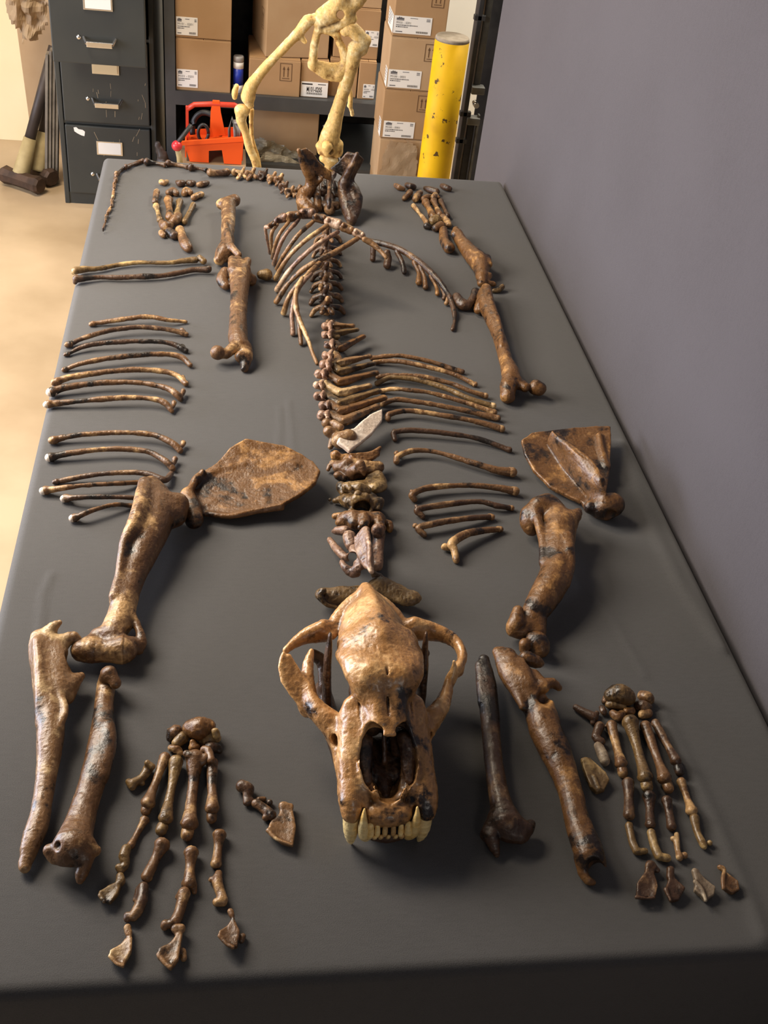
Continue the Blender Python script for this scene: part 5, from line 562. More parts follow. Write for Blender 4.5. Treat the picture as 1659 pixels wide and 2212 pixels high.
('tail_vertebra','knobbly winged tail bone, fourth in line counting from the hip','bone','tail bones',[(None,None,'bone',1.96,0.95,[('c',[[-72.7,2011.1,10.6,8.99],[-82,2008,9.7,8.08]],1,(0,0,1),2,0),('c',[[-82.3,2005.3,14.6,5.55],[-81.9,2006.8,5.6,5.06]],1,(0,0,1),2,0),('c',[[-72.8,2010,13.6,5.61]],1,(0,0,1),2,0),('c',[[-72.9,2006.1,12.6,4.49],[-67.6,2012.4,22.6,3.93]],1,(0,0,1),2,0),('c',[[-72.7,2011.1,10.6,4.5],[-82.7,1986.3,6.6,3.91]],1,(0,0,1),2,0),('c',[[-72.7,2011.1,10.6,4.5],[-63.6,1998.5,6.6,3.93]],1,(0,0,1),2,0),('c',[[-72.9,2006.1,12.6,4.49],[-83.9,2006.5,16.6,3.92]],1,(0,0,1),2,0)],[])]),
('tail_vertebra','knobbly winged tail bone, fifth in line counting from the hip','bone','tail bones',[(None,None,'bone_pale',1.97,0.95,[('c',[[-89.2,2024.9,8.8,7.22],[-97.5,2009.6,9.6,8.08]],1,(0,0,1),2,0),('c',[[-97.8,2007,14.6,5.54],[-97.4,2008.6,5.5,5.05]],1,(0,0,1),2,0),('c',[[-89.6,2019.4,13.5,4.5]],1,(0,0,1),2,0),('c',[[-89.7,2015.5,12.6,4.5],[-84.3,2021.8,22.6,3.93]],1,(0,0,1),2,0),('c',[[-89.4,2020.5,10.6,4.5],[-99.3,1995.7,6.6,3.91]],1,(0,0,1),2,0),('c',[[-89.4,2020.5,10.6,4.5],[-80.4,2007.9,6.6,3.93]],1,(0,0,1),2,0),('c',[[-89.7,2015.5,12.6,4.5],[-100.7,2015.9,16.6,3.93]],1,(0,0,1),2,0)],[])]),
('tail_vertebra','knobbly winged tail bone, sixth in line counting from the hip','bone','tail bones',[(None,None,'bone_dark',1.97,0.95,[('c',[[-109.1,2041,9.1,8.14],[-121.9,2025.4,8.2,7.2]],1,(0,0,1),2,0),('c',[[-122.2,2020.5,14,4.94],[-121.8,2022.1,5,4.5]],1,(0,0,1),2,0),('c',[[-109.3,2037.8,13,5.08]],1,(0,0,1),2,0),('c',[[-109.4,2033.8,12,4.51],[-104,2040.3,22,3.95]],1,(0,0,1),2,0),('c',[[-109.2,2038.8,10,4.52],[-119,2013.7,6,3.93]],1,(0,0,1),2,0),('c',[[-109.2,2038.8,10,4.52],[-100,2026.1,6,3.95]],1,(0,0,1),2,0),('c',[[-109.4,2033.8,12,4.51],[-120.4,2034.2,16,3.94]],1,(0,0,1),2,0)],[])]),
('tail_vertebra','knobbly winged tail bone, seventh in line counting from the hip','bone','tail bones',[(None,None,'bone',1.97,0.95,[('c',[[-140.3,2041.1,8.8,7.23],[-152.9,2033,9.7,8.11]],1,(0,0,1),2,0),('c',[[-153,2030.4,14.6,5.56],[-152.8,2032,5.6,5.07]],1,(0,0,1),2,0),('c',[[-140.5,2035.6,13.6,4.51]],1,(0,0,1),2,0),('c',[[-140.6,2031.7,12.6,4.5],[-135.2,2038.1,22.6,3.94]],1,(0,0,1),2,0),('c',[[-140.4,2036.7,10.6,4.51],[-150,2011.6,6.6,3.92]],1,(0,0,1),2,0),('c',[[-140.4,2036.7,10.6,4.51],[-131.2,2024,6.6,3.94]],1,(0,0,1),2,0),('c',[[-140.6,2031.7,12.6,4.5],[-151.5,2032.1,16.6,3.93]],1,(0,0,1),2,0)],[])]),
('tail_vertebra','knobbly winged tail bone, eighth in line counting from the hip','bone','tail bones',[(None,None,'bone_pale',1.97,0.95,[('c',[[-165.1,2043.6,7.9,6.32],[-182.3,2040.5,9.7,8.11]],1,(0,0,1),2,0),('c',[[-182.4,2037.9,14.6,5.57],[-182.2,2039.6,5.6,5.07]],1,(0,0,1),2,0),('c',[[-165.3,2035.8,13.6,3.94]],1,(0,0,1),2,0),('c',[[-165.3,2031.9,12.6,4.5],[-159.9,2038.2,22.6,3.93]],1,(0,0,1),2,0),('c',[[-165.2,2036.9,10.6,4.51],[-174.6,2011.9,6.6,3.92]],1,(0,0,1),2,0),('c',[[-165.2,2036.9,10.6,4.51],[-156,2024.2,6.6,3.93]],1,(0,0,1),2,0),('c',[[-165.3,2031.9,12.6,4.5],[-176.2,2032.3,16.6,3.93]],1,(0,0,1),2,0)],[])]),
('tail_vertebra','long spool-shaped tail bone, ninth in line counting from the hip','bone','tail bones',[(None,None,'bone_dark',1.96,0.95,[('c',[[-199.3,2039.5,10.7,8.11],[-220.9,2030.4,9.8,7.18],[-240.8,2026.9,11.6,8.95]],1,(0,0,1),2,0),('c',[[-240.8,2026.4,15.6,6.15],[-240.8,2028.1,6.6,5.6]],1,(0,0,1),2,0),('c',[[-199.4,2036.1,14.6,5.06]],1,(0,0,1),2,0),('c',[[-199.2,2044.1,5.6,5.08]],1,(0,0,1),2,0)],[])]),
('tail_vertebra','long spool-shaped tail bone, tenth in line counting from the hip','bone','tail bones',[(None,None,'bone_dark',1.97,0.95,[('c',[[-250.3,2050.7,7.9,6.31],[-270.6,2060.1,6.1,4.51],[-287.4,2056.5,9.7,8.1]],1,(0,0,1),2,0),('c',[[-287.3,2053.9,14.6,5.56],[-287.4,2055.6,5.6,5.07]],1,(0,0,1),2,0),('c',[[-250.2,2042.8,13.6,3.93]],1,(0,0,1),2,0),('c',[[-250.3,2050.9,4.6,3.94]],1,(0,0,1),2,0)],[])]),
('tail_vertebra','long spool-shaped tail bone, eleventh in line counting from the hip','bone','tail bones',[(None,None,'bone_dark',1.97,0.95,[('c',[[-296.9,2065.9,7,5.42],[-320.4,2076.7,6.1,4.52],[-341.9,2076.3,9.7,8.12]],1,(0,0,1),2,0),('c',[[-341.7,2073.7,14.6,5.57],[-342,2075.4,5.6,5.08]],1,(0,0,1),2,0),('c',[[-296.6,2055.7,13.6,3.37]],1,(0,0,1),2,0),('c',[[-296.9,2063.9,4.6,3.38]],1,(0,0,1),2,0)],[])]),
('tail_vertebra','long spool-shaped tail bone, twelfth in line counting from the hip','bone','tail bones',[(None,None,'bone_dark',1.97,0.95,[('c',[[-350.9,2069.6,7,5.4],[-372.7,2076.6,6.1,4.51],[-392.3,2074.1,9.7,8.09]],1,(0,0,1),2,0),('c',[[-392,2071.4,14.6,5.55],[-392.4,2073.1,5.6,5.06]],1,(0,0,1),2,0),('c',[[-350.3,2059.4,13.6,3.36]],1,(0,0,1),2,0),('c',[[-350.9,2067.6,4.6,3.38]],1,(0,0,1),2,0)],[])]),
('tail_vertebra','long spool-shaped tail bone, thirteenth in line counting from the hip','bone','tail bones',[(None,None,'bone_dark',1.96,0.95,[('c',[[-404,2087.5,6.3,5.41],[-424,2066.2,5.4,4.48],[-440.5,2041.3,6.2,5.33]],1,(0,0,1),2,0),('c',[[-439.5,2031.6,13.9,3.65],[-440,2033.6,4.9,3.32]],1,(0,0,1),2,0),('c',[[-403.1,2077.2,12.9,3.37]],1,(0,0,1),2,0),('c',[[-403.9,2085.5,3.9,3.38]],1,(0,0,1),2,0)],[])]),
('tail_vertebra','long spool-shaped tail bone, fourteenth in line counting from the hip','bone','tail bones',[(None,None,'bone_dark',1.92,0.95,[('c',[[-444.7,2037.3,4.9,4.43],[-453.6,2014.7,4.9,4.4],[-459.4,1993.8,6.6,6.12]],1,(0,0,1),2,0),('c',[[-458.5,1986.2,13.5,4.19],[-459.1,1988.3,4.5,3.82]],1,(0,0,1),2,0),('c',[[-443.5,2024.9,12.5,2.76]],1,(0,0,1),2,0),('c',[[-444.5,2033,3.5,2.77]],1,(0,0,1),2,0)],[])]),
('tail_vertebra','tiny bead-like tail bone, fifteenth in line counting from the hip','bone','tail bones',[(None,None,'bone_dark',1.9,0.95,[('c',[[-458.6,1983.9,6,5.23],[-458.2,1959.4,5.1,4.33]],1,(0,0,1),2,0),('c',[[-456.9,1947.4,13.8,2.96],[-457.5,1949.7,4.8,2.7]],1,(0,0,1),2,0),('c',[[-457.5,1973.6,12.8,3.25]],1,(0,0,1),2,0),('c',[[-458.6,1981.7,3.8,3.27]],1,(0,0,1),2,0)],[])]),
('tail_vertebra','tiny bead-like tail bone, sixteenth in line counting from the hip','bone','tail bones',[(None,None,'bone',1.87,0.95,[('c',[[-460.1,1944.6,4.8,4.31],[-458.9,1915,4.8,4.27]],1,(0,0,1),2,0),('c',[[-457.6,1903,13.5,2.92],[-458.2,1905.4,4.5,2.66]],1,(0,0,1),2,0),('c',[[-458.7,1932.1,12.5,2.68]],1,(0,0,1),2,0),('c',[[-459.8,1940.4,3.5,2.69]],1,(0,0,1),2,0)],[])]),
('tail_vertebra','tiny bead-like tail bone, seventeenth in line counting from the hip','bone','tail bones',[(None,None,'bone_pale',1.85,0.95,[('c',[[-458.4,1904,4.8,4.26],[-457.3,1865.3,4.3,3.79]],1,(0,0,1),2,0),('c',[[-455.9,1852.4,13.5,2.59],[-456.5,1854.9,4.5,2.36]],1,(0,0,1),2,0),('c',[[-457,1891.5,12.5,2.64]],1,(0,0,1),2,0),('c',[[-458.1,1899.7,3.5,2.66]],1,(0,0,1),2,0)],[])]),
('tail_vertebra','tiny bead-like tail bone, eighteenth in line counting from the hip','bone','tail bones',[(None,None,'bone_dark',1.82,0.95,[('c',[[-457.3,1854.5,4.3,3.77],[-456.5,1819.4,4.2,3.73]],1,(0,0,1),2,0),('c',[[-455,1806.6,13.5,2.55],[-455.7,1809.2,4.5,2.32]],1,(0,0,1),2,0),('c',[[-455.9,1841.1,12.5,2.34]],1,(0,0,1),2,0),('c',[[-457,1849.3,3.5,2.35]],1,(0,0,1),2,0)],[])]),
('tail_vertebra','tiny bead-like tail bone, nineteenth in line counting from the hip','bone','tail bones',[(None,None,'bone',1.79,0.95,[('c',[[-457.9,1808.9,4.2,3.72],[-461.7,1779.8,3.8,3.27]],1,(0,0,1),2,0),('c',[[-460,1766.2,13.5,2.24],[-460.7,1768.8,4.5,2.04]],1,(0,0,1),2,0),('c',[[-456.4,1795.5,12.5,2.31]],1,(0,0,1),2,0),('c',[[-457.5,1803.7,3.5,2.32]],1,(0,0,1),2,0)],[])]),
('tail_vertebra','tiny bead-like tail bone, twentieth in line counting from the hip','bone','tail bones',[(None,None,'bone_pale',1.77,0.95,[('c',[[-462.9,1768.2,3.8,3.26],[-463.2,1738.1,3.7,3.23]],1,(0,0,1),2,0),('c',[[-461.5,1724.5,13.5,2.21],[-462.2,1727.3,4.5,2.01]],1,(0,0,1),2,0),('c',[[-461.3,1754.1,12.5,2.02]],1,(0,0,1),2,0),('c',[[-462.4,1762.1,3.5,2.03]],1,(0,0,1),2,0)],[])]),
('tail_vertebra','last and smallest tail bone at the tip of the tail','bone','tail bones',[(None,None,'bone_dark',1.75,0.95,[('c',[[-463.8,1725.8,3.3,2.82],[-464.7,1698.5,3.3,2.79]],1,(0,0,1),2,0),('c',[[-462.9,1684.1,13.5,1.9],[-463.6,1686.9,4.5,1.74]],1,(0,0,1),2,0),('c',[[-462,1710.9,12.5,1.75]],1,(0,0,1),2,0),('c',[[-463.2,1719,3.5,1.76]],1,(0,0,1),2,0)],[])]),
('hip_bone','left hip bone standing on edge at the far end of the spine','bone',None,[(None,None,'bone_ochre',1.58,0.95,[('p',[[-43.6,1876,137.2],[-28.5,1895.4,135.2],[-8.7,1890.8,127.2],[9.3,1883.7,112.2],[37.8,1898.8,82.2],[35.4,1900.9,57.2],[17.9,1877.1,77.2],[1.1,1866.6,87.2],[-10.9,1872.8,77.2],[-20.6,1873.2,92.2],[-31.4,1877.2,112.2]],8,0,3,0),('c',[[-41.8,1871,139.2,5.16],[-35.6,1870.9,123.2,6.22],[-25.4,1871.6,99.2,8.36],[-12.1,1873.3,79.2,11.57],[-4.7,1885.2,61.2,11.67]],1,(0,0,1),5,0),('c',[[-5.3,1881.6,67.2,12.7],[-11.3,1874.6,49.2,13.79],[-21.8,1868.9,37.2,16.98],[-26.9,1849.2,29.2,15.85],[-14.2,1832.1,21.2,14.76],[-5,1830.6,13.2,12.68]],1,(0,0,1),7,0),('c',[[6.2,1904.1,47.2,8.57],[7.2,1871.5,33.2,9.59],[8.8,1844.4,17.2,10.61]],1,(0,0,1),6,0),('c',[[-28.4,1851.6,21.2,12.72],[-30.4,1848.4,13.2,9.55]],1,(0,0,1),6,0),('c',[[3.7,1881.5,63.2,9.54],[13.6,1875.2,73.2,6.33]],1,(0,0,1),5,0)],[])]),
('hip_bone','right hip bone with a tan face, far end of the spine','bone',None,[(None,None,'bone_dark',1.59,0.95,[('p',[[39.5,1912.3,87.1],[52.4,1897.9,107.1],[69.2,1888.2,133.1],[94.9,1883.2,135.1],[92.6,1883.3,113.1],[81.7,1884.7,87.1],[69.9,1890.1,75.1],[54.4,1894.8,79.1]],8,0,3,0),('p',[[96.6,1886.9,133.1],[109,1899.3,119.1],[103.7,1891.4,97.1],[92.9,1890.8,67.1],[78.7,1896.2,57.1],[70.1,1888.8,71.1],[80.6,1882.1,97.1]],8,0,3,0),('c',[[91.6,1872.8,137.1,5.21],[82.5,1870.3,113.1,7.33],[72.5,1876.3,83.1,9.51],[67.9,1879.3,61.1,11.7]],1,(0,0,1),5,0),('c',[[67.2,1875.1,65.1,11.67],[67.1,1868.7,47.1,12.77],[72.1,1848.1,33.1,13.8],[77.6,1823.3,21.1,14.8],[82.4,1795,13.1,12.61]],1,(0,0,1),7,0),('c',[[85.3,1888.7,49.1,17.14],[95.3,1863.6,37.1,17.07],[95.1,1837.6,25.1,13.81],[90.8,1817.5,15.1,11.64]],1,(0,0,1),9,0),('c',[[75.2,1779.7,67.1,13.39]],1,(0,0,1),5,1)],[])]),
('sacrum','dark spiny sacrum wedged between the two hip bones','bone',None,[(None,None,'bone_dark',1.6,0.95,[('c',[[42.8,1973.8,44.3,8.76],[39.9,1950,30.3,14.18],[38,1901.6,22.3,15.08],[35.5,1843.9,14.3,13.78]],1,(0,0,1),5,0),('c',[[48.4,1920.9,68.3,6.43],[40.4,1901.1,64.3,5.33],[33.9,1864,56.3,5.27],[30.3,1823.6,50.3,5.22],[29.7,1804.5,40.3,5.2]],1.5,(0,0,1),4,0),('c',[[19.7,1892.6,34.3,9.62],[36.3,1906.1,34.3,8.6],[55.9,1897.8,34.3,9.66],[62.6,1872.6,38.3,7.45]],1,(0,0,1),4,0),('c',[[20.3,1854.8,20.3,9.55],[35.7,1851.5,20.3,8.49],[53.5,1853.9,20.3,9.57]],1,(0,0,1),4,0),('c',[[27.4,1922.3,50.3,6.45],[24.2,1902.6,44.3,6.42]],1,(0,0,1),3,0),('c',[[51.5,1914.4,50.3,6.44],[55,1895.9,44.3,6.42]],1,(0,0,1),3,0),('c',[[14.6,1862.6,14.3,7.45],[18.6,1850.9,10.3,7.44]],1,(0,0,1),3,0),('c',[[41.3,1833.9,44.3,6.29]],1,(0,0,1),3,1),('c',[[21.8,1836.6,44.3,6.29]],1,(0,0,1),3,1)],[])]),
('loin_vertebra','winged loin vertebra, first in line from the hips toward the skull','bone','loin vertebrae under the rib cage',[(None,None,'bone',1.76,0.95,[('c',[[20.4,1719.9,16.1,10.24],[17.4,1676.9,16.1,10.1]],1,(0,0,1),3,0),('c',[[14.1,1655.2,40.1,3.99],[12.5,1630.6,64.1,4.91]],1,(0,0,1),3,0),('c',[[15.3,1668.7,36.1,6.01],[13.8,1644.9,34.1,6.96]],1,(0,0,1),4,0),('c',[[11.3,1684.5,22.1,5.05],[-2.2,1685.6,12.1,5.06],[-9.6,1673.8,4.1,3.54]],1,(0,0,1),3,0),('c',[[23.7,1685.9,22.1,5.06],[42.1,1700.1,12.1,5.1],[50.5,1694.6,4.1,3.57]],1,(0,0,1),3,0),('c',[[3.9,1634.9,36.1,4.95],[0.4,1616.6,38.1,3.93]],1,(0,0,1),2,0),('c',[[22.1,1637,36.1,4.96],[23.7,1619.3,38.1,3.94]],1,(0,0,1),2,0)],[])]),
('loin_vertebra','winged loin vertebra, second in line from the hips toward the skull','bone','loin vertebrae under the rib cage',[(None,None,'bone_dark',1.72,0.95,[('c',[[13.9,1657.8,16.1,10.44],[11.1,1616.5,16.1,10.3]],1,(0,0,1),3,0),('c',[[7.8,1595,40.1,4.06],[6.2,1570.7,64.1,5]],1,(0,0,1),3,0),('c',[[9,1608.1,36.1,6.13],[7.5,1585.3,34.1,7.1]],1,(0,0,1),4,0),('c',[[5,1623.6,22.1,5.15],[-9,1624.9,12.1,5.16],[-16.5,1613.8,4.1,3.61]],1,(0,0,1),3,0),('c',[[17.3,1625,22.1,5.16],[36.1,1638.9,12.1,5.2],[44.8,1633.8,4.1,3.64]],1,(0,0,1),3,0),('c',[[-2.1,1575.7,36.1,5.05],[-5.4,1558,38.1,4.01]],1,(0,0,1),2,0),('c',[[15.7,1577.6,36.1,5.06],[17.2,1560.5,38.1,4.02]],1,(0,0,1),2,0)],[])]),
('loin_vertebra','winged loin vertebra, third in line from the hips toward the skull','bone','loin vertebrae under the rib cage',[(None,None,'bone',1.69,0.95,[('c',[[8.7,1598.2,16.2,10.63],[5.9,1558.6,16.2,10.49]],1,(0,0,1),3,0),('c',[[2.7,1537.3,40.2,4.14],[1.2,1513.3,64.2,5.09]],1,(0,0,1),3,0),('c',[[3.9,1550,36.2,6.24],[2.5,1528.1,34.2,7.23]],1,(0,0,1),4,0),('c',[[0.1,1565.2,22.2,5.24],[-14.5,1566.8,12.2,5.26],[-22.1,1556.2,4.2,3.67]],1,(0,0,1),3,0),('c',[[12,1566.5,22.2,5.25],[31.3,1580.2,12.2,5.3],[40.2,1575.5,4.2,3.71]],1,(0,0,1),3,0),('c',[[-7,1518.9,36.2,5.14],[-10.2,1501.8,38.2,4.08]],1,(0,0,1),2,0),('c',[[10.5,1520.7,36.2,5.15],[12,1504.1,38.2,4.09]],1,(0,0,1),2,0)],[])]),
('loin_vertebra','winged loin vertebra, fourth in line from the hips toward the skull','bone','loin vertebrae under the rib cage',[(None,None,'bone_dark',1.66,0.95,[('c',[[5.9,1543.4,16.3,10.82],[3.2,1505.1,16.3,10.68]],1,(0,0,1),3,0),('c',[[-0.1,1484.1,40.3,4.21],[-1.6,1460.4,64.3,5.18]],1,(0,0,1),3,0),('c',[[1.1,1496.4,36.3,6.35],[-0.2,1475.4,34.3,7.36]],1,(0,0,1),4,0),('c',[[-2.7,1511.5,22.3,5.34],[-17.7,1513.1,12.3,5.35],[-25.3,1503.1,4.3,3.74]],1,(0,0,1),3,0),('c',[[9,1512.6,22.3,5.35],[29,1526,12.3,5.39],[38,1521.7,4.3,3.78]],1,(0,0,1),3,0),('c',[[-9.5,1466.4,36.3,5.23],[-12.7,1450,38.3,4.16]],1,(0,0,1),2,0),('c',[[7.7,1468.1,36.3,5.24],[9.2,1452.1,38.3,4.17]],1,(0,0,1),2,0)],[])]),
('loin_vertebra','winged loin vertebra, fifth in line from the hips toward the skull','bone','loin vertebrae under the rib cage',[(None,None,'bone',1.63,0.95,[('c',[[1.1,1490.3,16.4,11],[-1.5,1453.4,16.4,10.86]],1,(0,0,1),3,0),('c',[[-4.7,1432.6,40.4,4.28],[-6.1,1409.3,64.4,5.27]],1,(0,0,1),3,0),('c',[[-3.6,1444.6,36.4,6.46],[-4.8,1424.3,34.4,7.48]],1,(0,0,1),4,0),('c',[[-7.1,1459.3,22.4,5.43],[-22.7,1461.2,12.4,5.44],[-30.5,1451.6,4.4,3.8]],1,(0,0,1),3,0),('c',[[4.3,1460.5,22.4,5.44],[24.8,1473.7,12.4,5.48],[33.9,1469.6,4.4,3.85]],1,(0,0,1),3,0),('c',[[-14,1415.7,36.4,5.32],[-17,1399.8,38.4,4.23]],1,(0,0,1),2,0),('c',[[2.9,1417.2,36.4,5.33],[4.4,1401.7,38.4,4.24]],1,(0,0,1),2,0)],[])]),
('loin_vertebra','winged loin vertebra, sixth in line from the hips toward the skull','bone','loin vertebrae under the rib cage',[(None,None,'bone_dark',1.6,0.95,[('c',[[-2.6,1437.2,16.4,11.17],[-5.1,1401.7,16.4,11.03]],1,(0,0,1),3,0),('c',[[-8.3,1381.1,40.4,4.35],[-9.8,1358.1,64.4,5.35]],1,(0,0,1),3,0),('c',[[-7.2,1392.7,36.4,6.56],[-8.4,1373.2,34.4,7.6]],1,(0,0,1),4,0),('c',[[-10.7,1407.3,22.4,5.51],[-26.6,1409.2,12.4,5.53],[-34.5,1400.3,4.4,3.86]],1,(0,0,1),3,0),('c',[[0.5,1408.3,22.4,5.52],[21.4,1421.3,12.4,5.57],[30.8,1417.5,4.4,3.91]],1,(0,0,1),3,0),('c',[[-17.3,1364.9,36.4,5.41],[-20.3,1349.6,38.4,4.3]],1,(0,0,1),2,0),('c',[[-0.7,1366.4,36.4,5.41],[0.7,1351.4,38.4,4.31]],1,(0,0,1),2,0)],[])]),
('loin_vertebra','winged loin vertebra, seventh in line from the hips toward the skull','bone','loin vertebrae under the rib cage',[(None,None,'bone',1.57,0.95,[('c',[[-3.2,1388.1,16.5,11.34],[-5.7,1353.8,16.5,11.2]],1,(0,0,1),3,0),('c',[[-8.9,1333.6,40.5,4.42],[-10.5,1311,64.5,5.43]],1,(0,0,1),3,0),('c',[[-7.8,1344.9,36.5,6.66],[-9,1326.2,34.5,7.72]],1,(0,0,1),4,0),('c',[[-11.3,1359.3,22.5,5.6],[-27.7,1361.2,12.5,5.61],[-35.6,1352.7,4.5,3.93]],1,(0,0,1),3,0),('c',[[-0.2,1360.2,22.5,5.61],[21.2,1372.8,12.5,5.66],[30.7,1369.4,4.5,3.97]],1,(0,0,1),3,0),('c',[[-17.8,1318,36.5,5.49],[-20.7,1303.2,38.5,4.36]],1,(0,0,1),2,0),('c',[[-1.6,1319.3,36.5,5.5],[-0.1,1304.8,38.5,4.37]],1,(0,0,1),2,0)],[])]),
('back_vertebra','back vertebra with short broken wings, first of ten from the far end','bone','back vertebrae with long spines',[('spine_process',None,'bone_pale',1.55,0.6,[('c',[[-1.6,1293.9,15,8.87],[6,1291.4,15,9.75]],1,(0,0,1),4,0),('c',[[8.8,1282.5,19,7.94],[5.1,1286.3,21,9.27],[18.7,1287.4,21,7.43],[30.6,1288.3,21,5.49],[39,1288.9,21,5.49]],0.7,(0,0,1),4,0),('c',[[1.5,1279,27,2.81],[21.2,1282.4,26,2.47],[38.4,1284.6,24,2.48]],1,(0,0,1),3,0),('c',[[-4.8,1318,11,5.37],[4.7,1333.2,5,4.51]],1,(0,0,1),3,0)],[]),('vertebra_body',None,'bone_pink',1.53,1.5,[('c',[[-14.8,1268.1,29,6.99],[-8.3,1273.1,25,7.02],[-2.8,1283.2,21,6.17]],1,(0,0,1),2,0),('c',[[-17.7,1274,29,3.06],[-17.2,1264.3,27,3.06]],1,(0,0,1),2,0),('c',[[-3.7,1271.1,37,3.49],[-8.2,1259.5,37,4.78],[-7.9,1247.8,35,4.33],[-1.5,1251.8,29,3.04]],1,(0,0,1),2.5,0),('c',[[-12,1251,33,4.34]],1,(0,0,1),3,1)],[])]),
('back_vertebra','back vertebra with short broken wings, second of ten from the far end','bone','back vertebrae with long spines',[('spine_process',None,'bone_olive',1.54,0.6,[('c',[[-5.4,1260.5,15,9.06],[2.1,1257.9,15,9.97]],1,(0,0,1),4,0),('c',[[4.9,1249.2,19,8.12],[0.2,1255.4,21,9.48],[18.2,1262.8,21,7.62],[34,1269.4,21,5.64],[45.5,1274,21,5.66]],0.7,(0,0,1),4,0),('c',[[-3.4,1248.2,27,2.78],[21.8,1259.4,26,2.45],[44.8,1269.7,24,2.46]],1,(0,0,1),3,0),('c',[[-9.6,1286.5,11,5.31],[-0.3,1301.4,5,4.46]],1,(0,0,1),3,0)],[]),('vertebra_body',None,'bone_pink',1.51,1.5,[('c',[[-18.4,1235.2,29,7.14],[-12,1240,25,7.17],[-6.7,1249.9,21,6.31]],1,(0,0,1),2,0),('c',[[-21.2,1241.1,29,3.13],[-20.8,1231.2,27,3.12]],1,(0,0,1),2,0),('c',[[-7.4,1237.9,37,3.45],[-11.8,1226.6,37,4.72],[-11.5,1215.3,35,4.28],[-5.2,1219.2,29,3]],1,(0,0,1),2.5,0),('c',[[-15.6,1218.5,33,4.28]],1,(0,0,1),3,1)],[])]),
('back_vertebra','back vertebra with a spine slanting right, third of ten from the far end','bone','back vertebrae with long spines',[('spine_process',None,'bone_ochre',1.51,0.6,[('c',[[-4.1,1225.8,14.9,9.25],[3.2,1223.3,14.9,10.17]],1,(0,0,1),4,0),('c',[[6,1214.7,18.9,8.28],[8.6,1201.8,20.9,9.61],[27.3,1220.6,20.9,7.76],[44,1237.4,20.9,5.77],[56.1,1249.5,20.9,5.8]],0.7,(0,0,1),4,0),('c',[[5.1,1194.7,26.9,2.72],[31.1,1220.2,25.9,2.41],[55.4,1245.3,23.9,2.44]],1,(0,0,1),3,0),('c',[[-0.8,1231.8,10.9,5.21],[8.3,1246.2,4.9,4.37]],1,(0,0,1),3,0)],[]),('vertebra_body',None,'bone_pink',1.49,1.5,[('c',[[-17.1,1201,28.9,7.29],[-10.7,1205.8,24.9,7.32],[-5.4,1215.4,20.9,6.44]],1,(0,0,1),2,0),('c',[[-19.9,1207,28.9,3.2],[-19.4,1196.9,26.9,3.19]],1,(0,0,1),2,0),('c',[[-6.2,1203.6,36.9,3.4],[-10.5,1192.5,36.9,4.66],[-10.2,1181.5,34.9,4.22],[-4,1185.5,28.9,2.97]],1,(0,0,1),2.5,0),('c',[[-14.3,1184.7,32.9,4.23]],1,(0,0,1),3,1)],[])]),
('back_vertebra','back vertebra with a spine slanting right, fourth of ten from the far end','bone','back vertebrae with long spines',[('spine_process',None,'bone_pale',1.48,0.6,[('c',[[-9.8,1184.3,14.8,9.4],[-2.5,1181.9,14.8,10.33]],1,(0,0,1),4,0),('c',[[0.3,1173.5,18.8,8.42],[1.9,1149.2,20.8,9.72],[25,1159.9,20.8,7.82],[45.4,1169.5,20.8,5.81],[60.2,1176.5,20.8,5.83]],0.7,(0,0,1),4,0),('c',[[-1.6,1142.4,26.8,2.67],[29.9,1157.7,25.8,2.36],[59.5,1172.4,23.8,2.38]],1,(0,0,1),3,0),('c',[[-7.4,1178.2,10.8,5.1],[1.6,1192.1,4.8,4.28]],1,(0,0,1),3,0)],[]),('vertebra_body',None,'bone_pink',1.46,1.5,[('c',[[-22.4,1160.1,28.8,7.41],[-16.2,1164.8,24.8,7.43],[-11,1174.2,20.8,6.54]],1,(0,0,1),2,0),('c',[[-25.1,1166.2,28.8,3.25],[-24.7,1156.1,26.8,3.24]],1,(0,0,1),2,0),('c',[[-11.8,1162.5,36.8,3.35],[-16.1,1151.9,36.8,4.58],[-15.7,1141.3,34.8,4.15],[-9.6,1145,28.8,2.92]],1,(0,0,1),2.5,0),('c',[[-19.7,1144.3,32.8,4.16]],1,(0,0,1),3,1)],[])]),
('back_vertebra','back vertebra with a spine slanting right, fifth of ten from the far end','bone','back vertebrae with long spines',[('spine_process',None,'bone_olive',1.47,0.6,[('c',[[-15.8,1153.4,14.7,9.57],[-8.5,1151,14.7,10.53]],1,(0,0,1),4,0),('c',[[-5.8,1142.8,18.7,8.58],[2.1,1121.6,20.7,9.92],[27,1133.7,20.7,7.99],[49.2,1144.5,20.7,5.93],[65.1,1152.2,20.7,5.96]],0.7,(0,0,1),4,0),('c',[[-1.4,1114.9,26.7,2.64],[32.5,1131.9,25.7,2.33],[64.4,1148.3,23.7,2.35]],1,(0,0,1),3,0),('c',[[-7,1150.2,10.7,5.04],[1.8,1163.7,4.7,4.24]],1,(0,0,1),3,0)],[]),('vertebra_body',None,'bone_pink',1.45,1.5,[('c',[[-28.2,1129.6,28.7,7.55],[-22,1134.3,24.7,7.57],[-16.9,1143.4,20.7,6.66]],1,(0,0,1),2,0),('c',[[-31,1135.7,28.7,3.31],[-30.5,1125.4,26.7,3.3]],1,(0,0,1),2,0),('c',[[-17.8,1131.8,36.7,3.31],[-21.9,1121.5,36.7,4.53],[-21.5,1111.1,34.7,4.1],[-15.5,1114.9,28.7,2.88]],1,(0,0,1),2.5,0),('c',[[-25.4,1114.1,32.7,4.11]],1,(0,0,1),3,1)],[])]),
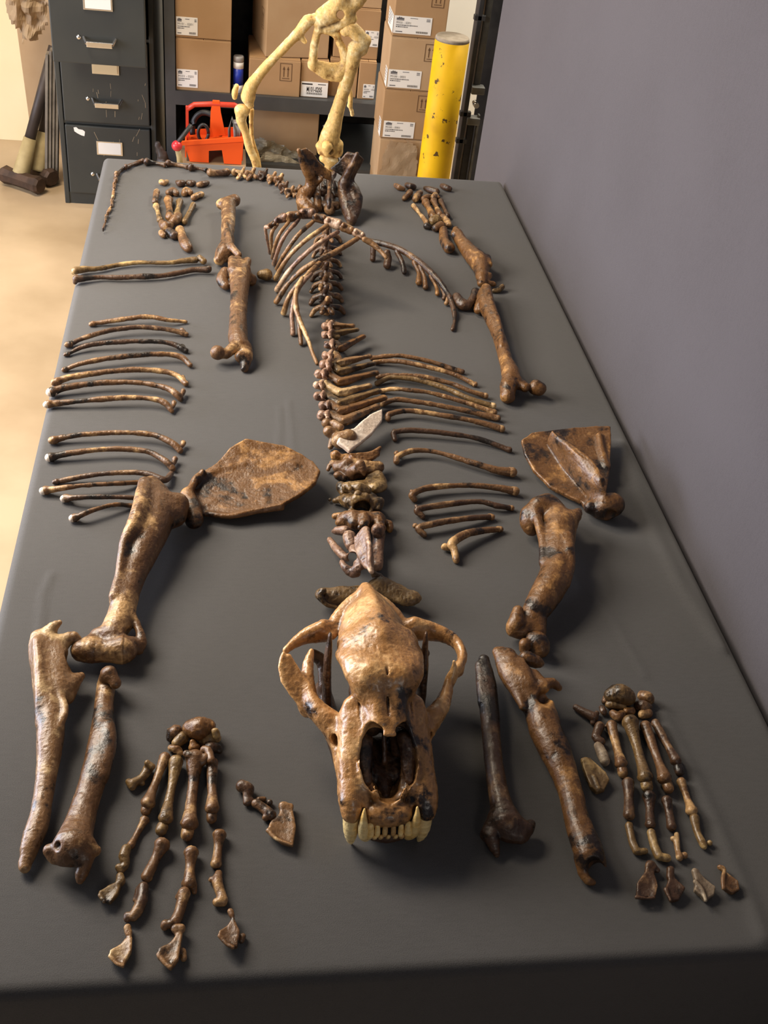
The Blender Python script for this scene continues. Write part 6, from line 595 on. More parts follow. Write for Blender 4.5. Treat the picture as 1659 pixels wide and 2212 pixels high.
('back_vertebra','back vertebra with a spine slanting right, sixth of ten from the far end','bone','back vertebrae with long spines',[('spine_process',None,'bone_ochre',1.45,0.6,[('c',[[-26.7,1120.7,14.7,9.73],[-19.5,1118.4,14.7,10.7]],1,(0,0,1),4,0),('c',[[-16.8,1110.2,18.7,8.72],[-0.9,1085.7,20.7,10.08],[25.8,1098.7,20.7,8.12],[49.4,1110.4,20.7,6.03],[66.5,1118.7,20.7,6.06]],0.7,(0,0,1),4,0),('c',[[-4.2,1079,26.7,2.6],[31.6,1097.1,25.7,2.3],[65.8,1114.7,23.7,2.32]],1,(0,0,1),3,0),('c',[[-9.8,1113.6,10.7,4.97],[-1.1,1126.8,4.7,4.17]],1,(0,0,1),3,0)],[]),('vertebra_body',None,'bone_pink',1.43,1.5,[('c',[[-38.8,1097.4,28.7,7.67],[-32.7,1101.9,24.7,7.7],[-27.8,1110.9,20.7,6.77]],1,(0,0,1),2,0),('c',[[-41.4,1103.5,28.7,3.36],[-41,1093.1,26.7,3.35]],1,(0,0,1),2,0),('c',[[-28.4,1099.5,36.7,3.26],[-32.5,1089.3,36.7,4.46],[-32.1,1079.3,34.7,4.05],[-26.2,1083,28.7,2.84]],1,(0,0,1),2.5,0),('c',[[-36,1082.2,32.7,4.05]],1,(0,0,1),3,1)],[])]),
('back_vertebra','back vertebra with a spine slanting right, seventh of ten from the far end','bone','back vertebrae with long spines',[('spine_process',None,'bone_pale',1.42,0.6,[('c',[[-32.9,1082.4,14.6,9.87],[-25.8,1080.2,14.6,10.85]],1,(0,0,1),4,0),('c',[[-23.1,1072.3,18.6,8.84],[-3.7,1050.6,20.6,10.23],[17.6,1060.4,20.6,8.23],[36.3,1069.1,20.6,6.11],[49.8,1075.3,20.6,6.13]],0.7,(0,0,1),4,0),('c',[[-7,1044.1,26.6,2.56],[22,1058,25.6,2.26],[49.1,1071.4,23.6,2.28]],1,(0,0,1),3,0),('c',[[-12.5,1077.9,10.6,4.9],[-3.9,1090.8,4.6,4.11]],1,(0,0,1),3,0)],[]),('vertebra_body',None,'bone_pink',1.4,1.5,[('c',[[-44.8,1059.8,28.6,7.78],[-38.8,1064.2,24.6,7.81],[-33.9,1072.9,20.6,6.87]],1,(0,0,1),2,0),('c',[[-47.5,1065.9,28.6,3.41],[-47.1,1055.4,26.6,3.4]],1,(0,0,1),2,0),('c',[[-34.7,1061.6,36.6,3.21],[-38.6,1051.8,36.6,4.39],[-38.2,1042,34.6,3.98],[-32.4,1045.8,28.6,2.8]],1,(0,0,1),2.5,0),('c',[[-42,1045,32.6,3.99]],1,(0,0,1),3,1)],[])]),
('back_vertebra','back vertebra with a spine slanting right, eighth of ten from the far end','bone','back vertebrae with long spines',[('spine_process',None,'bone_olive',1.41,0.6,[('c',[[-34,1047.7,14.6,10.01],[-27.1,1045.5,14.6,11.01]],1,(0,0,1),4,0),('c',[[-24.5,1037.8,18.6,8.97],[-6.4,1016.7,20.6,10.38],[21.4,1033.2,20.6,8.38],[46.2,1048,20.6,6.23],[64.1,1058.7,20.6,6.27]],0.7,(0,0,1),4,0),('c',[[-9.7,1010.3,26.6,2.53],[27.6,1032.6,25.6,2.24],[63.4,1054.8,23.6,2.27]],1,(0,0,1),3,0),('c',[[-15.3,1043.2,10.6,4.83],[-6.7,1055.9,4.6,4.06]],1,(0,0,1),3,0)],[]),('vertebra_body',None,'bone_pink',1.38,1.5,[('c',[[-45.9,1025.6,28.6,7.89],[-39.9,1029.9,24.6,7.92],[-35.1,1038.4,20.6,6.97]],1,(0,0,1),2,0),('c',[[-48.5,1031.8,28.6,3.46],[-48.1,1021.2,26.6,3.45]],1,(0,0,1),2,0),('c',[[-35.9,1027.2,36.6,3.16],[-39.7,1017.7,36.6,4.33],[-39.3,1008.4,34.6,3.93],[-33.6,1011.9,28.6,2.76]],1,(0,0,1),2.5,0),('c',[[-43.1,1011.2,32.6,3.93]],1,(0,0,1),3,1)],[])]),
('back_vertebra','back vertebra with a spine slanting right, ninth of ten from the far end','bone','back vertebrae with long spines',[('spine_process',None,'bone_ochre',1.39,0.6,[('c',[[-26.7,1018.6,14.5,10.17],[-19.9,1016.4,14.5,11.19]],1,(0,0,1),4,0),('c',[[-17.3,1008.9,18.5,9.12],[-8.4,991.8,20.5,10.56],[23.4,1010.2,20.5,8.53],[51.7,1026.5,20.5,6.36],[72.2,1038.4,20.5,6.4]],0.7,(0,0,1),4,0),('c',[[-11.7,985.6,26.5,2.5],[30.4,1010.1,25.5,2.22],[71.4,1034.6,23.5,2.25]],1,(0,0,1),3,0),('c',[[-17.2,1017.9,10.5,4.78],[-8.7,1030.4,4.5,4.01]],1,(0,0,1),3,0)],[]),('vertebra_body',None,'bone_pink',1.37,1.5,[('c',[[-38.5,996.9,28.5,8.02],[-32.7,1001.1,24.5,8.05],[-27.8,1009.5,20.5,7.08]],1,(0,0,1),2,0),('c',[[-41.1,1003,28.5,3.52],[-40.7,992.4,26.5,3.5]],1,(0,0,1),2,0),('c',[[-28.7,998.4,36.5,3.13],[-32.5,989.1,36.5,4.28],[-32.1,979.9,34.5,3.88],[-26.4,983.5,28.5,2.73]],1,(0,0,1),2.5,0),('c',[[-35.9,982.7,32.5,3.89]],1,(0,0,1),3,1)],[])]),
('back_vertebra','back vertebra with a spine slanting right, tenth of ten from the far end','bone','back vertebrae with long spines',[('spine_process',None,'bone_pale',1.37,0.6,[('c',[[-30.1,987.5,14.5,10.32],[-23.4,985.4,14.5,11.34]],1,(0,0,1),4,0),('c',[[-20.9,978,18.5,9.24],[-3.8,963.7,20.5,10.73],[19.7,981.7,20.5,8.66],[40.8,997.8,20.5,6.45],[56,1009.3,20.5,6.49]],0.7,(0,0,1),4,0),('c',[[-7.2,957.5,26.5,2.47],[24.8,981.6,25.5,2.19],[55.3,1005.6,23.5,2.22]],1,(0,0,1),3,0),('c',[[-12.4,989.4,10.5,4.72],[-4,1001.4,4.5,3.97]],1,(0,0,1),3,0)],[]),('vertebra_body',None,'bone_pink',1.35,1.5,[('c',[[-41.7,966.3,28.5,8.13],[-36,970.4,24.5,8.16],[-31.2,978.6,20.5,7.18]],1,(0,0,1),2,0),('c',[[-44.2,972.5,28.5,3.57],[-43.9,961.8,26.5,3.55]],1,(0,0,1),2,0),('c',[[-32,967.7,36.5,3.09],[-35.9,958.6,36.5,4.23],[-35.5,949.8,34.5,3.83],[-29.8,953.2,28.5,2.69]],1,(0,0,1),2.5,0),('c',[[-39.2,952.5,32.5,3.84]],1,(0,0,1),3,1)],[])]),
('back_vertebra','vertebra with a wide whitish blade-like spine, largest behind the neck','bone',None,[('vertebra_body',None,'bone_pale',1.13,0.51,[('c',[[-36.6,942.5,28.6,8.34],[-30.5,943.5,22.6,9.13]],1,(0,0,1),4,0),('c',[[-34.6,922.1,26.6,9.03],[-22.8,922.4,18.6,10.57]],1,(0,0,1),4,0),('c',[[-15.5,904.4,20.6,14.24],[-2.4,907,24.6,14.25]],1,(0,0,1),6,0),('c',[[-24.2,958.3,12.6,10.76],[-15.6,923.5,12.6,12.12]],1,(0,0,1),6,0),('c',[[-27.7,911.4,12.6,6.78],[-31.1,904.5,6.6,4.51]],1,(0,0,1),3,0),('c',[[-25,937.1,32.6,6.05],[-14.7,925.8,32.6,6.02]],1,(0,0,1),3,0)],[]),('spine_blade','whitish glossy spine blade','bone_white',1.13,0.51,[('p',[[-23.4,890,22.6],[-16.1,910.3,32.6],[7,922.4,35.6],[36.2,962.6,30.6],[60.5,982,28.6],[58,953.4,26.6],[38.9,919.1,26.6],[14.2,891.3,22.6],[-4.6,872.9,16.6]],9,0,4,0)],[])]),  # pale blade whitened further, its lit gloss put into the bone colour
('neck_vertebra','neck vertebra with an orange hatchet-shaped spine pointing right','bone',None,[(None,None,'bone_ochre',1.1,0.95,[('c',[[-26.5,869.3,17.5,6.61],[-18.6,867.1,11.5,7.36],[-8.5,865.3,11.5,8.83]],1,(0,0,1),4,0),('p',[[-8.3,855.6,29.5],[11.8,855.7,31.5],[30.1,860.6,31.5],[46.2,871.5,29.5],[43,856.4,25.5],[30.6,846,23.5],[12.4,839.7,21.5],[-3.5,847,23.5]],9,0,4,0),('c',[[-2.1,852.1,13.5,11.7],[8.1,850.9,11.5,10.98]],1,(0,0,1),6,0),('c',[[-28.6,868.9,11.5,4.41],[-29.2,877.5,11.5,4.43]],1,(0,0,1),3,0)],[])]),
('neck_vertebra','neck vertebra just before the hatchet-spined one, orange ridged top','bone',None,[(None,None,'bone',1.1,0.95,[('c',[[-21.2,837.4,14.6,10.98],[3.7,835.5,16.6,16.11],[29.1,834.8,14.6,12.48]],1,(0,0,1),8,0),('c',[[-10.9,833.3,22.6,11.66],[-4.8,824.9,16.6,13.84],[3,813.2,28.6,11.55]],1,(0,0,1),6,0),('c',[[6.5,811,42.6,8.61],[10.1,804.8,36.6,6.45],[10.8,803.2,28.6,4.31]],1,(0,0,1),5,0),('c',[[-31.2,852.4,12.6,5.89],[-25.9,843,16.6,7.33],[-21.2,837.4,14.6,5.85]],1,(0,0,1),4,0),('c',[[-36.5,848.6,10.6,3.68],[-39,843.4,6.6,2.94]],1,(0,0,1),2,0),('c',[[27.8,836.2,16.6,9.54],[39.9,841.3,14.6,10.32]],1,(0,0,1),6,0),('c',[[-26.2,819.2,12.6,6.53],[-17.8,813.9,10.6,5.8]],1,(0,0,1),4,0),('c',[[3.8,793.5,26.6,9.31],[7.1,813.2,11.6,8.72]],1,(0,0,1),4,1)],[])]),
('neck_vertebra','fourth neck vertebra behind the skull, with knobby rough joints','bone',None,[(None,None,'bone_olive',1.1,0.95,[('c',[[-20.6,784.1,14.8,10],[3.7,780.8,14.8,14.3],[31,793.5,14.8,12.98]],1,(0,0,1),8,0),('c',[[-18.1,770.1,28.8,7.77],[-10.7,769,26.8,9.19],[0.4,762.1,30.8,10.57],[12.7,761.1,28.8,8.46]],1,(0,0,1),5,0),('c',[[37.6,802,20.8,9.39],[40.5,791.1,16.8,9.36],[26.9,775.1,22.8,8.55]],1,(0,0,1),5,0),('c',[[25,801.7,20.8,8.66],[36,810.2,20.8,8.7]],1,(0,0,1),5,0),('c',[[-25.2,789.5,16.8,6.44],[-21.6,772.3,14.8,6.4]],1,(0,0,1),4,0),('c',[[-18.1,763.8,36.8,4.21],[-14,756.1,36.8,3.5]],1,(0,0,1),2,0),('c',[[-3.3,740.8,36.8,6.26],[-1,736.2,32.8,4.17]],1,(0,0,1),4,0),('c',[[-7.3,770,16.8,8.52],[9.5,766.5,16.8,8.52]],1,(0,0,1),5,0),('c',[[17.2,762.5,46.8,3.51]],1,(0,0,1),2,1)],[])]),
('neck_vertebra','third neck vertebra behind the skull, with a large dark hole','bone',None,[(None,None,'bone_olive',1.1,0.95,[('c',[[-18.1,753.7,12.5,10.56],[25,746.9,12.5,11.98]],1,(0,0,1),8,0),('c',[[-4,754.3,18.5,11.25],[13.3,756.6,18.5,10.58]],1,(0,0,1),8,0),('c',[[-15.8,744.4,18.5,10.49],[-8,738.2,20.5,9.06]],1,(0,0,1),5,0),('c',[[-34,762,6.5,4.95],[-27.2,760,10.5,6.35],[-20.2,759,14.5,6.34]],1,(0,0,1),4,0),('c',[[-42,767.2,4.5,2.84]],1,(0,0,1),2,0),('c',[[23.4,738.9,20.5,9.79],[31.9,740.3,22.5,7.7],[28.9,731.9,18.5,6.28]],1,(0,0,1),5,0),('c',[[-5.5,737.2,30.5,8.33],[7.9,739.4,30.5,8.35]],1,(0,0,1),5,0),('c',[[13.2,758,20.5,7.05],[20,752.3,20.5,8.44]],1,(0,0,1),5,0),('c',[[-13.5,724.6,14.5,6.25],[2.5,726.1,10.5,6.97],[15.5,727.1,14.5,6.27]],1,(0,0,1),5,0),('c',[[3,728.9,20.5,11.81],[5.4,741.9,8.5,10.54]],1,(0,0,1),4,1)],[])]),
('neck_vertebra','second neck vertebra behind the skull, two-lobed brown top','bone',None,[(None,None,'bone_ochre',1.1,0.95,[('c',[[-22.7,705.1,18.1,11.73],[0.3,699.4,20.1,15.16],[25.9,704.1,18.1,12.47]],1,(0,0,1),8,0),('c',[[-14.7,698.7,28.1,10.29],[-13.3,686.4,26.1,10.24]],1,(0,0,1),5,0),('c',[[1.5,689.8,34.1,8.19],[0.1,675.2,34.1,7.45]],1,(0,0,1),5,0),('c',[[-3.2,693.9,26.1,8.91]],1,(0,0,1),6,0),('c',[[23.6,701.8,26.1,8.97],[24.4,687,26.1,8.91],[25.4,674.3,26.1,7.49]],1,(0,0,1),5,0),('c',[[-38.4,714.8,16.1,4.85],[-29.2,712.5,18.1,5.54],[-20.4,706.4,20.1,6.21]],1,(0,0,1),3,0),('c',[[-32.1,702.4,14.1,6.21],[-23.1,698.3,16.1,6.2]],1,(0,0,1),4,0),('c',[[11.9,693.6,28.1,6.86]],1,(0,0,1),5,0),('c',[[-6.6,666.1,34.1,4.04]],1,(0,0,1),3,0),('c',[[34.4,708.4,10.1,4.88],[43.9,705.3,8.1,6.27],[44.3,696.6,6.1,5.56]],1,(0,0,1),4,0)],[])]),
('neck_vertebra','first neck bone behind the skull with a tall pink crest','bone',None,[(None,None,'bone_pink',1.1,0.95,[('p',[[-9.4,616.6,72.6],[-2.9,616,74.6],[-5.6,571.2,72.6],[-5.6,535.8,62.6],[-11.6,546.6,58.6],[-16.9,567.1,54.6],[-20.7,594,52.6],[-20.7,612.4,58.6]],14,0,5,0),('c',[[-5.9,610.2,76.6,3.86],[-6.9,580.8,78.6,3.8],[-7.7,552.8,74.6,3.75],[-6.2,536.7,64.6,3.74]],1,(0,0,1),4,0),('c',[[-29.3,665.1,28.6,6.05],[-39.7,674,22.6,4.74]],1,(0,0,1),4,0),('c',[[-42.5,677.4,16.6,4.75],[-32.9,671.1,20.6,5.41],[-25.3,668.2,24.6,6.08]],1,(0,0,1),4,0),('c',[[-24,648.7,30.6,9.34],[-23,631.9,28.6,8.61]],1,(0,0,1),6,0),('c',[[19.5,665.8,28.6,10.14],[23.2,664.5,14.6,8.84],[18.4,636.1,8.6,8.06],[13.9,608.2,10.6,9.27]],1,(0,0,1),6,0),('c',[[-50,664.8,10.6,4.06],[-43.9,642.6,14.6,5.35],[-36.5,624.3,18.6,5.96],[-29.6,613.5,20.6,5.92],[-17.2,617.6,24.6,6.59]],1,(0,0,1),4,0),('c',[[-40.4,589.9,32.6,3.88],[-35,576.8,32.6,5.78],[-26.5,570.9,30.6,7.06],[-18.3,570.3,38.6,8.32],[-13.2,573.4,44.6,8.31]],1,(0,0,1),6,0),('c',[[-21.4,610.1,38.6,7.18],[-18.9,581.6,44.6,7.06]],1,(0,0,1),6,0),('c',[[-13.4,613.1,28.6,9.2]],1,(0,0,1),8,0),('c',[[-26.9,583.6,48.6,6.41],[-21.1,617.7,18.6,6.61]],1,(0,0,1),3,1),('c',[[-13.9,549,50.6,5.67],[-9.5,573.2,28.6,5.8]],1,(0,0,1),3,1)],[])]),
('neck_vertebra','broad-winged neck bone showing either side of the skull back','bone',None,[(None,None,'bone_olive',1.1,0.95,[('c',[[-43.9,534.9,19.6,14.97],[-60.2,534.9,19.6,14.94],[-68.9,535.9,21.6,11.82]],0.6,(0,0,1),6,0),('c',[[-71.1,531,33.6,4.32],[-74.4,525.9,29.6,3.7],[-66.9,517.3,21.6,3.08],[-50.6,515.9,15.6,3.09]],1,(0,0,1),3,0),('c',[[12.9,555.5,19.6,15.22],[30.3,542.7,19.6,16.41],[45.6,533.3,19.6,15.72],[53.9,531.2,21.6,12.57]],0.6,(0,0,1),6,0),('c',[[-45.6,537.6,15.6,13.76],[-23.7,537.5,15.6,15.05],[-8.2,540.7,15.6,15.1],[12.9,554.4,17.6,12.68]],1,(0,0,1),8,0),('c',[[4.9,571.1,27.6,5.09],[11.5,568.4,25.6,5.09]],1,(0,0,1),4,0),('c',[[-69.1,520,39.6,5.51]],1,(0,0,1),3,1)],[])]),
('breastbone_cage','arched breastbone with its curved ribs, propped over the far spine','bone',None,[('breastbone_segment',None,'bone',1.4,0.63,[('c',[[-116.5,1523.7,112,5.61],[-109,1528.4,114,6.56]],1,(0,0,1),2,0),('c',[[-118.7,1509.1,121,2.34],[-115.4,1528.6,107,2.36]],1,(0,0,1),2.5,0),('c',[[-107.7,1517.3,122,2.74],[-105.5,1534.7,108,2.77]],1,(0,0,1),2.5,0)],[]),('breastbone_segment',None,'bone_pink',1.41,0.63,[('c',[[-100.1,1540,118,7.52],[-87.6,1544.4,122,10.35]],1,(0,0,1),2,0),('c',[[-102.4,1527.1,127,3.14],[-99,1542.8,113,3.17]],1,(0,0,1),2.5,0),('c',[[-86.3,1537,130,4.33],[-84.3,1546.6,116,4.36]],1,(0,0,1),2.5,0)],[]),('breastbone_segment',None,'bone',1.41,0.63,[('c',[[-75.5,1541.1,126,10.34],[-60.6,1543.3,128,10.35]],1,(0,0,1),2,0),('c',[[-77.9,1530.9,135,4.31],[-74.5,1540.7,121,4.35]],1,(0,0,1),2.5,0),('c',[[-59.4,1535.8,136,4.33],[-57.1,1545.5,122,4.36]],1,(0,0,1),2.5,0)],[]),('breastbone_segment',None,'bone_pink',1.41,0.63,[('c',[[-47.8,1551.1,130,11.33],[-33,1549.7,132,11.33]],1,(0,0,1),2,0),('c',[[-50.3,1541.8,139,4.73],[-46.8,1549.7,125,4.76]],1,(0,0,1),2.5,0),('c',[[-31.9,1543.1,140,4.74],[-29.5,1550.8,126,4.77]],1,(0,0,1),2.5,0)],[]),('breastbone_segment',None,'bone',1.41,0.63,[('c',[[-22.9,1530.2,132,9.38],[-9.5,1526,132,9.38]],1,(0,0,1),2,0),('c',[[-25.7,1519,141,3.91],[-21.8,1530.9,127,3.95]],1,(0,0,1),2.5,0),('c',[[-8.6,1517.5,140,3.92],[-5.8,1529.2,126,3.95]],1,(0,0,1),2.5,0)],[]),('breastbone_segment',None,'bone_pink',1.4,0.63,[('c',[[1,1515.5,132,9.35],[20,1503.3,132,11.19]],1,(0,0,1),2,0),('c',[[-2,1504.4,141,3.9],[2.2,1516.2,127,3.93]],1,(0,0,1),2.5,0),('c',[[20.8,1496.8,140,4.68],[23.5,1504.4,126,4.71]],1,(0,0,1),2.5,0)],[]),('breastbone_segment',None,'bone',1.39,0.63,[('c',[[30.8,1497.4,130,10.25],[44,1489,128,8.37]],1,(0,0,1),2,0),('c',[[27.8,1487.3,139,4.28],[32,1497.1,125,4.31]],1,(0,0,1),2.5,0),('c',[[44.4,1479.8,136,3.5],[47.8,1493.3,122,3.53]],1,(0,0,1),2.5,0)],[]),('breastbone_segment',None,'bone_pink',1.39,0.63,[('c',[[54.8,1483.2,126,8.36],[65.9,1478.9,122,8.37]],1,(0,0,1),2,0),('c',[[51.4,1471.4,135,3.49],[56.1,1485,121,3.52]],1,(0,0,1),2.5,0),('c',[[66.3,1469.8,130,3.5],[69.9,1483.1,116,3.53]],1,(0,0,1),2.5,0)],[]),('breastbone_tip','pale pointed end of the breastbone','bone_pale',1.39,0.63,[('c',[[71.1,1466.8,120,5.56],[86.1,1461.7,114,6.03],[102.7,1447,106,4.63],[113.4,1434.4,98,3.24]],1,(0,0,1),2,0)],[]),('breast_rib',None,'bone_pink',1.39,0.63,[('c',[[-119.1,1517.6,112,3.27],[-124.4,1524,108,3.74],[-120.9,1541.9,80,3.42],[-113.3,1575.5,40,3.5],[-109.4,1603.9,14,3.95]],1,(0,0,1),2.5,0)],[]),('breast_rib',None,'bone_pale',1.38,0.62,[('c',[[-100.3,1528.3,114,3.28],[-111.5,1514.1,104,3.74],[-111.2,1535.5,70,3.61],[-104.7,1601.5,14,3.95]],1,(0,0,1),2.5,0)],[]),('breast_rib',None,'bone_pale',1.38,0.62,[('c',[[-78.2,1529.4,120,3.75],[-97.3,1500,106,3.72],[-104.7,1521.8,66,3.79],[-103.5,1588.2,12,4.92]],1,(0,0,1),2.5,0)],[]),('breast_rib',None,'bone_pink',1.37,0.62,[('c',[[-58.4,1531.8,124,3.75],[-86.7,1491.2,108,3.99],[-99,1505.5,66,4.05],[-101.7,1563.7,10,4.88]],1,(0,0,1),2.5,0)],[]),('breast_rib',None,'bone_pale',1.37,0.62,[('c',[[-26.2,1531.4,126,4.23],[-62.7,1482.6,112,4.16],[-87.2,1490,66,4.22],[-95.8,1541.6,10,4.85]],1,(0,0,1),2.5,0)],[]),('breast_rib',None,'bone_pale',1.36,0.61,[('c',[[-1.8,1506.5,128,4.2],[-51.6,1460.1,110,4.6],[-82.8,1472.5,64,4.67],[-100.6,1496.8,10,5.73]],1,(0,0,1),2.5,0)],[]),('breast_rib',None,'bone_pink',1.34,0.6,[('c',[[17.5,1481.6,126,4.63],[-36,1434.2,110,4.74],[-74.4,1439.4,62,4.8],[-99.8,1448.5,10,5.63]],1,(0,0,1),2.5,0)],[]),('breast_rib',None,'bone_pale',1.33,0.6,[('c',[[57,1472.3,118,4.83],[5.4,1429.5,104,5.49],[-43.2,1408.9,84,5.09],[-79.9,1407.1,46,5.13],[-102.9,1396.4,10,5.53]],1,(0,0,1),2.5,0)],[]),('breast_rib',None,'bone_pale',1.31,0.59,[('c',[[-22.2,1405.5,92,4.99],[-52.4,1369,80,4.93],[-79.7,1356,46,4.68],[-90,1352.4,10,5.45]],1,(0,0,1),2.5,0)],[]),('breast_rib',None,'bone_pink',1.29,0.58,[('c',[[-40.2,1377.8,84,4.5],[-65.1,1341.6,70,4.45],[-76.8,1308.3,40,4.43],[-75.5,1275.6,8,4.42]],1,(0,0,1),2.5,0)],[]),('breast_rib',None,'bone_pale',1.26,0.57,[('c',[[-57.4,1363.4,80,4.92],[-70.8,1321.2,70,4.85],[-69.4,1281.1,50,4.81],[-51.8,1235.7,24,3.91],[-42,1194.2,12,3.43],[-36.1,1174,6,3.41]],1,(0,0,1),2.5,0)],[]),('breast_rib',None,'bone',1.27,0.57,[('c',[[-70.7,1308.4,56,4.41],[-66.6,1273.5,36,3.94],[-61.7,1239.8,8,3.93]],1,(0,0,1),2,0)],[])]),
('rib_arch','dark curved rib arch with hanging stubs, right of the spine','bone',None,[('rib_bar',None,'bone_dark',1.45,0.65,[('c',[[106.6,1654.6,28.5,5.07],[139,1631.5,32.5,6.04],[171.3,1607.8,32.5,6.51],[205,1556.7,30.5,6.91],[233.5,1493.8,26.5,6.79],[250.6,1445.5,18.5,5.26],[256.5,1395.3,10.5,4.72],[253.4,1355.1,4.5,3.73],[243.4,1317.2,4.5,3.67]],1,(0,0,1),3,0)],[]),('rib_stub',None,'bone_dark',1.51,0.68,[('c',[[114.4,1623.1,26.5,6.03],[113.8,1610.8,6.5,6.03]],1,(0,0,1),2,0)],[]),('rib_stub',None,'bone_dark',1.5,0.68,[('c',[[141,1598,28.5,6.98],[144.4,1593.5,16.5,7.99],[141.3,1577.2,8.5,7.97]],1,(0,0,1),2,0)],[]),('rib_stub',None,'bone_dark',1.49,0.67,[('c',[[163.4,1606.4,28.5,5.01],[173.6,1578.9,16.5,5.48],[176.1,1553.1,6.5,5.45]],1,(0,0,1),2,0)],[]),('rib_stub',None,'bone_ochre',1.48,0.67,[('c',[[196.8,1561,26.5,5.94],[203.9,1536,16.5,4.92],[200.9,1506.4,8.5,6.84]],1,(0,0,1),2,0)],[]),('rib_stub',None,'bone',1.47,0.66,[('c',[[206.5,1544.7,26.5,4.92],[213.6,1518.2,14.5,4.9],[213.2,1489.4,6.5,5.83]],1,(0,0,1),2,0)],[]),('rib_stub',None,'bone_ochre',1.45,0.65,[('c',[[224.9,1505.3,24.5,4.87],[234.1,1485.3,12.5,4.37],[234.4,1461.4,6.5,4.82]],1,(0,0,1),2,0)],[]),('rib_stub',None,'bone_dark',1.44,0.65,[('c',[[241.2,1472.1,22.5,4.82],[247.7,1452.3,10.5,4.81],[245.6,1443.6,6.5,4.8]],1,(0,0,1),2,0)],[]),('rib_stub',None,'bone_pale',1.43,0.64,[('c',[[252,1434.5,14.5,3.82],[247.4,1422.7,6.5,4.76]],1,(0,0,1),2,0)],[])]),
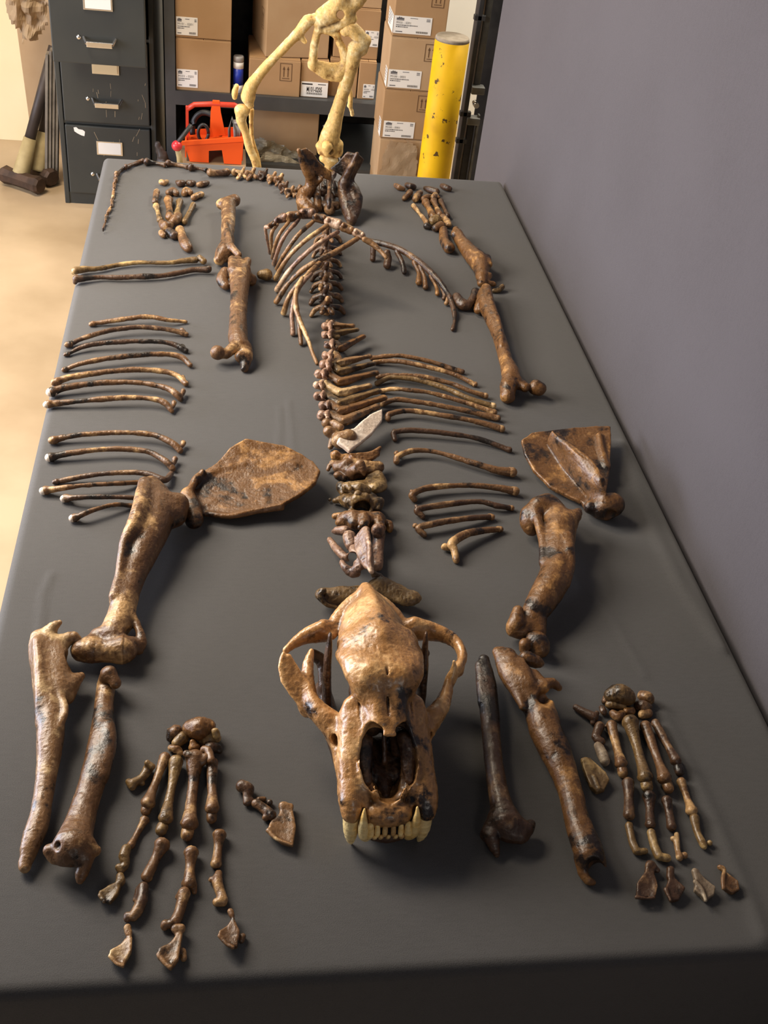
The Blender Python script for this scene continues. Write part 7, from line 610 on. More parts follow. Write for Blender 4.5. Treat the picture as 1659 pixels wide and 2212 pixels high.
('skull','large stained big cat skull with yellow fangs, nearest the viewer','skull',None,[('cranium',None,'skull_bone',1.4,0.7,[('c',[[-26,331,110,39],[-26.2,371,106,42],[-26.3,401,100,33]],0.97,(0,0,1),12,0),('c',[[-26,341,134,28],[-26.3,391,128,20],[-26.5,428,119,11],[-26.6,453,110,5]],1,(0,0,1),12,0),('c',[[-25.7,286,128,34],[-25.9,321,128,38]],0.9,(0,0,1),14,0),('c',[[-25.6,264,106,34],[-25.4,226,90,33],[-25.2,191,70,30]],1,(0,0,1),12,0),('c',[[-25.9,321,158,5],[-26.1,356,154,5],[-26.3,396,145,4.5],[-26.5,428,130,4.5],[-26.6,453,113,4]],1,(0,0,1),9,0),('c',[[-26.6,451,110,5],[-4.5,434.1,104,7],[13.6,412.2,96,8],[21.7,390.2,92,6]],1,(0,0,1),10,0),('c',[[-26.6,451,110,5],[-48.5,433.9,104,7],[-66.4,411.8,96,8],[-74.3,389.7,92,6]],1,(0,0,1),10,0),('c',[[-7.7,276.1,138,22],[0.2,304.1,136,18],[2,336.1,130,20]],1,(0,0,1),12,0),('c',[[-43.7,275.9,138,22],[-51.8,303.9,136,18],[-54,335.9,130,20]],1,(0,0,1),12,0),('c',[[7.3,284.2,142,12],[14.2,304.2,137,9],[19.1,322.2,128,6]],1,(0,0,1),9,0),('c',[[-58.7,283.8,142,12],[-65.8,303.8,137,9],[-70.9,321.8,128,6]],1,(0,0,1),9,0),('c',[[11.4,262.2,110,9],[14.4,254.2,98,9]],1,(0,0,1),8,0),('c',[[-62.6,261.8,110,9],[-65.6,253.8,98,9]],1,(0,0,1),8,0),('c',[[4.4,251.2,96,19],[10.6,221.2,80,18],[13.8,191.2,66,17],[15.9,170.2,58,15],[15.9,160.2,52,12]],1,(0,0,1),8,0),('c',[[-55.5,250.8,96,19],[-61.4,220.8,80,18],[-64.2,190.8,66,17],[-66.1,169.8,58,15],[-66.1,159.8,52,12]],1,(0,0,1),8,0),('c',[[12.5,241.2,58,15],[16.7,206.2,52,12],[18.4,256.2,60,13]],1,(0,0,1),8,0),('c',[[-63.5,240.8,58,15],[-67.3,205.8,52,12],[-69.6,255.8,60,13]],1,(0,0,1),8,0),('c',[[-13.6,268.1,137,12],[-14.5,244.1,127,10],[-16.4,228,120,8]],1,(0,0,1),6,0),('c',[[-37.6,267.9,137,12],[-36.5,243.9,127,10],[-34.4,228,120,8]],1,(0,0,1),6,0),('c',[[-9.1,158.1,50,11],[-20,155,50,11],[-9,155.1,44,9]],1,(0,0,1),9,0),('c',[[-41.1,157.9,50,11],[-30,155,50,11],[-41,154.9,44,9]],1,(0,0,1),9,0),('c',[[4.9,168.2,54,9],[3.8,180.2,70,7],[3.7,196.2,92,5.5],[-0.3,212.1,108,5],[-11.4,224.1,118,5]],1,(0,0,1),4,0),('c',[[-55.1,167.8,54,9],[-54.2,179.8,70,7],[-54.3,195.8,92,5.5],[-50.3,211.9,108,5],[-39.4,223.9,118,5]],1,(0,0,1),4,0),('c',[[34.2,296.3,112,20],[34.1,314.3,98,22],[38,336.3,80,20]],1,(0,0,1),5,1),('c',[[-85.8,295.7,112,20],[-85.9,313.7,98,22],[-90,335.7,80,20]],1,(0,0,1),5,1),('c',[[-10.4,220.1,112,12],[-9.3,204.1,96,17],[-11.2,188.1,80,16],[-18.1,174,68,10]],1,(0,0,1),3,1),('c',[[-40.4,219.9,112,12],[-41.3,203.9,96,17],[-39.2,187.9,80,16],[-32.1,174,68,10]],1,(0,0,1),3,1),('c',[[-25.3,204,106,13],[-25.2,190,98,17],[-25.2,176,86,16],[-25.1,166,72,9]],1,(0,0,1),4,1),('c',[[-25.2,186,76,16],[-25.1,172,68,9]],1,(0,0,1),4,1),('c',[[-25.6,266,74,22],[-25.5,236,68,23],[-25.3,208,63,19],[-25.2,186,61,13]],1,(0,0,1),4,1),('c',[[-25.3,206,86,16],[-25.5,241,88,22],[-25.6,266,92,18]],1,(0,0,1),4,1),('c',[[-9.4,226.1,92,14],[-11.6,256.1,92,14]],1,(0,0,1),4,1),('c',[[-41.4,225.9,92,14],[-39.6,255.9,92,14]],1,(0,0,1),4,1),('c',[[-25.4,230,129,1.3],[-25.5,251,138,1.4],[-25.7,276,161,1.6],[-25.9,311,168,1.4]],1,(0,0,1),1.5,1),('c',[[4.9,160.2,56,2.5],[6,150.2,48,3.5]],1,(0,0,1),5,1),('c',[[-55.1,159.8,56,2.5],[-56,149.8,48,3.5]],1,(0,0,1),5,1),('c',[[2.6,216.1,112,1.4],[4.5,234.2,114,1.5],[3.4,256.2,120,1.2]],1,(0,0,1),1.5,1),('c',[[-53.4,215.9,112,1.4],[-55.5,233.8,114,1.5],[-54.6,255.8,120,1.2]],1,(0,0,1),1.5,1),('c',[[14.5,238.2,76,13],[27.4,252.3,77,11],[38.4,266.3,80,9.5]],1.25,(0,0,1),7,0),('c',[[-65.5,237.8,76,13],[-78.6,251.7,77,11],[-89.6,265.7,80,9.5]],1.25,(0,0,1),7,0),('c',[[18.5,241.2,62,10],[32.4,264.3,66,8],[46.3,286.4,72,7],[56.2,306.4,74,6]],1.2,(0,0,1),6,0),('c',[[-69.5,240.8,62,10],[-83.6,263.7,66,8],[-97.7,285.6,72,7],[-107.8,305.6,74,6]],1.2,(0,0,1),6,0),('c',[[24.4,258.3,86,8],[34.3,270.3,86,7],[44.3,280.4,86,7]],1,(0,0,1),5,0),('c',[[-75.6,257.7,86,8],[-85.6,269.7,86,7],[-95.7,279.6,86,7]],1,(0,0,1),5,0),('c',[[36.4,264.3,82,9],[48.3,276.4,84,8],[56.2,296.4,86,6.5],[64.1,318.5,86,6],[76,338.5,85,6]],1.5,(0,0,1),6,0),('c',[[64.1,314.5,92,6],[67.1,320.5,104,4],[66.1,324.5,113,2]],1,(0,0,1),4,0),('c',[[78,336.5,86,6.5],[85.9,358.6,88,6],[79.8,382.6,88,7],[57.7,398.4,88,9],[29.7,402.3,90,13]],1.4,(0,0,1),7,0),('c',[[-87.6,263.7,82,9],[-99.7,275.6,84,9.5],[-105.8,295.6,86,9],[-107.9,317.6,90,8],[-106,337.6,96,6],[-102.1,351.6,103,3]],1.4,(0,0,1),6,0),('p',[[-142.5,326.3,104],[-139.7,335.4,110],[-135.7,342.9,113],[-133.2,338.6,112],[-128.3,338.5,112],[-118.5,322.3,108],[-115.3,317.2,104],[-106.5,307.7,92],[-102.9,282.9,80],[-116.8,283.2,80],[-129.8,299.3,86],[-139.8,312.3,94]],8,0,5,0),('c',[[-109.7,285.6,74,8],[-121.9,313.5,78,6],[-134,335.4,88,6]],1,(0,0,1),6,0),('c',[[-130.2,373.5,84,4],[-110.3,391.6,86,7],[-84.3,399.7,90,12]],1.3,(0,0,1),6,0),('c',[[34.6,224.3,76,6.5],[28.5,240.3,76,6.5],[20.4,254.2,76,6]],1.4,(0,0,1),2.5,1),('c',[[-85.4,223.7,76,6.5],[-79.5,239.7,76,6.5],[-71.6,253.8,76,6]],1.4,(0,0,1),2.5,1),('c',[[-26.4,422,84,30],[-26.4,408,82,34]],0.9,(0,0,1),10,0)],[]),('nasal_septum','dark crumbly bone inside the nose opening','bone_dark',1.5,1.2,[('c',[[-25.5,246,100,3],[-25.4,230,84,3],[-25.4,216,66,4]],1,(0,0,1),3,0),('c',[[-10.5,242.1,92,9],[-8.5,234.1,80,11],[-9.4,226.1,72,8]],1,(0,0,1),4,0),('c',[[-6.4,228.1,94,5]],1,(0,0,1),3,0),('c',[[-40.5,249.9,84,6]],1,(0,0,1),3,0),('c',[[-25.2,184,46,6],[-25.3,206,44,12],[-25.5,246,44,18]],1,(0,0,1),6,0),('c',[[-1.2,186.1,72,6],[-0.3,206.1,80,9],[-1.4,226.1,90,10]],1,(0,0,1),5,0),('c',[[-49.2,185.9,72,6],[-50.3,205.9,80,9],[-49.4,225.9,90,10]],1,(0,0,1),5,0),('c',[[0.7,202.1,66,6],[1.5,236.1,72,9]],1,(0,0,1),5,0),('c',[[-51.3,201.9,66,6],[-52.5,235.9,72,9]],1,(0,0,1),5,0),('c',[[-25.7,276,84,26]],1,(0,0,1),5,0),('c',[[-9.6,258.1,92,20],[-12.8,296.1,92,22]],1,(0,0,1),5,0),('c',[[-41.6,257.9,92,20],[-38.8,295.9,92,22]],1,(0,0,1),5,0),('c',[[-10.3,212.1,46,13],[-11.5,246.1,50,16]],1,(0,0,1),5,0),('c',[[-40.3,211.9,46,13],[-39.5,245.9,50,16]],1,(0,0,1),5,0)],[]),('upper_canine',None,'tooth',1.1,0.15,[('c',[[-64.1,167.8,56,9.5],[-65.1,159.8,42,10],[-65.5,154.8,28,8.6],[-64.5,152.8,14,5.4],[-63,153.8,3,1.6]],1.1,(0,1,0),2,0)],[]),('upper_canine',None,'tooth',1.1,0.15,[('c',[[13.9,168.2,56,9.5],[14.9,160.2,42,10],[15.5,155.2,28,8.6],[14.5,153.2,14,5.4],[13,154.2,3,1.6]],1.1,(0,1,0),2,0)],[]),('incisor',None,'tooth',1.1,0.12,[('c',[[-46,146.9,44,3.91],[-46,142.9,36,4.6],[-46,143.9,27,2.53]],1,(0,0,1),1.5,0)],[]),('incisor',None,'tooth',1.1,0.12,[('c',[[-38,146.9,44,2.80],[-38,142.9,36,3.3],[-38,143.9,29,1.81]],1,(0,0,1),1.5,0)],[]),('incisor',None,'tooth_stained',1.1,0.12,[('c',[[-29.6,147,44,2.72],[-29.6,143,36,3.2],[-29.6,144,30,1.76]],1,(0,0,1),1.5,0)],[]),('incisor',None,'tooth_stained',1.1,0.12,[('c',[[-20.4,147,44,2.72],[-20.4,143,36,3.2],[-20.4,144,30,1.76]],1,(0,0,1),1.5,0)],[]),('incisor',None,'tooth',1.1,0.12,[('c',[[-12,147.1,44,2.89],[-12,143.1,36,3.4],[-12,144.1,29,1.87]],1,(0,0,1),1.5,0)],[]),('incisor',None,'tooth',1.1,0.12,[('c',[[-3.5,147.1,44,4.25],[-3.5,143.1,36,5],[-3.5,144.1,27,2.75]],1,(0,0,1),1.5,0)],[]),('cheek_tooth',None,'tooth_stained',1.3,0.2,[('c',[[-68.3,204.8,46,3],[-68.8,207.8,36,2.1],[-69.3,210.8,46,3]],1,(0,0,1),3,0)],[]),('cheek_tooth',None,'tooth_stained',1.3,0.2,[('c',[[-68.4,223,46,4.8],[-68.9,227.8,36,3.36],[-69.5,232.6,46,4.8]],1,(0,0,1),3,0)],[]),('cheek_tooth',None,'tooth_stained',1.3,0.2,[('c',[[-68.5,240.4,46,5.4],[-69,245.8,36,3.78],[-69.6,251.2,46,5.4]],1,(0,0,1),3,0)],[]),('cheek_tooth',None,'tooth_stained',1.3,0.2,[('c',[[17.7,205.2,46,3],[18.2,208.2,36,2.1],[18.7,211.2,46,3]],1,(0,0,1),3,0)],[]),('cheek_tooth',None,'tooth_stained',1.3,0.2,[('c',[[17.6,223.4,46,4.8],[18.1,228.2,36,3.36],[18.5,233,46,4.8]],1,(0,0,1),3,0)],[]),('cheek_tooth',None,'tooth_stained',1.3,0.2,[('c',[[17.5,240.8,46,5.4],[18,246.2,36,3.78],[18.4,251.6,46,5.4]],1,(0,0,1),3,0)],[]),('lower_jaw',None,'bone_dark',1.7,0.6,[('c',[[-15.1,162.1,22,12],[-5.1,174.1,22,12],[6.7,206.2,22,10],[16.4,256.2,22,10],[24.1,311.3,24,11],[29.9,351.3,26,10],[31.8,368.3,20,7]],1.4,(0,0,1),8,0),('c',[[-35.1,161.9,22,12],[-45.1,173.9,22,12],[-57.3,205.8,22,10],[-67.6,255.8,22,10],[-75.9,310.7,24,11],[-82.1,350.7,26,10],[-84.2,367.7,20,7]],1.4,(0,0,1),8,0),('c',[[-1.1,156.1,26,9],[1.9,158.1,32,7]],1,(0,0,1),5,0),('c',[[-49.1,155.9,26,9],[-52.1,157.9,32,7]],1,(0,0,1),5,0),('c',[[-37,153.9,22,10],[-25,152,20,10],[-13,154.1,22,10]],1,(0,0,1),6,0),('c',[[30.2,306.3,40,7],[32.1,322.3,76,5.5],[32,334.3,112,4.5],[31,342.3,143,2]],2,(0,1,0),6,0),('c',[[-81.8,305.7,40,7],[-83.9,321.7,76,5.5],[-84,333.7,112,4.5],[-83,341.7,143,2]],2,(0,1,0),6,0),('c',[[29.9,351.3,44,8],[31.8,374.3,60,8],[43.8,382.4,66,7]],1,(0,0,1),7,0),('c',[[-82.1,350.7,44,8],[-84.2,373.7,60,8],[-96.2,381.6,66,7]],1,(0,0,1),7,0)],[('lower_canine',None,'tooth',1.1,0.12,[('c',[[-49,149.9,22,6.5],[-52,145.9,32,6.8],[-54,145.8,46,5.6],[-54.5,148.8,58,3.4],[-54,152.8,67,1.2]],1,(0,0,1),2,0)],[]),('lower_canine',None,'tooth',1.1,0.12,[('c',[[-1,150.1,22,6.5],[2,146.1,32,6.8],[4,146.2,46,5.6],[4.5,149.2,58,3.4],[4,153.2,67,1.2]],1,(0,0,1),2,0)],[]),('lower_incisor',None,'tooth_stained',1.1,0.12,[('c',[[-40,144.9,26,3.2],[-40,141.9,31,2.6]],1,(0,0,1),1,0)],[]),('lower_incisor',None,'tooth_stained',1.1,0.12,[('c',[[-33,145,26,3.2],[-33,142,31,2.6]],1,(0,0,1),1,0)],[]),('lower_incisor',None,'tooth_stained',1.1,0.12,[('c',[[-25,145,26,3.2],[-25,142,31,2.6]],1,(0,0,1),1,0)],[]),('lower_incisor',None,'tooth_stained',1.1,0.12,[('c',[[-17,145,26,3.2],[-17,142,31,2.6]],1,(0,0,1),1,0)],[]),('lower_incisor',None,'tooth_stained',1.1,0.12,[('c',[[-10,145.1,26,3.2],[-10,142.1,31,2.6]],1,(0,0,1),1,0)],[])])]),  # septum part includes an added dark lining, nose cavity shade put into colour
('mounted_skeleton','pale yellow animal skeleton standing behind the table, hind legs showing','skeleton',None,[('pelvis',None,'bone_ivory',2.4,0.8,[('c',[[40.4,2550,240.5,16.24],[56,2550,254.2,24.9],[78.2,2550,268.4,27.4],[91.6,2550,287.9,24.8],[100.3,2550,322.2,24.6],[110.3,2550,359.2,29.3]],1,(0,1,0),12,0),('c',[[117,2550,280.7,19.9],[138.5,2550,300.8,22.3],[151.5,2550,338.4,27.1],[142.2,2550,367.7,26.9]],1,(0,1,0),12,0),('c',[[78.2,2550,268.4,19.91],[110.4,2550,280.2,18.65]],1,(0,1,0),12,0),('c',[[117.3,2550,277.6,19.91],[114.4,2550,252.5,16.26]],1,(0,1,0),10,0),('c',[[41,2550,231.2,12.52],[41.9,2550,218.6,10.04]],1,(0,1,0),6,0),('c',[[40.3,2550,216.9,10.04],[35.5,2550,189.6,11.36],[32.5,2550,157.2,12.07],[33,2550,124.6,11.52]],1,(0,1,0),6,0),('c',[[33,2550,124.6,12.8],[56.2,2550,108.1,12.86],[87.8,2550,98.8,14.19],[108,2550,103.5,15.48]],0.8,(0,1,0),8,0),('c',[[108,2550,103.5,15.48],[121.5,2550,127.7,14.13],[116.8,2550,163.4,11.47],[101,2550,191.3,10.13],[93,2550,206.7,10.09]],1,(0,1,0),8,0),('c',[[92.9,2550,208.2,8.83],[65.5,2550,215.7,7.54],[40.3,2550,216.9,8.79]],1,(0,1,0),6,0),('c',[[55.2,2550,122.9,15.38],[76,2550,117.8,16.69],[99.9,2550,119.5,16.71]],0.6,(0,1,0),9,0),('c',[[61.8,2550,220.2,8.79],[91,2550,231.9,12.55],[116.9,2550,243.3,13.79],[129.4,2550,253.6,15.02]],1,(0,1,0),8,0),('c',[[66.8,2550,103.9,11.59],[62.7,2550,113.6,11.56]],1,(0,1,0),6,0),('c',[[95.7,2520,268.2,11.12],[101.8,2580,253.1,11.34]],1,(0,1,0),4,1)],[]),('thigh_bone',None,'bone_ivory',2.4,0.7,[('c',[[32,2550,245.8,13.72],[20.8,2550,240.9,13.73],[12.4,2550,237.5,16.23],[-6.2,2550,213.1,14.41],[-46.9,2550,166,12.63],[-88.3,2550,119.7,12.73],[-116.1,2550,83.6,14.09],[-135.6,2550,53.5,18.02],[-142.3,2550,29.8,19.4]],1,(0,1,0),8,0),('c',[[-142,2550,21.1,18.14],[-137.1,2550,3.8,11.71]],1,(0,1,0),6,0),('c',[[7,2550,185.3,6.31],[-8.3,2550,200.6,8.8]],1,(0,1,0),6,0)],[]),('thigh_bone',None,'bone_ivory',2.4,0.7,[('c',[[113.8,2550,219.4,13.86],[131.7,2550,227,20.1],[161.2,2550,199,19.02],[146.4,2550,175.3,22.9],[137.1,2550,125.5,20.6],[127.6,2550,74.8,18.19],[114.5,2550,22.7,18.37],[104.6,2550,-30.1,22.5],[95.2,2550,-69.7,28],[92,2550,-98.6,29.6]],1,(0,1,0),8,0),('c',[[174.7,2550,200,13.96],[167,2550,173.6,14.03]],1,(0,1,0),8,0),('c',[[68.9,2550,-100.1,13.42],[71.6,2550,-114.4,10.77]],1,(0,1,0),6,0),('c',[[85.5,2520,-87.8,14.63],[89.4,2530,-107.5,14.72]],1,(0,1,0),5,0),('c',[[116.6,2550,-93.4,18.8],[118.2,2550,-113.2,17.53]],1,(0,1,0),6,0),('c',[[100.9,2520,-104.7,9.35]],1,(0,1,0),3,1)],[]),('knee_cap',None,'bone_ivory',2.4,1.08,[('c',[[-175,2550,52.2,7.71],[-179.1,2550,38.9,9.02],[-179.4,2550,22.9,6.46]],1,(0,1,0),5,0)],[]),('shin_bone',None,'bone_ivory',2.4,0.6,[('c',[[-164.8,2550,-12.9,14.34],[-148.6,2550,-11.8,13.04]],1,(0,1,0),6,0),('c',[[-157.4,2550,-12.4,16.95],[-159.8,2550,-39.4,14.42],[-147,2550,-74.7,10.57],[-133.7,2550,-120,11.34],[-115.8,2550,-156.3,12.1],[-103.2,2550,-212.9,12.25],[-93.2,2550,-277.6,16.54]],1,(0,1,0),8,0)],[]),('shin_bone',None,'bone_ivory',2.6,0.6,[('c',[[80.3,2550,-135.7,12.17],[109.6,2550,-141.2,14.91]],1,(0,1,0),6,0),('c',[[98.5,2550,-138.2,16.25],[101.8,2550,-182.4,13.66],[103.2,2550,-250.4,12.46],[105.1,2550,-328.1,15.46]],1,(0,1,0),8,0)],[]),('calf_bone',None,'bone_ivory',2.4,1.08,[('c',[[-131.5,2580,-20.9,7.9],[-130.1,2580,-69.2,5.99],[-124.2,2580,-115.1,6.72],[-107.2,2580,-167.5,6.79],[-90.7,2580,-283.6,8.34]],1,(0,1,0),4,0)],[]),('tail_bone',None,'bone_ivory',2.2,0.99,[('c',[[145.7,2620,57.1,6.64],[151.9,2620,26.3,6.01],[153.6,2620,-1.7,6.72]],1,(0,1,0),4,0),('c',[[154.6,2620,-5.1,5.38],[162,2620,-27.7,5.41]],1,(0,1,0),3,0),('c',[[149,2620,-2,4.03],[160.9,2620,-15.3,4.05]],1,(0,1,0),3,0)],[])]),
]

# ---------------------------------------------------------------- object helpers
def link(name, me, mat=None, parent=None, loc=None):
    o = bpy.data.objects.new(name, me); COL.objects.link(o)
    if mat and me is not None and not me.materials: me.materials.append(MATS[mat])
    if loc is not None: o.location = loc
    if parent: o.parent = parent
    return o
def tag(o, label=None, cat=None, group=None, kind=None):
    for k, v in (('label', label), ('category', cat), ('group', group), ('kind', kind)):
        if v: o[k] = v
    return o
def thing(name, label, cat, loc=(0, 0, 0), rz=0, group=None):
    o = bpy.data.objects.new(name, None); COL.objects.link(o); o.empty_display_size = 0.05
    o.location = loc; o.rotation_euler = (0, 0, rz)
    return tag(o, label, cat, group)
def to_mesh(name, bm, smooth=False):
    me = bpy.data.meshes.new(name); bm.normal_update(); bm.to_mesh(me); bm.free()
    if smooth:
        me.polygons.foreach_set('use_smooth', [True] * len(me.polygons))
    return me
def add_box(bm, x0, x1, y0, y1, z0, z1, bev=0.0, M=None):
    r = bmesh.ops.create_cube(bm, size=1.0)
    vs = r['verts']
    bmesh.ops.scale(bm, vec=(x1 - x0, y1 - y0, z1 - z0), verts=vs)
    bmesh.ops.translate(bm, vec=((x0 + x1) / 2, (y0 + y1) / 2, (z0 + z1) / 2), verts=vs)
    if bev > 0:
        es = list({e for v in vs for e in v.link_edges})
        g = bmesh.ops.bevel(bm, geom=es, offset=bev, segments=2, affect='EDGES', profile=0.6)
        vs = list({v for f in g['faces'] for v in f.verts} | {v for v in vs if v.is_valid})
    if M is not None:
        bmesh.ops.transform(bm, matrix=M, verts=[v for v in vs if v.is_valid])
def box(name, x0, x1, y0, y1, z0, z1, mat, parent=None, bev=0.0, M=None):
    bm = bmesh.new(); add_box(bm, x0, x1, y0, y1, z0, z1, bev, M)
    return link(name, to_mesh(name, bm), mat, parent)
def add_tube(bm, pts, rads, n=12, closed=True):
    rings = []
    P = [Vector(p) for p in pts]
    up = Vector((0.12, 0.31, 0.94))
    for i, p in enumerate(P):
        t = (P[min(i + 1, len(P) - 1)] - P[max(i - 1, 0)]).normalized()
        a = t.cross(up)
        if a.length < 0.1: a = t.cross(Vector((1, 0, 0)))
        a.normalize(); b = t.cross(a)
        r = rads[i] if isinstance(rads, (list, tuple)) else rads
        rings.append([bm.verts.new(p + (a * math.cos(2 * math.pi * j / n) + b * math.sin(2 * math.pi * j / n)) * r) for j in range(n)])
    for A, B in zip(rings, rings[1:]):
        for j in range(n):
            bm.faces.new((A[j], A[(j + 1) % n], B[(j + 1) % n], B[j]))
    if closed:
        bm.faces.new(rings[0][::-1]); bm.faces.new(rings[-1])
def tube(name, pts, rads, mat, parent=None, n=12, smooth=True):
    bm = bmesh.new(); add_tube(bm, pts, rads, n)
    bmesh.ops.recalc_face_normals(bm, faces=bm.faces)
    me = to_mesh(name, bm)
    if smooth:
        for p in me.polygons: p.use_smooth = len(p.vertices) == 4
    return link(name, me, mat, parent)
def prism(name, outline, y0, y1, mat, parent=None):
    """outline in x,z extruded along y"""
    bm = bmesh.new()
    a = [bm.verts.new((x, y0, z)) for x, z in outline]; b = [bm.verts.new((x, y1, z)) for x, z in outline]
    bm.faces.new(a); bm.faces.new(b[::-1]); m = len(a)
    for i in range(m): bm.faces.new((a[i], b[i], b[(i + 1) % m], a[(i + 1) % m]))
    bmesh.ops.recalc_face_normals(bm, faces=bm.faces)
    return link(name, to_mesh(name, bm), mat, parent)
_txt = {}
def text_into(bm, s, x, z, h, y, bold=0.0, width=None):
    """lettering as thin solid glyphs facing -y; x,z = lower left, h = cap height"""
    if (s, bold) not in _txt:
        cu = bpy.data.curves.new('lettering', 'FONT'); cu.body = s; cu.size = 1.0; cu.resolution_u = 2; cu.offset = bold
        o = bpy.data.objects.new('lettering', cu); COL.objects.link(o)
        dg = bpy.context.evaluated_depsgraph_get()
        me = bpy.data.meshes.new_from_object(o.evaluated_get(dg))
        bpy.data.objects.remove(o); bpy.data.curves.remove(cu)
        _txt[(s, bold)] = me
    me = _txt[(s, bold)]
    k = h / 0.70
    kx = k if width is None else width / max(v.co.x for v in me.vertices)
    vs = [bm.verts.new((x + v.co.x * kx, y, z + v.co.y * k)) for v in me.vertices]
    for p in me.polygons:
        try: bm.faces.new([vs[i] for i in p.vertices])
        except ValueError: pass
def rect_into(bm, x0, x1, z0, z1, y):
    bm.faces.new([bm.verts.new(c) for c in ((x0, y, z0), (x1, y, z0), (x1, y, z1), (x0, y, z1))])

# ---------------------------------------------------------------- setting
box('floor', -4.5, 4.0, -3.0, 6.0, -0.1, 0.0, 'concrete')['kind'] = 'structure'
box('wall_back', -4.5, 4.0, 4.75, 4.9, 0.0, 3.2, 'white_wall')['kind'] = 'structure'
bm = bmesh.new(); add_box(bm, 0.514, 0.56, -1.6, 2.46, 0.0, 2.4, 0.008)
wr = link('wall_right', to_mesh('wall_right', bm), 'panel_fabric'); wr['kind'] = 'structure'
dr = box('door_1', 0.62, 1.55, 4.66, 4.72, 0.0, 2.1, 'white_door'); dr['kind'] = 'structure'
box('door_stop', 0.60, 0.64, 4.60, 4.74, 0.0, 2.14, 'white_door', dr)

# table with the dark cloth
t = thing('table', 'long table hidden under the dark grey cloth', 'table', (0, 0, 0))
box('table_top', -0.485, 0.485, 0.015, 2.11, 0.705, 0.738, 'table_wood', t)
for x in (-0.42, 0.42):
    for y in (0.1, 2.0): box('leg', x - 0.03, x + 0.03, y - 0.03, y + 0.03, 0.0, 0.705, 'table_wood', t)

def make_cloth():
    x0, x1, y0, y1, r = -0.5, 0.506, 0.0, 2.118, 0.014
    def axis(a, b, step):
        over = [0.62, 0.5, 0.38, 0.27, 0.18, 0.11, 0.06, 0.035, 0.0225, 0.0175, 0.0125, 0.0075, 0.0035]
        mid = np.linspace(a, b, int((b - a) / step) + 1)
        return np.concatenate([[a - o for o in over], mid, [b + o for o in over[::-1]]])
    U = axis(x0 + r, x1 - r, 0.0055); V = axis(y0 + r, y1 - r, 0.0065)
    u, v = np.meshgrid(U, V, indexing='ij')
    bx = np.clip(u, x0 + r, x1 - r); by = np.clip(v, y0 + r, y1 - r)
    ox, oy = u - bx, v - by
    s = np.maximum(np.abs(ox), np.abs(oy)); L = np.sqrt(ox ** 2 + oy ** 2) + 1e-12
    dx, dy = ox / L, oy / L
    th = np.clip(s / r, 0, math.pi / 2)
    drop = np.maximum(s - r * math.pi / 2, 0)
    hang = np.clip(drop / 0.55, 0, 1)
    wav = 0.012 * hang * (np.sin(by * 17 + 1) + 0.6 * np.sin(by * 31)) * (np.abs(dx) > 0.5) + 0.010 * hang * (np.sin(bx * 19) + 0.5 * np.sin(bx * 37 + 2)) * (np.abs(dy) > 0.5)
    wav = np.where(dx > 0.5, -0.25 * np.abs(wav), wav)
    flare = np.where(dx > 0.5, 0.0, 0.02 * hang)
    out = r * np.sin(th) + wav + flare
    z = 0.75 - r * (1 - np.cos(th)) - drop
    X = bx + dx * out; Y = by + dy * out
    # creases in the cloth: polyline, height, width
    for pts, hgt, wd in ([[(0.362, 0.33), (0.368, 0.279), (0.375, 0.176), (0.378, 0.06), (0.376, 0.02)], 0.0035, 0.009],
                         [[(0.486, 0.94), (0.478, 0.81), (0.470, 0.70), (0.472, 0.58), (0.49, 0.45)], 0.004, 0.012],
                         [[(-0.093, 1.05), (-0.092, 0.99), (-0.0915, 0.90)], 0.0012, 0.0035],
                         [[(-0.110, 1.03), (-0.112, 0.97), (-0.117, 0.91)], 0.001, 0.0035],
                         [[(-0.44, 0.60), (-0.446, 0.56), (-0.443, 0.50), (-0.438, 0.46)], 0.0018, 0.004],
                         [[(0.27, 0.66), (0.31, 0.60), (0.345, 0.50), (0.36, 0.40)], 0.0015, 0.006]):
        d = np.full(X.shape, 1e9)
        for (ax, ay), (ex, ey) in zip(pts, pts[1:]):
            tt = np.clip(((X - ax) * (ex - ax) + (Y - ay) * (ey - ay)) / ((ex - ax) ** 2 + (ey - ay) ** 2), 0, 1)
            d = np.minimum(d, np.hypot(X - ax - tt * (ex - ax), Y - ay - tt * (ey - ay)))
        z = z + np.where(s <= 0, hgt * np.exp(-(d / wd) ** 2), 0)
    z = np.maximum(z, 0.06)
    nu, nv = u.shape
    P = np.stack([X, Y, z], -1).reshape(-1, 3)
    i = np.arange(nu * nv).reshape(nu, nv)
    Q = np.stack([i[:-1, :-1], i[1:, :-1], i[1:, 1:], i[:-1, 1:]], -1).reshape(-1, 4)
    return quad_mesh('tablecloth', P * 1000, Q, (0, 0, 0))
tag(link('tablecloth', make_cloth(), 'table_cloth'), 'plain dark grey cloth draped over the long table', 'tablecloth')

# ---------------------------------------------------------------- filing cabinet
fc = thing('filing_cabinet', 'dark scratched metal filing cabinet with one drawer pulled out', 'cabinet', (0, 0, 0))
cx0, cx1, cy = -0.805, -0.455, 3.54
bm = bmesh.new()
add_box(bm, cx0, cx0 + 0.018, cy, 4.2, 0.0, 1.32, 0.003); add_box(bm, cx1 - 0.018, cx1, cy, 4.2, 0.0, 1.32, 0.003)
add_box(bm, cx0, cx1, cy, 4.2, 1.30, 1.32); add_box(bm, cx0 + 0.018, cx1 - 0.018, 4.18, 4.2, 0, 1.30); add_box(bm, cx0 + 0.018, cx1 - 0.018, cy + 0.004, 4.2, 0.0, 0.045)
for z in (0.315, 0.62, 0.925, 1.235): add_box(bm, cx0 + 0.018, cx1 - 0.018, cy + 0.004, cy + 0.03, z - 0.006, z + 0.004)
link('body', to_mesh('body', bm), 'cabinet_paint', fc)
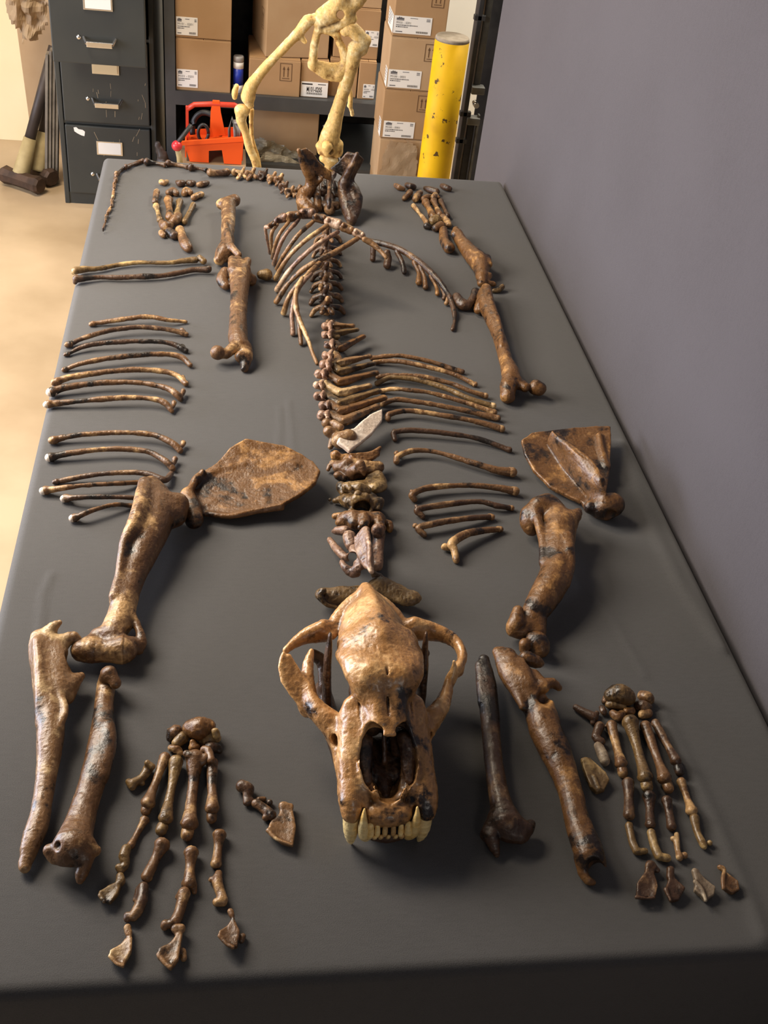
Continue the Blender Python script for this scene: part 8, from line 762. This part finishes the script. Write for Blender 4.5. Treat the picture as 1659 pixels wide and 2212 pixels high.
def drawer(z0, z1, yf, card, with_handle=True, sh=0.0):
    x0, x1 = cx0 + 0.022 + sh, cx1 - 0.022 + sh
    bm = bmesh.new(); add_box(bm, x0, x1, yf, yf + 0.02, z0, z1, 0.004)
    add_box(bm, x0 + 0.012, x0 + 0.016, yf + 0.02, yf + 0.6, z0 + 0.03, z1 - 0.06); add_box(bm, x1 - 0.016, x1 - 0.012, yf + 0.02, yf + 0.6, z0 + 0.03, z1 - 0.06)
    add_box(bm, x0 + 0.016, x1 - 0.016, yf + 0.02, yf + 0.6, z0 + 0.03, z0 + 0.034)
    d = link('drawer', to_mesh('drawer', bm), 'cabinet_paint', fc)
    xc = (x0 + x1) / 2 + 0.004; h = z1 - z0
    zc = z0 + h * 0.70; bm = bmesh.new()
    add_box(bm, xc - 0.047, xc + 0.047, yf - 0.004, yf, zc - 0.026, zc + 0.026, 0.001)
    link('label_holder', to_mesh('label_holder', bm), 'chrome' if card != 'card_cream' else 'card_cream', d)
    box('card', xc - 0.041, xc + 0.041, yf - 0.0055, yf - 0.0035, zc - 0.021, zc + 0.021, card, d)
    zh = z0 + h * 0.27
    bm = bmesh.new()
    pr = [(-0.052, 0, 0.010), (-0.042, -0.022, -0.004), (0.042, -0.022, -0.004), (0.052, 0, 0.010)]
    for (a, b_, c), (a2, b2, c2) in zip(pr, pr[1:]):
        add_tube(bm, [(xc + a, yf + b_, zh + c), (xc + a2, yf + b2, zh + c2)], 0.0045, 8)
    add_box(bm, xc - 0.042, xc + 0.042, yf - 0.028, yf - 0.020, zh - 0.014, zh + 0.004, 0.002)
    link('handle', to_mesh('handle', bm), 'chrome', d)
    bm = bmesh.new(); bmesh.ops.create_uvsphere(bm, u_segments=12, v_segments=8, radius=0.008)
    bmesh.ops.scale(bm, vec=(1, 0.6, 1), verts=bm.verts); bmesh.ops.translate(bm, vec=(xc - 0.068, yf, zh + 0.008), verts=bm.verts)
    link('latch_button', to_mesh('latch_button', bm, True), 'chrome', d)
    return d
d1 = drawer(0.048, 0.308, cy - 0.012, 'card_white')
d2 = drawer(0.322, 0.612, cy - 0.012, 'card_cream')
d3 = drawer(0.60, 0.885, cy - 0.24, 'card_white', sh=0.01)
d4 = drawer(0.935, 1.225, cy - 0.012, 'card_white')
rnd = random.Random(3)
for dd, zs, n in ((d1, (0.07, 0.29), 12), (d2, (0.34, 0.47), 14)):
    bm = bmesh.new()
    for _ in range(n):
        x = -0.63 + rnd.gauss(0.03, 0.07); z = rnd.uniform(*zs); l = rnd.uniform(0.006, 0.03); a = rnd.gauss(0.1, 0.25)
        x = min(max(x, -0.765), -0.49)
        w = rnd.uniform(0.0005, 0.0011); yy = cy - 0.0128
        bm.faces.new([bm.verts.new(c) for c in ((x - w, yy, z), (x + w, yy, z), (x + w + a * l, yy, z + l), (x - w + a * l, yy, z + l))])
    s_ = link('scratches', to_mesh('scratches', bm), 'scratch', dd)
bm = bmesh.new()
pts = [(-0.752, 0.300), (-0.742, 0.302), (-0.735, 0.295), (-0.720, 0.293), (-0.712, 0.287), (-0.715, 0.270), (-0.725, 0.272), (-0.738, 0.278), (-0.750, 0.286)]
bm.faces.new([bm.verts.new((x, cy - 0.0129, z)) for x, z in pts]); link('torn_sticker', to_mesh('torn_sticker', bm), 'card_white', d1)

# ---------------------------------------------------------------- left corner
sh = thing('plywood_sheet', 'bright bare plywood sheet leaning at the far left edge', 'board', (0, 0, 0))
M_ = Matrix.Translation((0, 4.15, 0)) @ Matrix.Rotation(math.radians(-9), 4, 'X')
box('sheet', -1.75, -0.985, 0.0, 0.014, 0.0, 1.7, 'plywood', sh, 0.002, M_)
sb = thing('cardboard_sheet', 'tall brown cardboard sheet behind the hammers, left of the cabinet', 'board', (0, 0, 0))
M_ = Matrix.Translation((0, 4.02, 0)) @ Matrix.Rotation(math.radians(-5), 4, 'X') @ Matrix.Rotation(math.radians(-3), 4, 'Y')
box('sheet', -0.985, -0.82, 0.0, 0.01, 0.0, 1.1, 'cardboard_pale', sb, 0.002, M_)
def crumple(name, label, cat, cx, y, cz, outline, mat, amp, seed, tilt=0.0, n=26):
    """stiff crumpled paper: an irregular outline filled with a folded grid, a few millimetres thick"""
    rs = np.random.RandomState(seed)
    xs = [p[0] for p in outline]; zs = [p[1] for p in outline]
    gx = np.linspace(min(xs), max(xs), n); gz = np.linspace(min(zs), max(zs), n)
    def inside(px, pz):
        c = False; j = len(outline) - 1
        for i in range(len(outline)):
            (xi, zi), (xj, zj) = outline[i], outline[j]
            if (zi > pz) != (zj > pz) and px < (xj - xi) * (pz - zi) / (zj - zi) + xi: c = not c
            j = i
        return c
    bm = bmesh.new(); vs = {}
    def vert(i, j):
        if (i, j) not in vs:
            P = np.array([[gx[i] * 22 + seed, gz[j] * 22, 0.5]]); Q_ = P * 2.3
            d = amp * (abs(vnoise(P)[0]) * 1.6 + 0.5 * vnoise(Q_)[0])
            vs[(i, j)] = bm.verts.new((cx + gx[i] + rs.uniform(-1, 1) * 0.002, y - d + gz[j] * tilt, cz + gz[j] + rs.uniform(-1, 1) * 0.002))
        return vs[(i, j)]
    for i in range(n - 1):
        for j in range(n - 1):
            if inside((gx[i] + gx[i + 1]) / 2, (gz[j] + gz[j + 1]) / 2):
                bm.faces.new((vert(i, j), vert(i + 1, j), vert(i + 1, j + 1), vert(i, j + 1)))
    r = bmesh.ops.solidify(bm, geom=bm.faces[:], thickness=0.0015)
    o = link(name, to_mesh(name, bm), mat)
    return tag(o, label, cat)
crumple('paper_wrapping', 'torn brown wrapping paper hanging at the top left corner', 'paper', -0.93, 3.86, 0.66, [(-0.075, 0.25), (-0.075, -0.06), (-0.06, -0.10), (-0.03, -0.135), (-0.025, -0.17), (-0.005, -0.14), (0.02, -0.155), (0.05, -0.12), (0.07, -0.10), (0.09, 0.25)], 'kraft_paper', 0.035, 5)
gs = thing('grey_slats', 'bundle of thin grey weathered wooden slats leaning by the cabinet', 'slats', (0, 0, 0))
for k_ in range(4):
    M_ = Matrix.Translation((-0.897 + k_ * 0.012, 3.70 + k_ * 0.006, 0)) @ Matrix.Rotation(math.radians(5.2), 4, 'Y')
    box('slat', -0.005, 0.005, 0, 0.05, 0.0, 0.50 + 0.012 * (k_ % 3), 'grey_wood', gs, 0.001, M_)
def hammer(label, base, tip, grip, head, dark):
    h = thing('sledgehammer', label, 'hammer', (0, 0, 0))
    B, T = Vector(base), Vector(tip)
    tube('handle', [B.lerp(T, grip), B.lerp(T, 0.6), T], [0.021, 0.019, 0.018], 'dark_handle', h)
    tube('grip', [B, B.lerp(T, 0.02), B.lerp(T, grip)], [0.031, 0.033, 0.024], 'khaki_wrap', h)
    bm = bmesh.new()
    add_tube(bm, [Vector(head[0]), Vector(head[0]).lerp(Vector(head[1]), 0.06), Vector(head[0]).lerp(Vector(head[1]), 0.25), Vector(head[0]).lerp(Vector(head[1]), 0.75), Vector(head[0]).lerp(Vector(head[1]), 0.94), Vector(head[1])], [0.028, 0.036, 0.031, 0.031, 0.036, 0.028], 8)
    link('head', to_mesh('head', bm), 'rusty_iron', h)
hammer('long sledgehammer with a black handle and khaki sleeve, head on the floor', (-0.985, 3.67, 0.045), (-0.84, 3.80, 0.50), 0.30, ((-1.055, 3.70, 0.037), (-0.90, 3.60, 0.037)), True)
hammer('second sledgehammer with a brown handle, right beside the first', (-0.925, 3.72, 0.05), (-0.845, 3.83, 0.44), 0.36, ((-0.975, 3.80, 0.037), (-0.865, 3.68, 0.037)), False)

# ---------------------------------------------------------------- steel shelving and boxes
sv = thing('shelf_unit', 'grey steel shelf unit loaded with cardboard boxes', 'shelf', (0, 0, 0))
for x in (-0.40, 0.53):
    for y in (3.50, 4.02):
        bm = bmesh.new(); add_box(bm, x - 0.02, x + 0.02, y, y + 0.004, 0, 1.9); add_box(bm, x - 0.02, x - 0.016, y, y + 0.035, 0, 1.9)
        link('upright', to_mesh('upright', bm), 'shelf_steel', sv)
for z in (0.215, 0.468, 1.15):
    bm = bmesh.new(); add_box(bm, -0.38, 0.51, 3.505, 4.02, z - 0.004, z); add_box(bm, -0.38, 0.51, 3.50, 3.505, z - 0.05, z); add_box(bm, -0.38, 0.51, 4.015, 4.02, z - 0.05, z)
    link('shelf_board', to_mesh('shelf_board', bm), 'shelf_steel', sv)
box('back_panel', -0.40, 0.55, 4.056, 4.06, 0.05, 1.85, 'dark_steel', sv)

def label_print(bm, x0, x1, z0, z1, y, code, big=False):
    w, h = x1 - x0, z1 - z0
    if big:
        text_into(bm, 'M101-0205', x0 + w * .20, z0 + h * .34, h * .34, y, 0.02, w * .58)
        for i in range(26):
            xx = x0 + w * (.2 + .6 * i / 26); rect_into(bm, xx, xx + w * (.012 if i % 3 else .006), z0 + h * .15, z0 + h * .29, y)
        rect_into(bm, x0 + w * .02, x0 + w * .42, z0 + h * .80, z0 + h * .90, y); rect_into(bm, x0 + w * .62, x0 + w * .92, z0 + h * .84, z0 + h * .89, y)
        return
    lx = x0 + w * .06
    bm.faces.new([bm.verts.new((lx + a * w, y, z0 + b * h)) for a, b in ((0, .80), (.2, .80), (.2, .89), (.15, .89), (.13, .94), (.10, .90), (.07, .95), (.04, .89), (0, .89))])
    rect_into(bm, lx, lx + w * .2, z0 + h * .745, z0 + h * .785, y)
    text_into(bm, code, lx, z0 + h * .56, h * .125, y, 0.0)
    for i, (l, zz) in enumerate(((.55, .45), (.30, .35))):
        x = 0.0
        while x < l:
            d = 0.02 + 0.017 * ((i * 7 + int(x * 100)) % 3); rect_into(bm, lx + w * x, lx + w * (x + d), z0 + h * zz, z0 + h * (zz + .055), y); x += d + 0.012
    rect_into(bm, lx, lx + w * .18, z0 + h * .08, z0 + h * .13, y)
    for i in range(20):
        xx = x0 + w * (.60 + .32 * i / 20); rect_into(bm, xx, xx + w * (.010 if i % 3 else .005), z0 + h * .07, z0 + h * .19, y)
    rect_into(bm, x0 + w * .42, x0 + w * .62, z0 + h * .88, z0 + h * .91, y)
    for i in range(3): rect_into(bm, x0 + w * .85, x0 + w * .95, z0 + h * (.76 + .06 * i), z0 + h * (.79 + .06 * i), y)
def arrows_print(bm, x0, x1, z0, z1, y):
    w, h = x1 - x0, z1 - z0; t_ = w * .05
    for a in ((x0, x0 + t_, z0, z1), (x1 - t_, x1, z0, z1), (x0 + t_, x1 - t_, z0, z0 + t_), (x0 + t_, x1 - t_, z1 - t_, z1)): rect_into(bm, *a, y)
    for c in (.33, .67):
        xx = x0 + w * c
        rect_into(bm, xx - w * .035, xx + w * .035, z0 + h * .24, z0 + h * .66, y)
        bm.faces.new([bm.verts.new(p) for p in ((xx - w * .10, y, z0 + h * .64), (xx + w * .10, y, z0 + h * .64), (xx, y, z0 + h * .83))])
    rect_into(bm, x0 + w * .2, x1 - w * .2, z0 + h * .13, z0 + h * .17, y)
def carton(label, x0, x1, yf, z0, z1, depth=0.30, rz=0, labels=(), arrows=(), mat='cardboard', group=None, wrap=None, name='cardboard_box', side_arrows=()):
    """closed carton: body with the four top flaps and a taped seam, printed labels on the front"""
    c = thing(name, label, 'box', ((x0 + x1) / 2, yf, z0), rz, group)
    w = x1 - x0; h = z1 - z0
    bm = bmesh.new(); add_box(bm, -w / 2, w / 2, 0, depth, 0, h - 0.004, 0.003)
    link('body', to_mesh('body', bm), mat, c)
    for s in (-1, 1):
        box('flap', min(0.0008 * s, s * (w / 2 - 0.002)), max(0.0008 * s, s * (w / 2 - 0.002)), 0.002, depth - 0.002, h - 0.004, h - 0.0005, mat, c)
    for (lx0, lx1, lz0, lz1, code, big) in labels:
        lb = box('label', lx0, lx1, -0.0014, -0.0004, lz0, lz1, 'card_white', c)
        bm = bmesh.new(); label_print(bm, lx0, lx1, lz0, lz1, -0.0018, code, big); link('print', to_mesh('print', bm), 'ink_grey' if not big else 'ink', lb)
    for a in arrows:
        bm = bmesh.new(); arrows_print(bm, *a, -0.0008); link('arrow_mark', to_mesh('arrow_mark', bm), 'ink_brown', c)
    for a in side_arrows:
        bm = bmesh.new(); arrows_print(bm, *a, 0)
        bmesh.ops.transform(bm, matrix=Matrix.Translation((-w / 2 - 0.0008, depth, 0)) @ Matrix.Rotation(math.radians(-90), 4, 'Z'), verts=bm.verts)
        link('arrow_mark', to_mesh('arrow_mark', bm), 'ink_brown', c)
    if wrap:
        d_, lz0, lz1 = wrap
        box('label_wrap', -w / 2 - 0.0014, -w / 2 - 0.0004, 0.0, d_, lz0, lz1, 'card_white', c)
        bm = bmesh.new()
        for i in range(5): rect_into(bm, 0.1 * d_, (0.5 + 0.1 * i) * d_, lz0 + (lz1 - lz0) * (0.2 + 0.17 * i), lz0 + (lz1 - lz0) * (0.25 + 0.17 * i), 0)
        bmesh.ops.transform(bm, matrix=Matrix.Translation((-w / 2 - 0.0018, d_, 0)) @ Matrix.Rotation(math.radians(-90), 4, 'Z'), verts=bm.verts)
        link('print', to_mesh('print', bm), 'ink_grey', c)
    return c
ZS = 0.468
carton('plain brown box on the shelf’s left end, lower of the two stacked there'.replace('’s', ''), -0.378, -0.184, 3.51, ZS, 0.650, labels=[(-0.094, -0.020, 0.012, 0.074, 'M101 - 0201', False)])
carton('plain brown box on the shelf left end, upper of the two stacked there', -0.378, -0.184, 3.51, 0.651, 0.835, labels=[(-0.094, -0.020, 0.008, 0.068, 'M101 - 0201', False)])
carton('plain brown box on the shelf left end, topmost and mostly out of frame', -0.376, -0.186, 3.52, 0.836, 1.0)
bt = thing('caulk_tube', 'blue and white cartridge standing between the brown boxes', 'tube', (-0.156, 3.54, ZS))
tube('barrel', [(0, 0, 0.026), (0, 0, 0.084)], 0.0185, 'blue_plastic', bt, 20)
tube('bottom', [(0, 0, 0.0), (0, 0, 0.026)], 0.0185, 'card_white', bt, 20)
tube('band', [(0, 0, 0.084), (0, 0, 0.106)], 0.0187, 'card_white', bt, 20)
tube('cap', [(0, 0, 0.106), (0, 0, 0.122), (0, 0, 0.126)], [0.0187, 0.019, 0.017], 'clear_grey', bt, 20)
carton('brown box with twin arrows, right of the blue cartridge', -0.118, 0.068, 3.52, ZS, 0.598, arrows=[(0.018, 0.062, 0.055, 0.118)], mat='cardboard', depth=0.28)
carton('larger turned box resting on the twin-arrow box', -0.062, 0.170, 3.55, 0.599, 0.82, rz=math.radians(9), depth=0.28, mat='cardboard_pale', side_arrows=[(0.19, 0.235, 0.08, 0.15)])
carton('box with a large code label reading M101-0205', 0.070, 0.174, 3.53, ZS, 0.597, labels=[(-0.048, 0.050, 0.003, 0.056, '', True)], depth=0.28)
carton('box above the shelf edge between the code label and the pale thigh bone', 0.178, 0.282, 3.56, ZS, 0.606, mat='cardboard', depth=0.28)
carton('narrow box behind the pale thigh bone with a label at its foot', 0.286, 0.349, 3.55, ZS, 0.606, mat='cardboard', labels=[(-0.012, 0.0305, 0.006, 0.056, 'M101 - 0200', False)], depth=0.28)
carton('upper box right of the pelvis with a half hidden label', 0.186, 0.349, 3.57, 0.607, 0.78, mat='cardboard', labels=[(0.030, 0.080, 0.045, 0.10, 'M101 - 0201', False)], depth=0.28)
carton('topmost brown box behind the pelvis', 0.186, 0.349, 3.58, 0.781, 0.95, mat='cardboard_pale', depth=0.28)
# tall floor stack on the right
zz = [0.0, 0.118, 0.242, 0.418, 0.592, 0.768, 0.955]
nm = ['bottom box of the tall right stack, hidden behind the table', 'second box from the floor in the tall right stack', 'third box from the floor in the right stack, behind the folded paper', 'box of the right stack with a label just above the folded paper', 'box of the right stack beside the bollard, two arrows at its right', 'uppermost box of the right stack, its label folded round the corner']
for i in range(6):
    x0, x1, yf = 0.352, 0.535, 3.30
    dx = (0.0, 0.003, 0.0, -0.002, 0.002, 0.004)[i]
    lab = []; arr = []; wr_ = None
    if i >= 3:
        lz = {3: (0.058, 0.118), 4: (0.006, 0.066), 5: (0.010, 0.066)}[i]
        lx = {3: (-0.082, 0.030), 4: (-0.088, 0.028), 5: (-0.090, 0.040)}[i]
        if i == 3: lz = (0.004, 0.062)
        lab = [(lx[0], lx[1], lz[0], lz[1], {3: 'M100 - 0001', 4: 'M100 - 0001', 5: 'M101 - 0201'}[i], False)]
        wr_ = ({3: 0.05, 4: 0.05, 5: 0.12}[i], lz[0], lz[1])
        arr = [(0.030, 0.074, 0.10, 0.158)]
    carton(nm[i], x0 + dx, x1 + dx, yf, zz[i], zz[i + 1] - 0.001, labels=lab, arrows=arr, wrap=wr_, depth=0.2, mat='cardboard' if i % 2 else 'cardboard_pale')
crumple('kraft_envelope', 'folded tan paper leaning against the right box stack', 'paper', 0.43, 3.285, 0.33, [(-0.070, -0.12), (-0.066, 0.02), (-0.045, 0.088), (-0.02, 0.078), (0.03, 0.086), (0.058, 0.066), (0.078, -0.12)], 'kraft_paper', 0.003, 11, tilt=0.02)
# under the shelf
carton('pale open-topped box on the low shelf behind the table', -0.10, 0.156, 3.62, 0.216, 0.395, mat='cardboard_pale', depth=0.30, labels=[(-0.105, 0.0, -0.0 + 0.004, 0.034, '', False)])
crumple('loose_paper', 'crumpled cream paper heap in front of the pale low box', 'paper', 0.0, 3.592, 0.225, [(-0.11, -0.04), (-0.10, 0.052), (-0.06, 0.064), (-0.02, 0.05), (0.03, 0.03), (0.10, 0.006), (0.13, -0.04)], 'paper', 0.03, 21, tilt=-0.1)
crumple('loose_paper', 'smaller folded cream sheet lying lowest beside the yellow shin bone', 'paper', 0.0, 3.535, 0.222, [(-0.08, -0.04), (-0.075, 0.01), (-0.04, 0.03), (0.05, 0.012), (0.11, -0.01), (0.12, -0.04)], 'paper', 0.015, 31, tilt=-0.05)
box('crate', -0.366, -0.125, 3.22, 3.46, 0.0, 0.285, 'old_wood', None, 0.003)
tag(bpy.data.objects['crate'], 'plain wooden crate under the orange tool carrier', 'crate')
tc_ = thing('tool_caddy', 'bright orange plastic tool carrier with a tall red handle', 'tool box', (0, 0, 0))
y0, y1 = 3.30, 3.43
def tray():
    bm = bmesh.new()
    def wall(y, t_):
        o = [(-0.344, 0.352), (-0.135, 0.378), (-0.142, 0.287), (-0.204, 0.287), (-0.212, 0.336), (-0.258, 0.330), (-0.258, 0.287), (-0.325, 0.287)]
        a = [bm.verts.new((x, y, z)) for x, z in o]; b = [bm.verts.new((x, y + t_, z)) for x, z in o]
        bm.faces.new(a); bm.faces.new(b[::-1])
        for i in range(len(o)): bm.faces.new((a[i], b[i], b[(i + 1) % len(o)], a[(i + 1) % len(o)]))
    wall(y0, 0.004); wall(y1, 0.004)
    bmesh.ops.recalc_face_normals(bm, faces=bm.faces)
    add_box(bm, -0.342, -0.337, y0 + 0.004, y1, 0.30, 0.356); add_box(bm, -0.141, -0.137, y0 + 0.004, y1, 0.30, 0.372)
    add_box(bm, -0.337, -0.141, y0 + 0.004, y1, 0.336, 0.340)
    return bm
link('tray', to_mesh('tray', tray()), 'orange_plastic', tc_)
prism('rim', [(-0.356, 0.360), (-0.353, 0.346), (-0.131, 0.375), (-0.126, 0.392)], y0 - 0.008, y0, 'orange_plastic', tc_)
prism('handle_post', [(-0.256, 0.36), (-0.200, 0.372), (-0.217, 0.45), (-0.222, 0.489), (-0.246, 0.489), (-0.253, 0.45)], 3.352, 3.366, 'orange_plastic', tc_)
tube('handle_bar', [(-0.335, 3.36, 0.452), (-0.310, 3.36, 0.470), (-0.25, 3.36, 0.476), (-0.17, 3.36, 0.478), (-0.145, 3.36, 0.466)], 0.009, 'red_plastic', tc_)
for x in (-0.335, -0.146): box('handle_side', x - 0.005, x + 0.005, 3.352, 3.37, 0.345, 0.462, 'red_plastic', tc_)
def coil(name, label, cat, pts, r, mat):
    o = tube(name, pts, r, mat); return tag(o, label, cat)
coil('hose_loop', 'thick black hose loop lying in the orange carrier', 'hose', [(-0.318 + 0.05 * (1 - math.cos(a)), 3.395 + 0.01 * math.sin(2 * a), 0.370 + 0.062 * math.sin(a)) for a in np.linspace(-0.3, 3.4, 24)], 0.010, 'black_rubber')
coil('tool_grip', 'black looped tool grip in the left half of the orange carrier', 'tool', [(-0.278 + 0.018 * math.cos(a), 3.33, 0.382 + 0.03 * math.sin(a)) for a in np.linspace(0, 6.28, 20)], 0.006, 'black_rubber')
coil('tool_jaw', 'dark pliers standing right of the orange handle post', 'tool', [(-0.185, 3.33, 0.345), (-0.187, 3.33, 0.40), (-0.178, 3.33, 0.445), (-0.165, 3.33, 0.40), (-0.162, 3.33, 0.345)], 0.005, 'grey_steel')
cp = thing('cup', 'translucent grey cup at the right end of the orange carrier', 'cup', (-0.158, 3.36, 0.3405))
tube('bowl', [(0, 0, 0), (0, 0, 0.04), (0, 0, 0.075)], [0.012, 0.014, 0.016], 'clear_grey', cp, 20)
tube('lid', [(0, 0, 0.075), (0, 0, 0.081)], [0.018, 0.018], 'clear_grey', cp, 20)
lv = thing('lever', 'hand lever with a red ball knob left of the orange carrier', 'lever', (0, 0, 0))
tube('arm', [(-0.318, 3.27, 0.43), (-0.345, 3.26, 0.395), (-0.366, 3.25, 0.37)], 0.008, 'dark_steel', lv)
tube('stem', [(-0.366, 3.25, 0.35), (-0.360, 3.25, 0.32), (-0.356, 3.25, 0.286)], [0.010, 0.010, 0.012], 'khaki_wrap', lv)
bm = bmesh.new(); bmesh.ops.create_uvsphere(bm, u_segments=24, v_segments=16, radius=0.0185); bmesh.ops.translate(bm, vec=(-0.368, 3.25, 0.360), verts=bm.verts)
link('knob', to_mesh('knob', bm, True), 'red_ball', lv)
bg = thing('canvas_bag', 'slumped dark canvas sack between cabinet and shelf post', 'bag', (-0.425, 3.40, 0))
V_, Q_ = sculpt([('c', [[-20, 0, 60, 45], [-15, 0, 160, 42], [5, 10, 250, 26], [-20, 15, 330, 8]], 0.9, (0, 1, 0), 20, 0), ('c', [[15, -20, 40, 38], [20, -15, 130, 22], [35, -15, 200, 10]], 1, (0, 1, 0), 10, 0)], 5.0, 4.0)
link('sack', quad_mesh('sack', V_, Q_, (0, 0, 25)), 'dark_handle', bg)
rod = tube('thin_rod', [(0.158, 3.44, 0.40), (0.305, 3.30, 0.17), (0.40, 3.22, 0.004)], 0.004, 'grey_steel'); tag(rod, 'thin grey rod slanting from the floor in the dark gap under the shelf', 'rod')
rod.location = (0, 0, 0)

# bollard
bo = thing('bollard', 'yellow steel bollard with chipped paint by the right box stack', 'bollard', (0.490, 2.93, 0))
bm = bmesh.new(); add_tube(bm, [(0, 0, 0), (0, 0, 0.3), (0, 0, 0.6), (0, 0, 0.868)], 0.054, 48); me = to_mesh('post', bm)
for p in me.polygons: p.use_smooth = len(p.vertices) == 4
link('post', me, 'chipped_yellow', bo)
tube('cap', [(0, 0, 0.868), (0, 0, 0.876), (0, 0, 0.879)], [0.054, 0.0525, 0.050], 'concrete_cap', bo, 48)
# rack post beside the fabric panel
rk = thing('steel_rack', 'dark steel rack frame between the bollard and the fabric wall', 'rack', (0, 0, 0))
bm = bmesh.new(); add_box(bm, 0.575, 0.590, 3.0, 3.05, 0, 1.9, 0.002); link('upright', to_mesh('upright', bm), 'dark_steel', rk)
bm = bmesh.new(); add_box(bm, 0.600, 0.622, 3.02, 3.05, 0.70, 1.9, 0.004); link('channel', to_mesh('channel', bm), 'grey_steel', rk)
bm = bmesh.new(); add_box(bm, 0.600, 0.624, 3.02, 3.06, 0.0, 0.60, 0.003); link('channel', to_mesh('channel', bm), 'dark_steel', rk)
bm = bmesh.new(); add_box(bm, 0.640, 0.76, 3.12, 3.126, 0.0, 1.9, 0.001); link('side_plate', to_mesh('side_plate', bm), 'dark_steel', rk)
box('edge_strip', 0.628, 0.634, 3.0, 3.02, 0.0, 0.62, 'grey_steel', rk, 0.001)
for z in (0.70, 0.60): box('clamp', 0.590, 0.634, 2.99, 3.03, z - 0.012, z + 0.012, 'grey_steel', rk, 0.004)
for z in (0.62, 0.53, 0.92, 1.04): box('bracket', 0.565, 0.602, 3.0, 3.02, z - 0.008, z + 0.008, 'dark_steel', rk, 0.002)
tube('bolt', [(0.612, 2.985, 0.655), (0.612, 3.02, 0.655)], 0.009, 'chrome', rk, 10)

# ---------------------------------------------------------------- all bones
def build_bones():
    for name, label, cat, group, parts in BONES:
        raw = []                                   # (part, parent index, V, Q)
        for p in parts:
            V, Q = sculpt(p[5], p[3], p[4]); raw.append((p, None, V, Q)); pi = len(raw) - 1
            for s in p[6]:
                V, Q = sculpt(s[5], s[3], s[4]); raw.append((s, pi, V, Q))
        zmin = min(r[2][:, 2].min() for r in raw)
        if abs(zmin) < 25:                         # let the bone rest on the cloth
            for r in raw: r[2][:, 2] -= zmin - 0.2
        V0 = raw[0][2]
        o0 = np.array([(V0[:, 0].min() + V0[:, 0].max()) / 2, (V0[:, 1].min() + V0[:, 1].max()) / 2, max(min(r[2][:, 2].min() for r in raw), -TT * 1000)])
        loc = (o0[0] / 1000, o0[1] / 1000, o0[2] / 1000 + TT)
        if len(raw) == 1 and raw[0][0][0] is None:
            p, _, V, Q = raw[0]
            tag(link(name, quad_mesh(name, V, Q, o0), p[2], None, loc), label, cat, group)
            continue
        root = thing(name, label, cat, loc, 0, group)
        obs = []
        for p, pi, V, Q in raw:
            ob = link(p[0], quad_mesh(p[0], V, Q, o0), p[2], root if pi is None else obs[pi])
            if p[1]: ob['label'] = p[1]
            obs.append(ob)
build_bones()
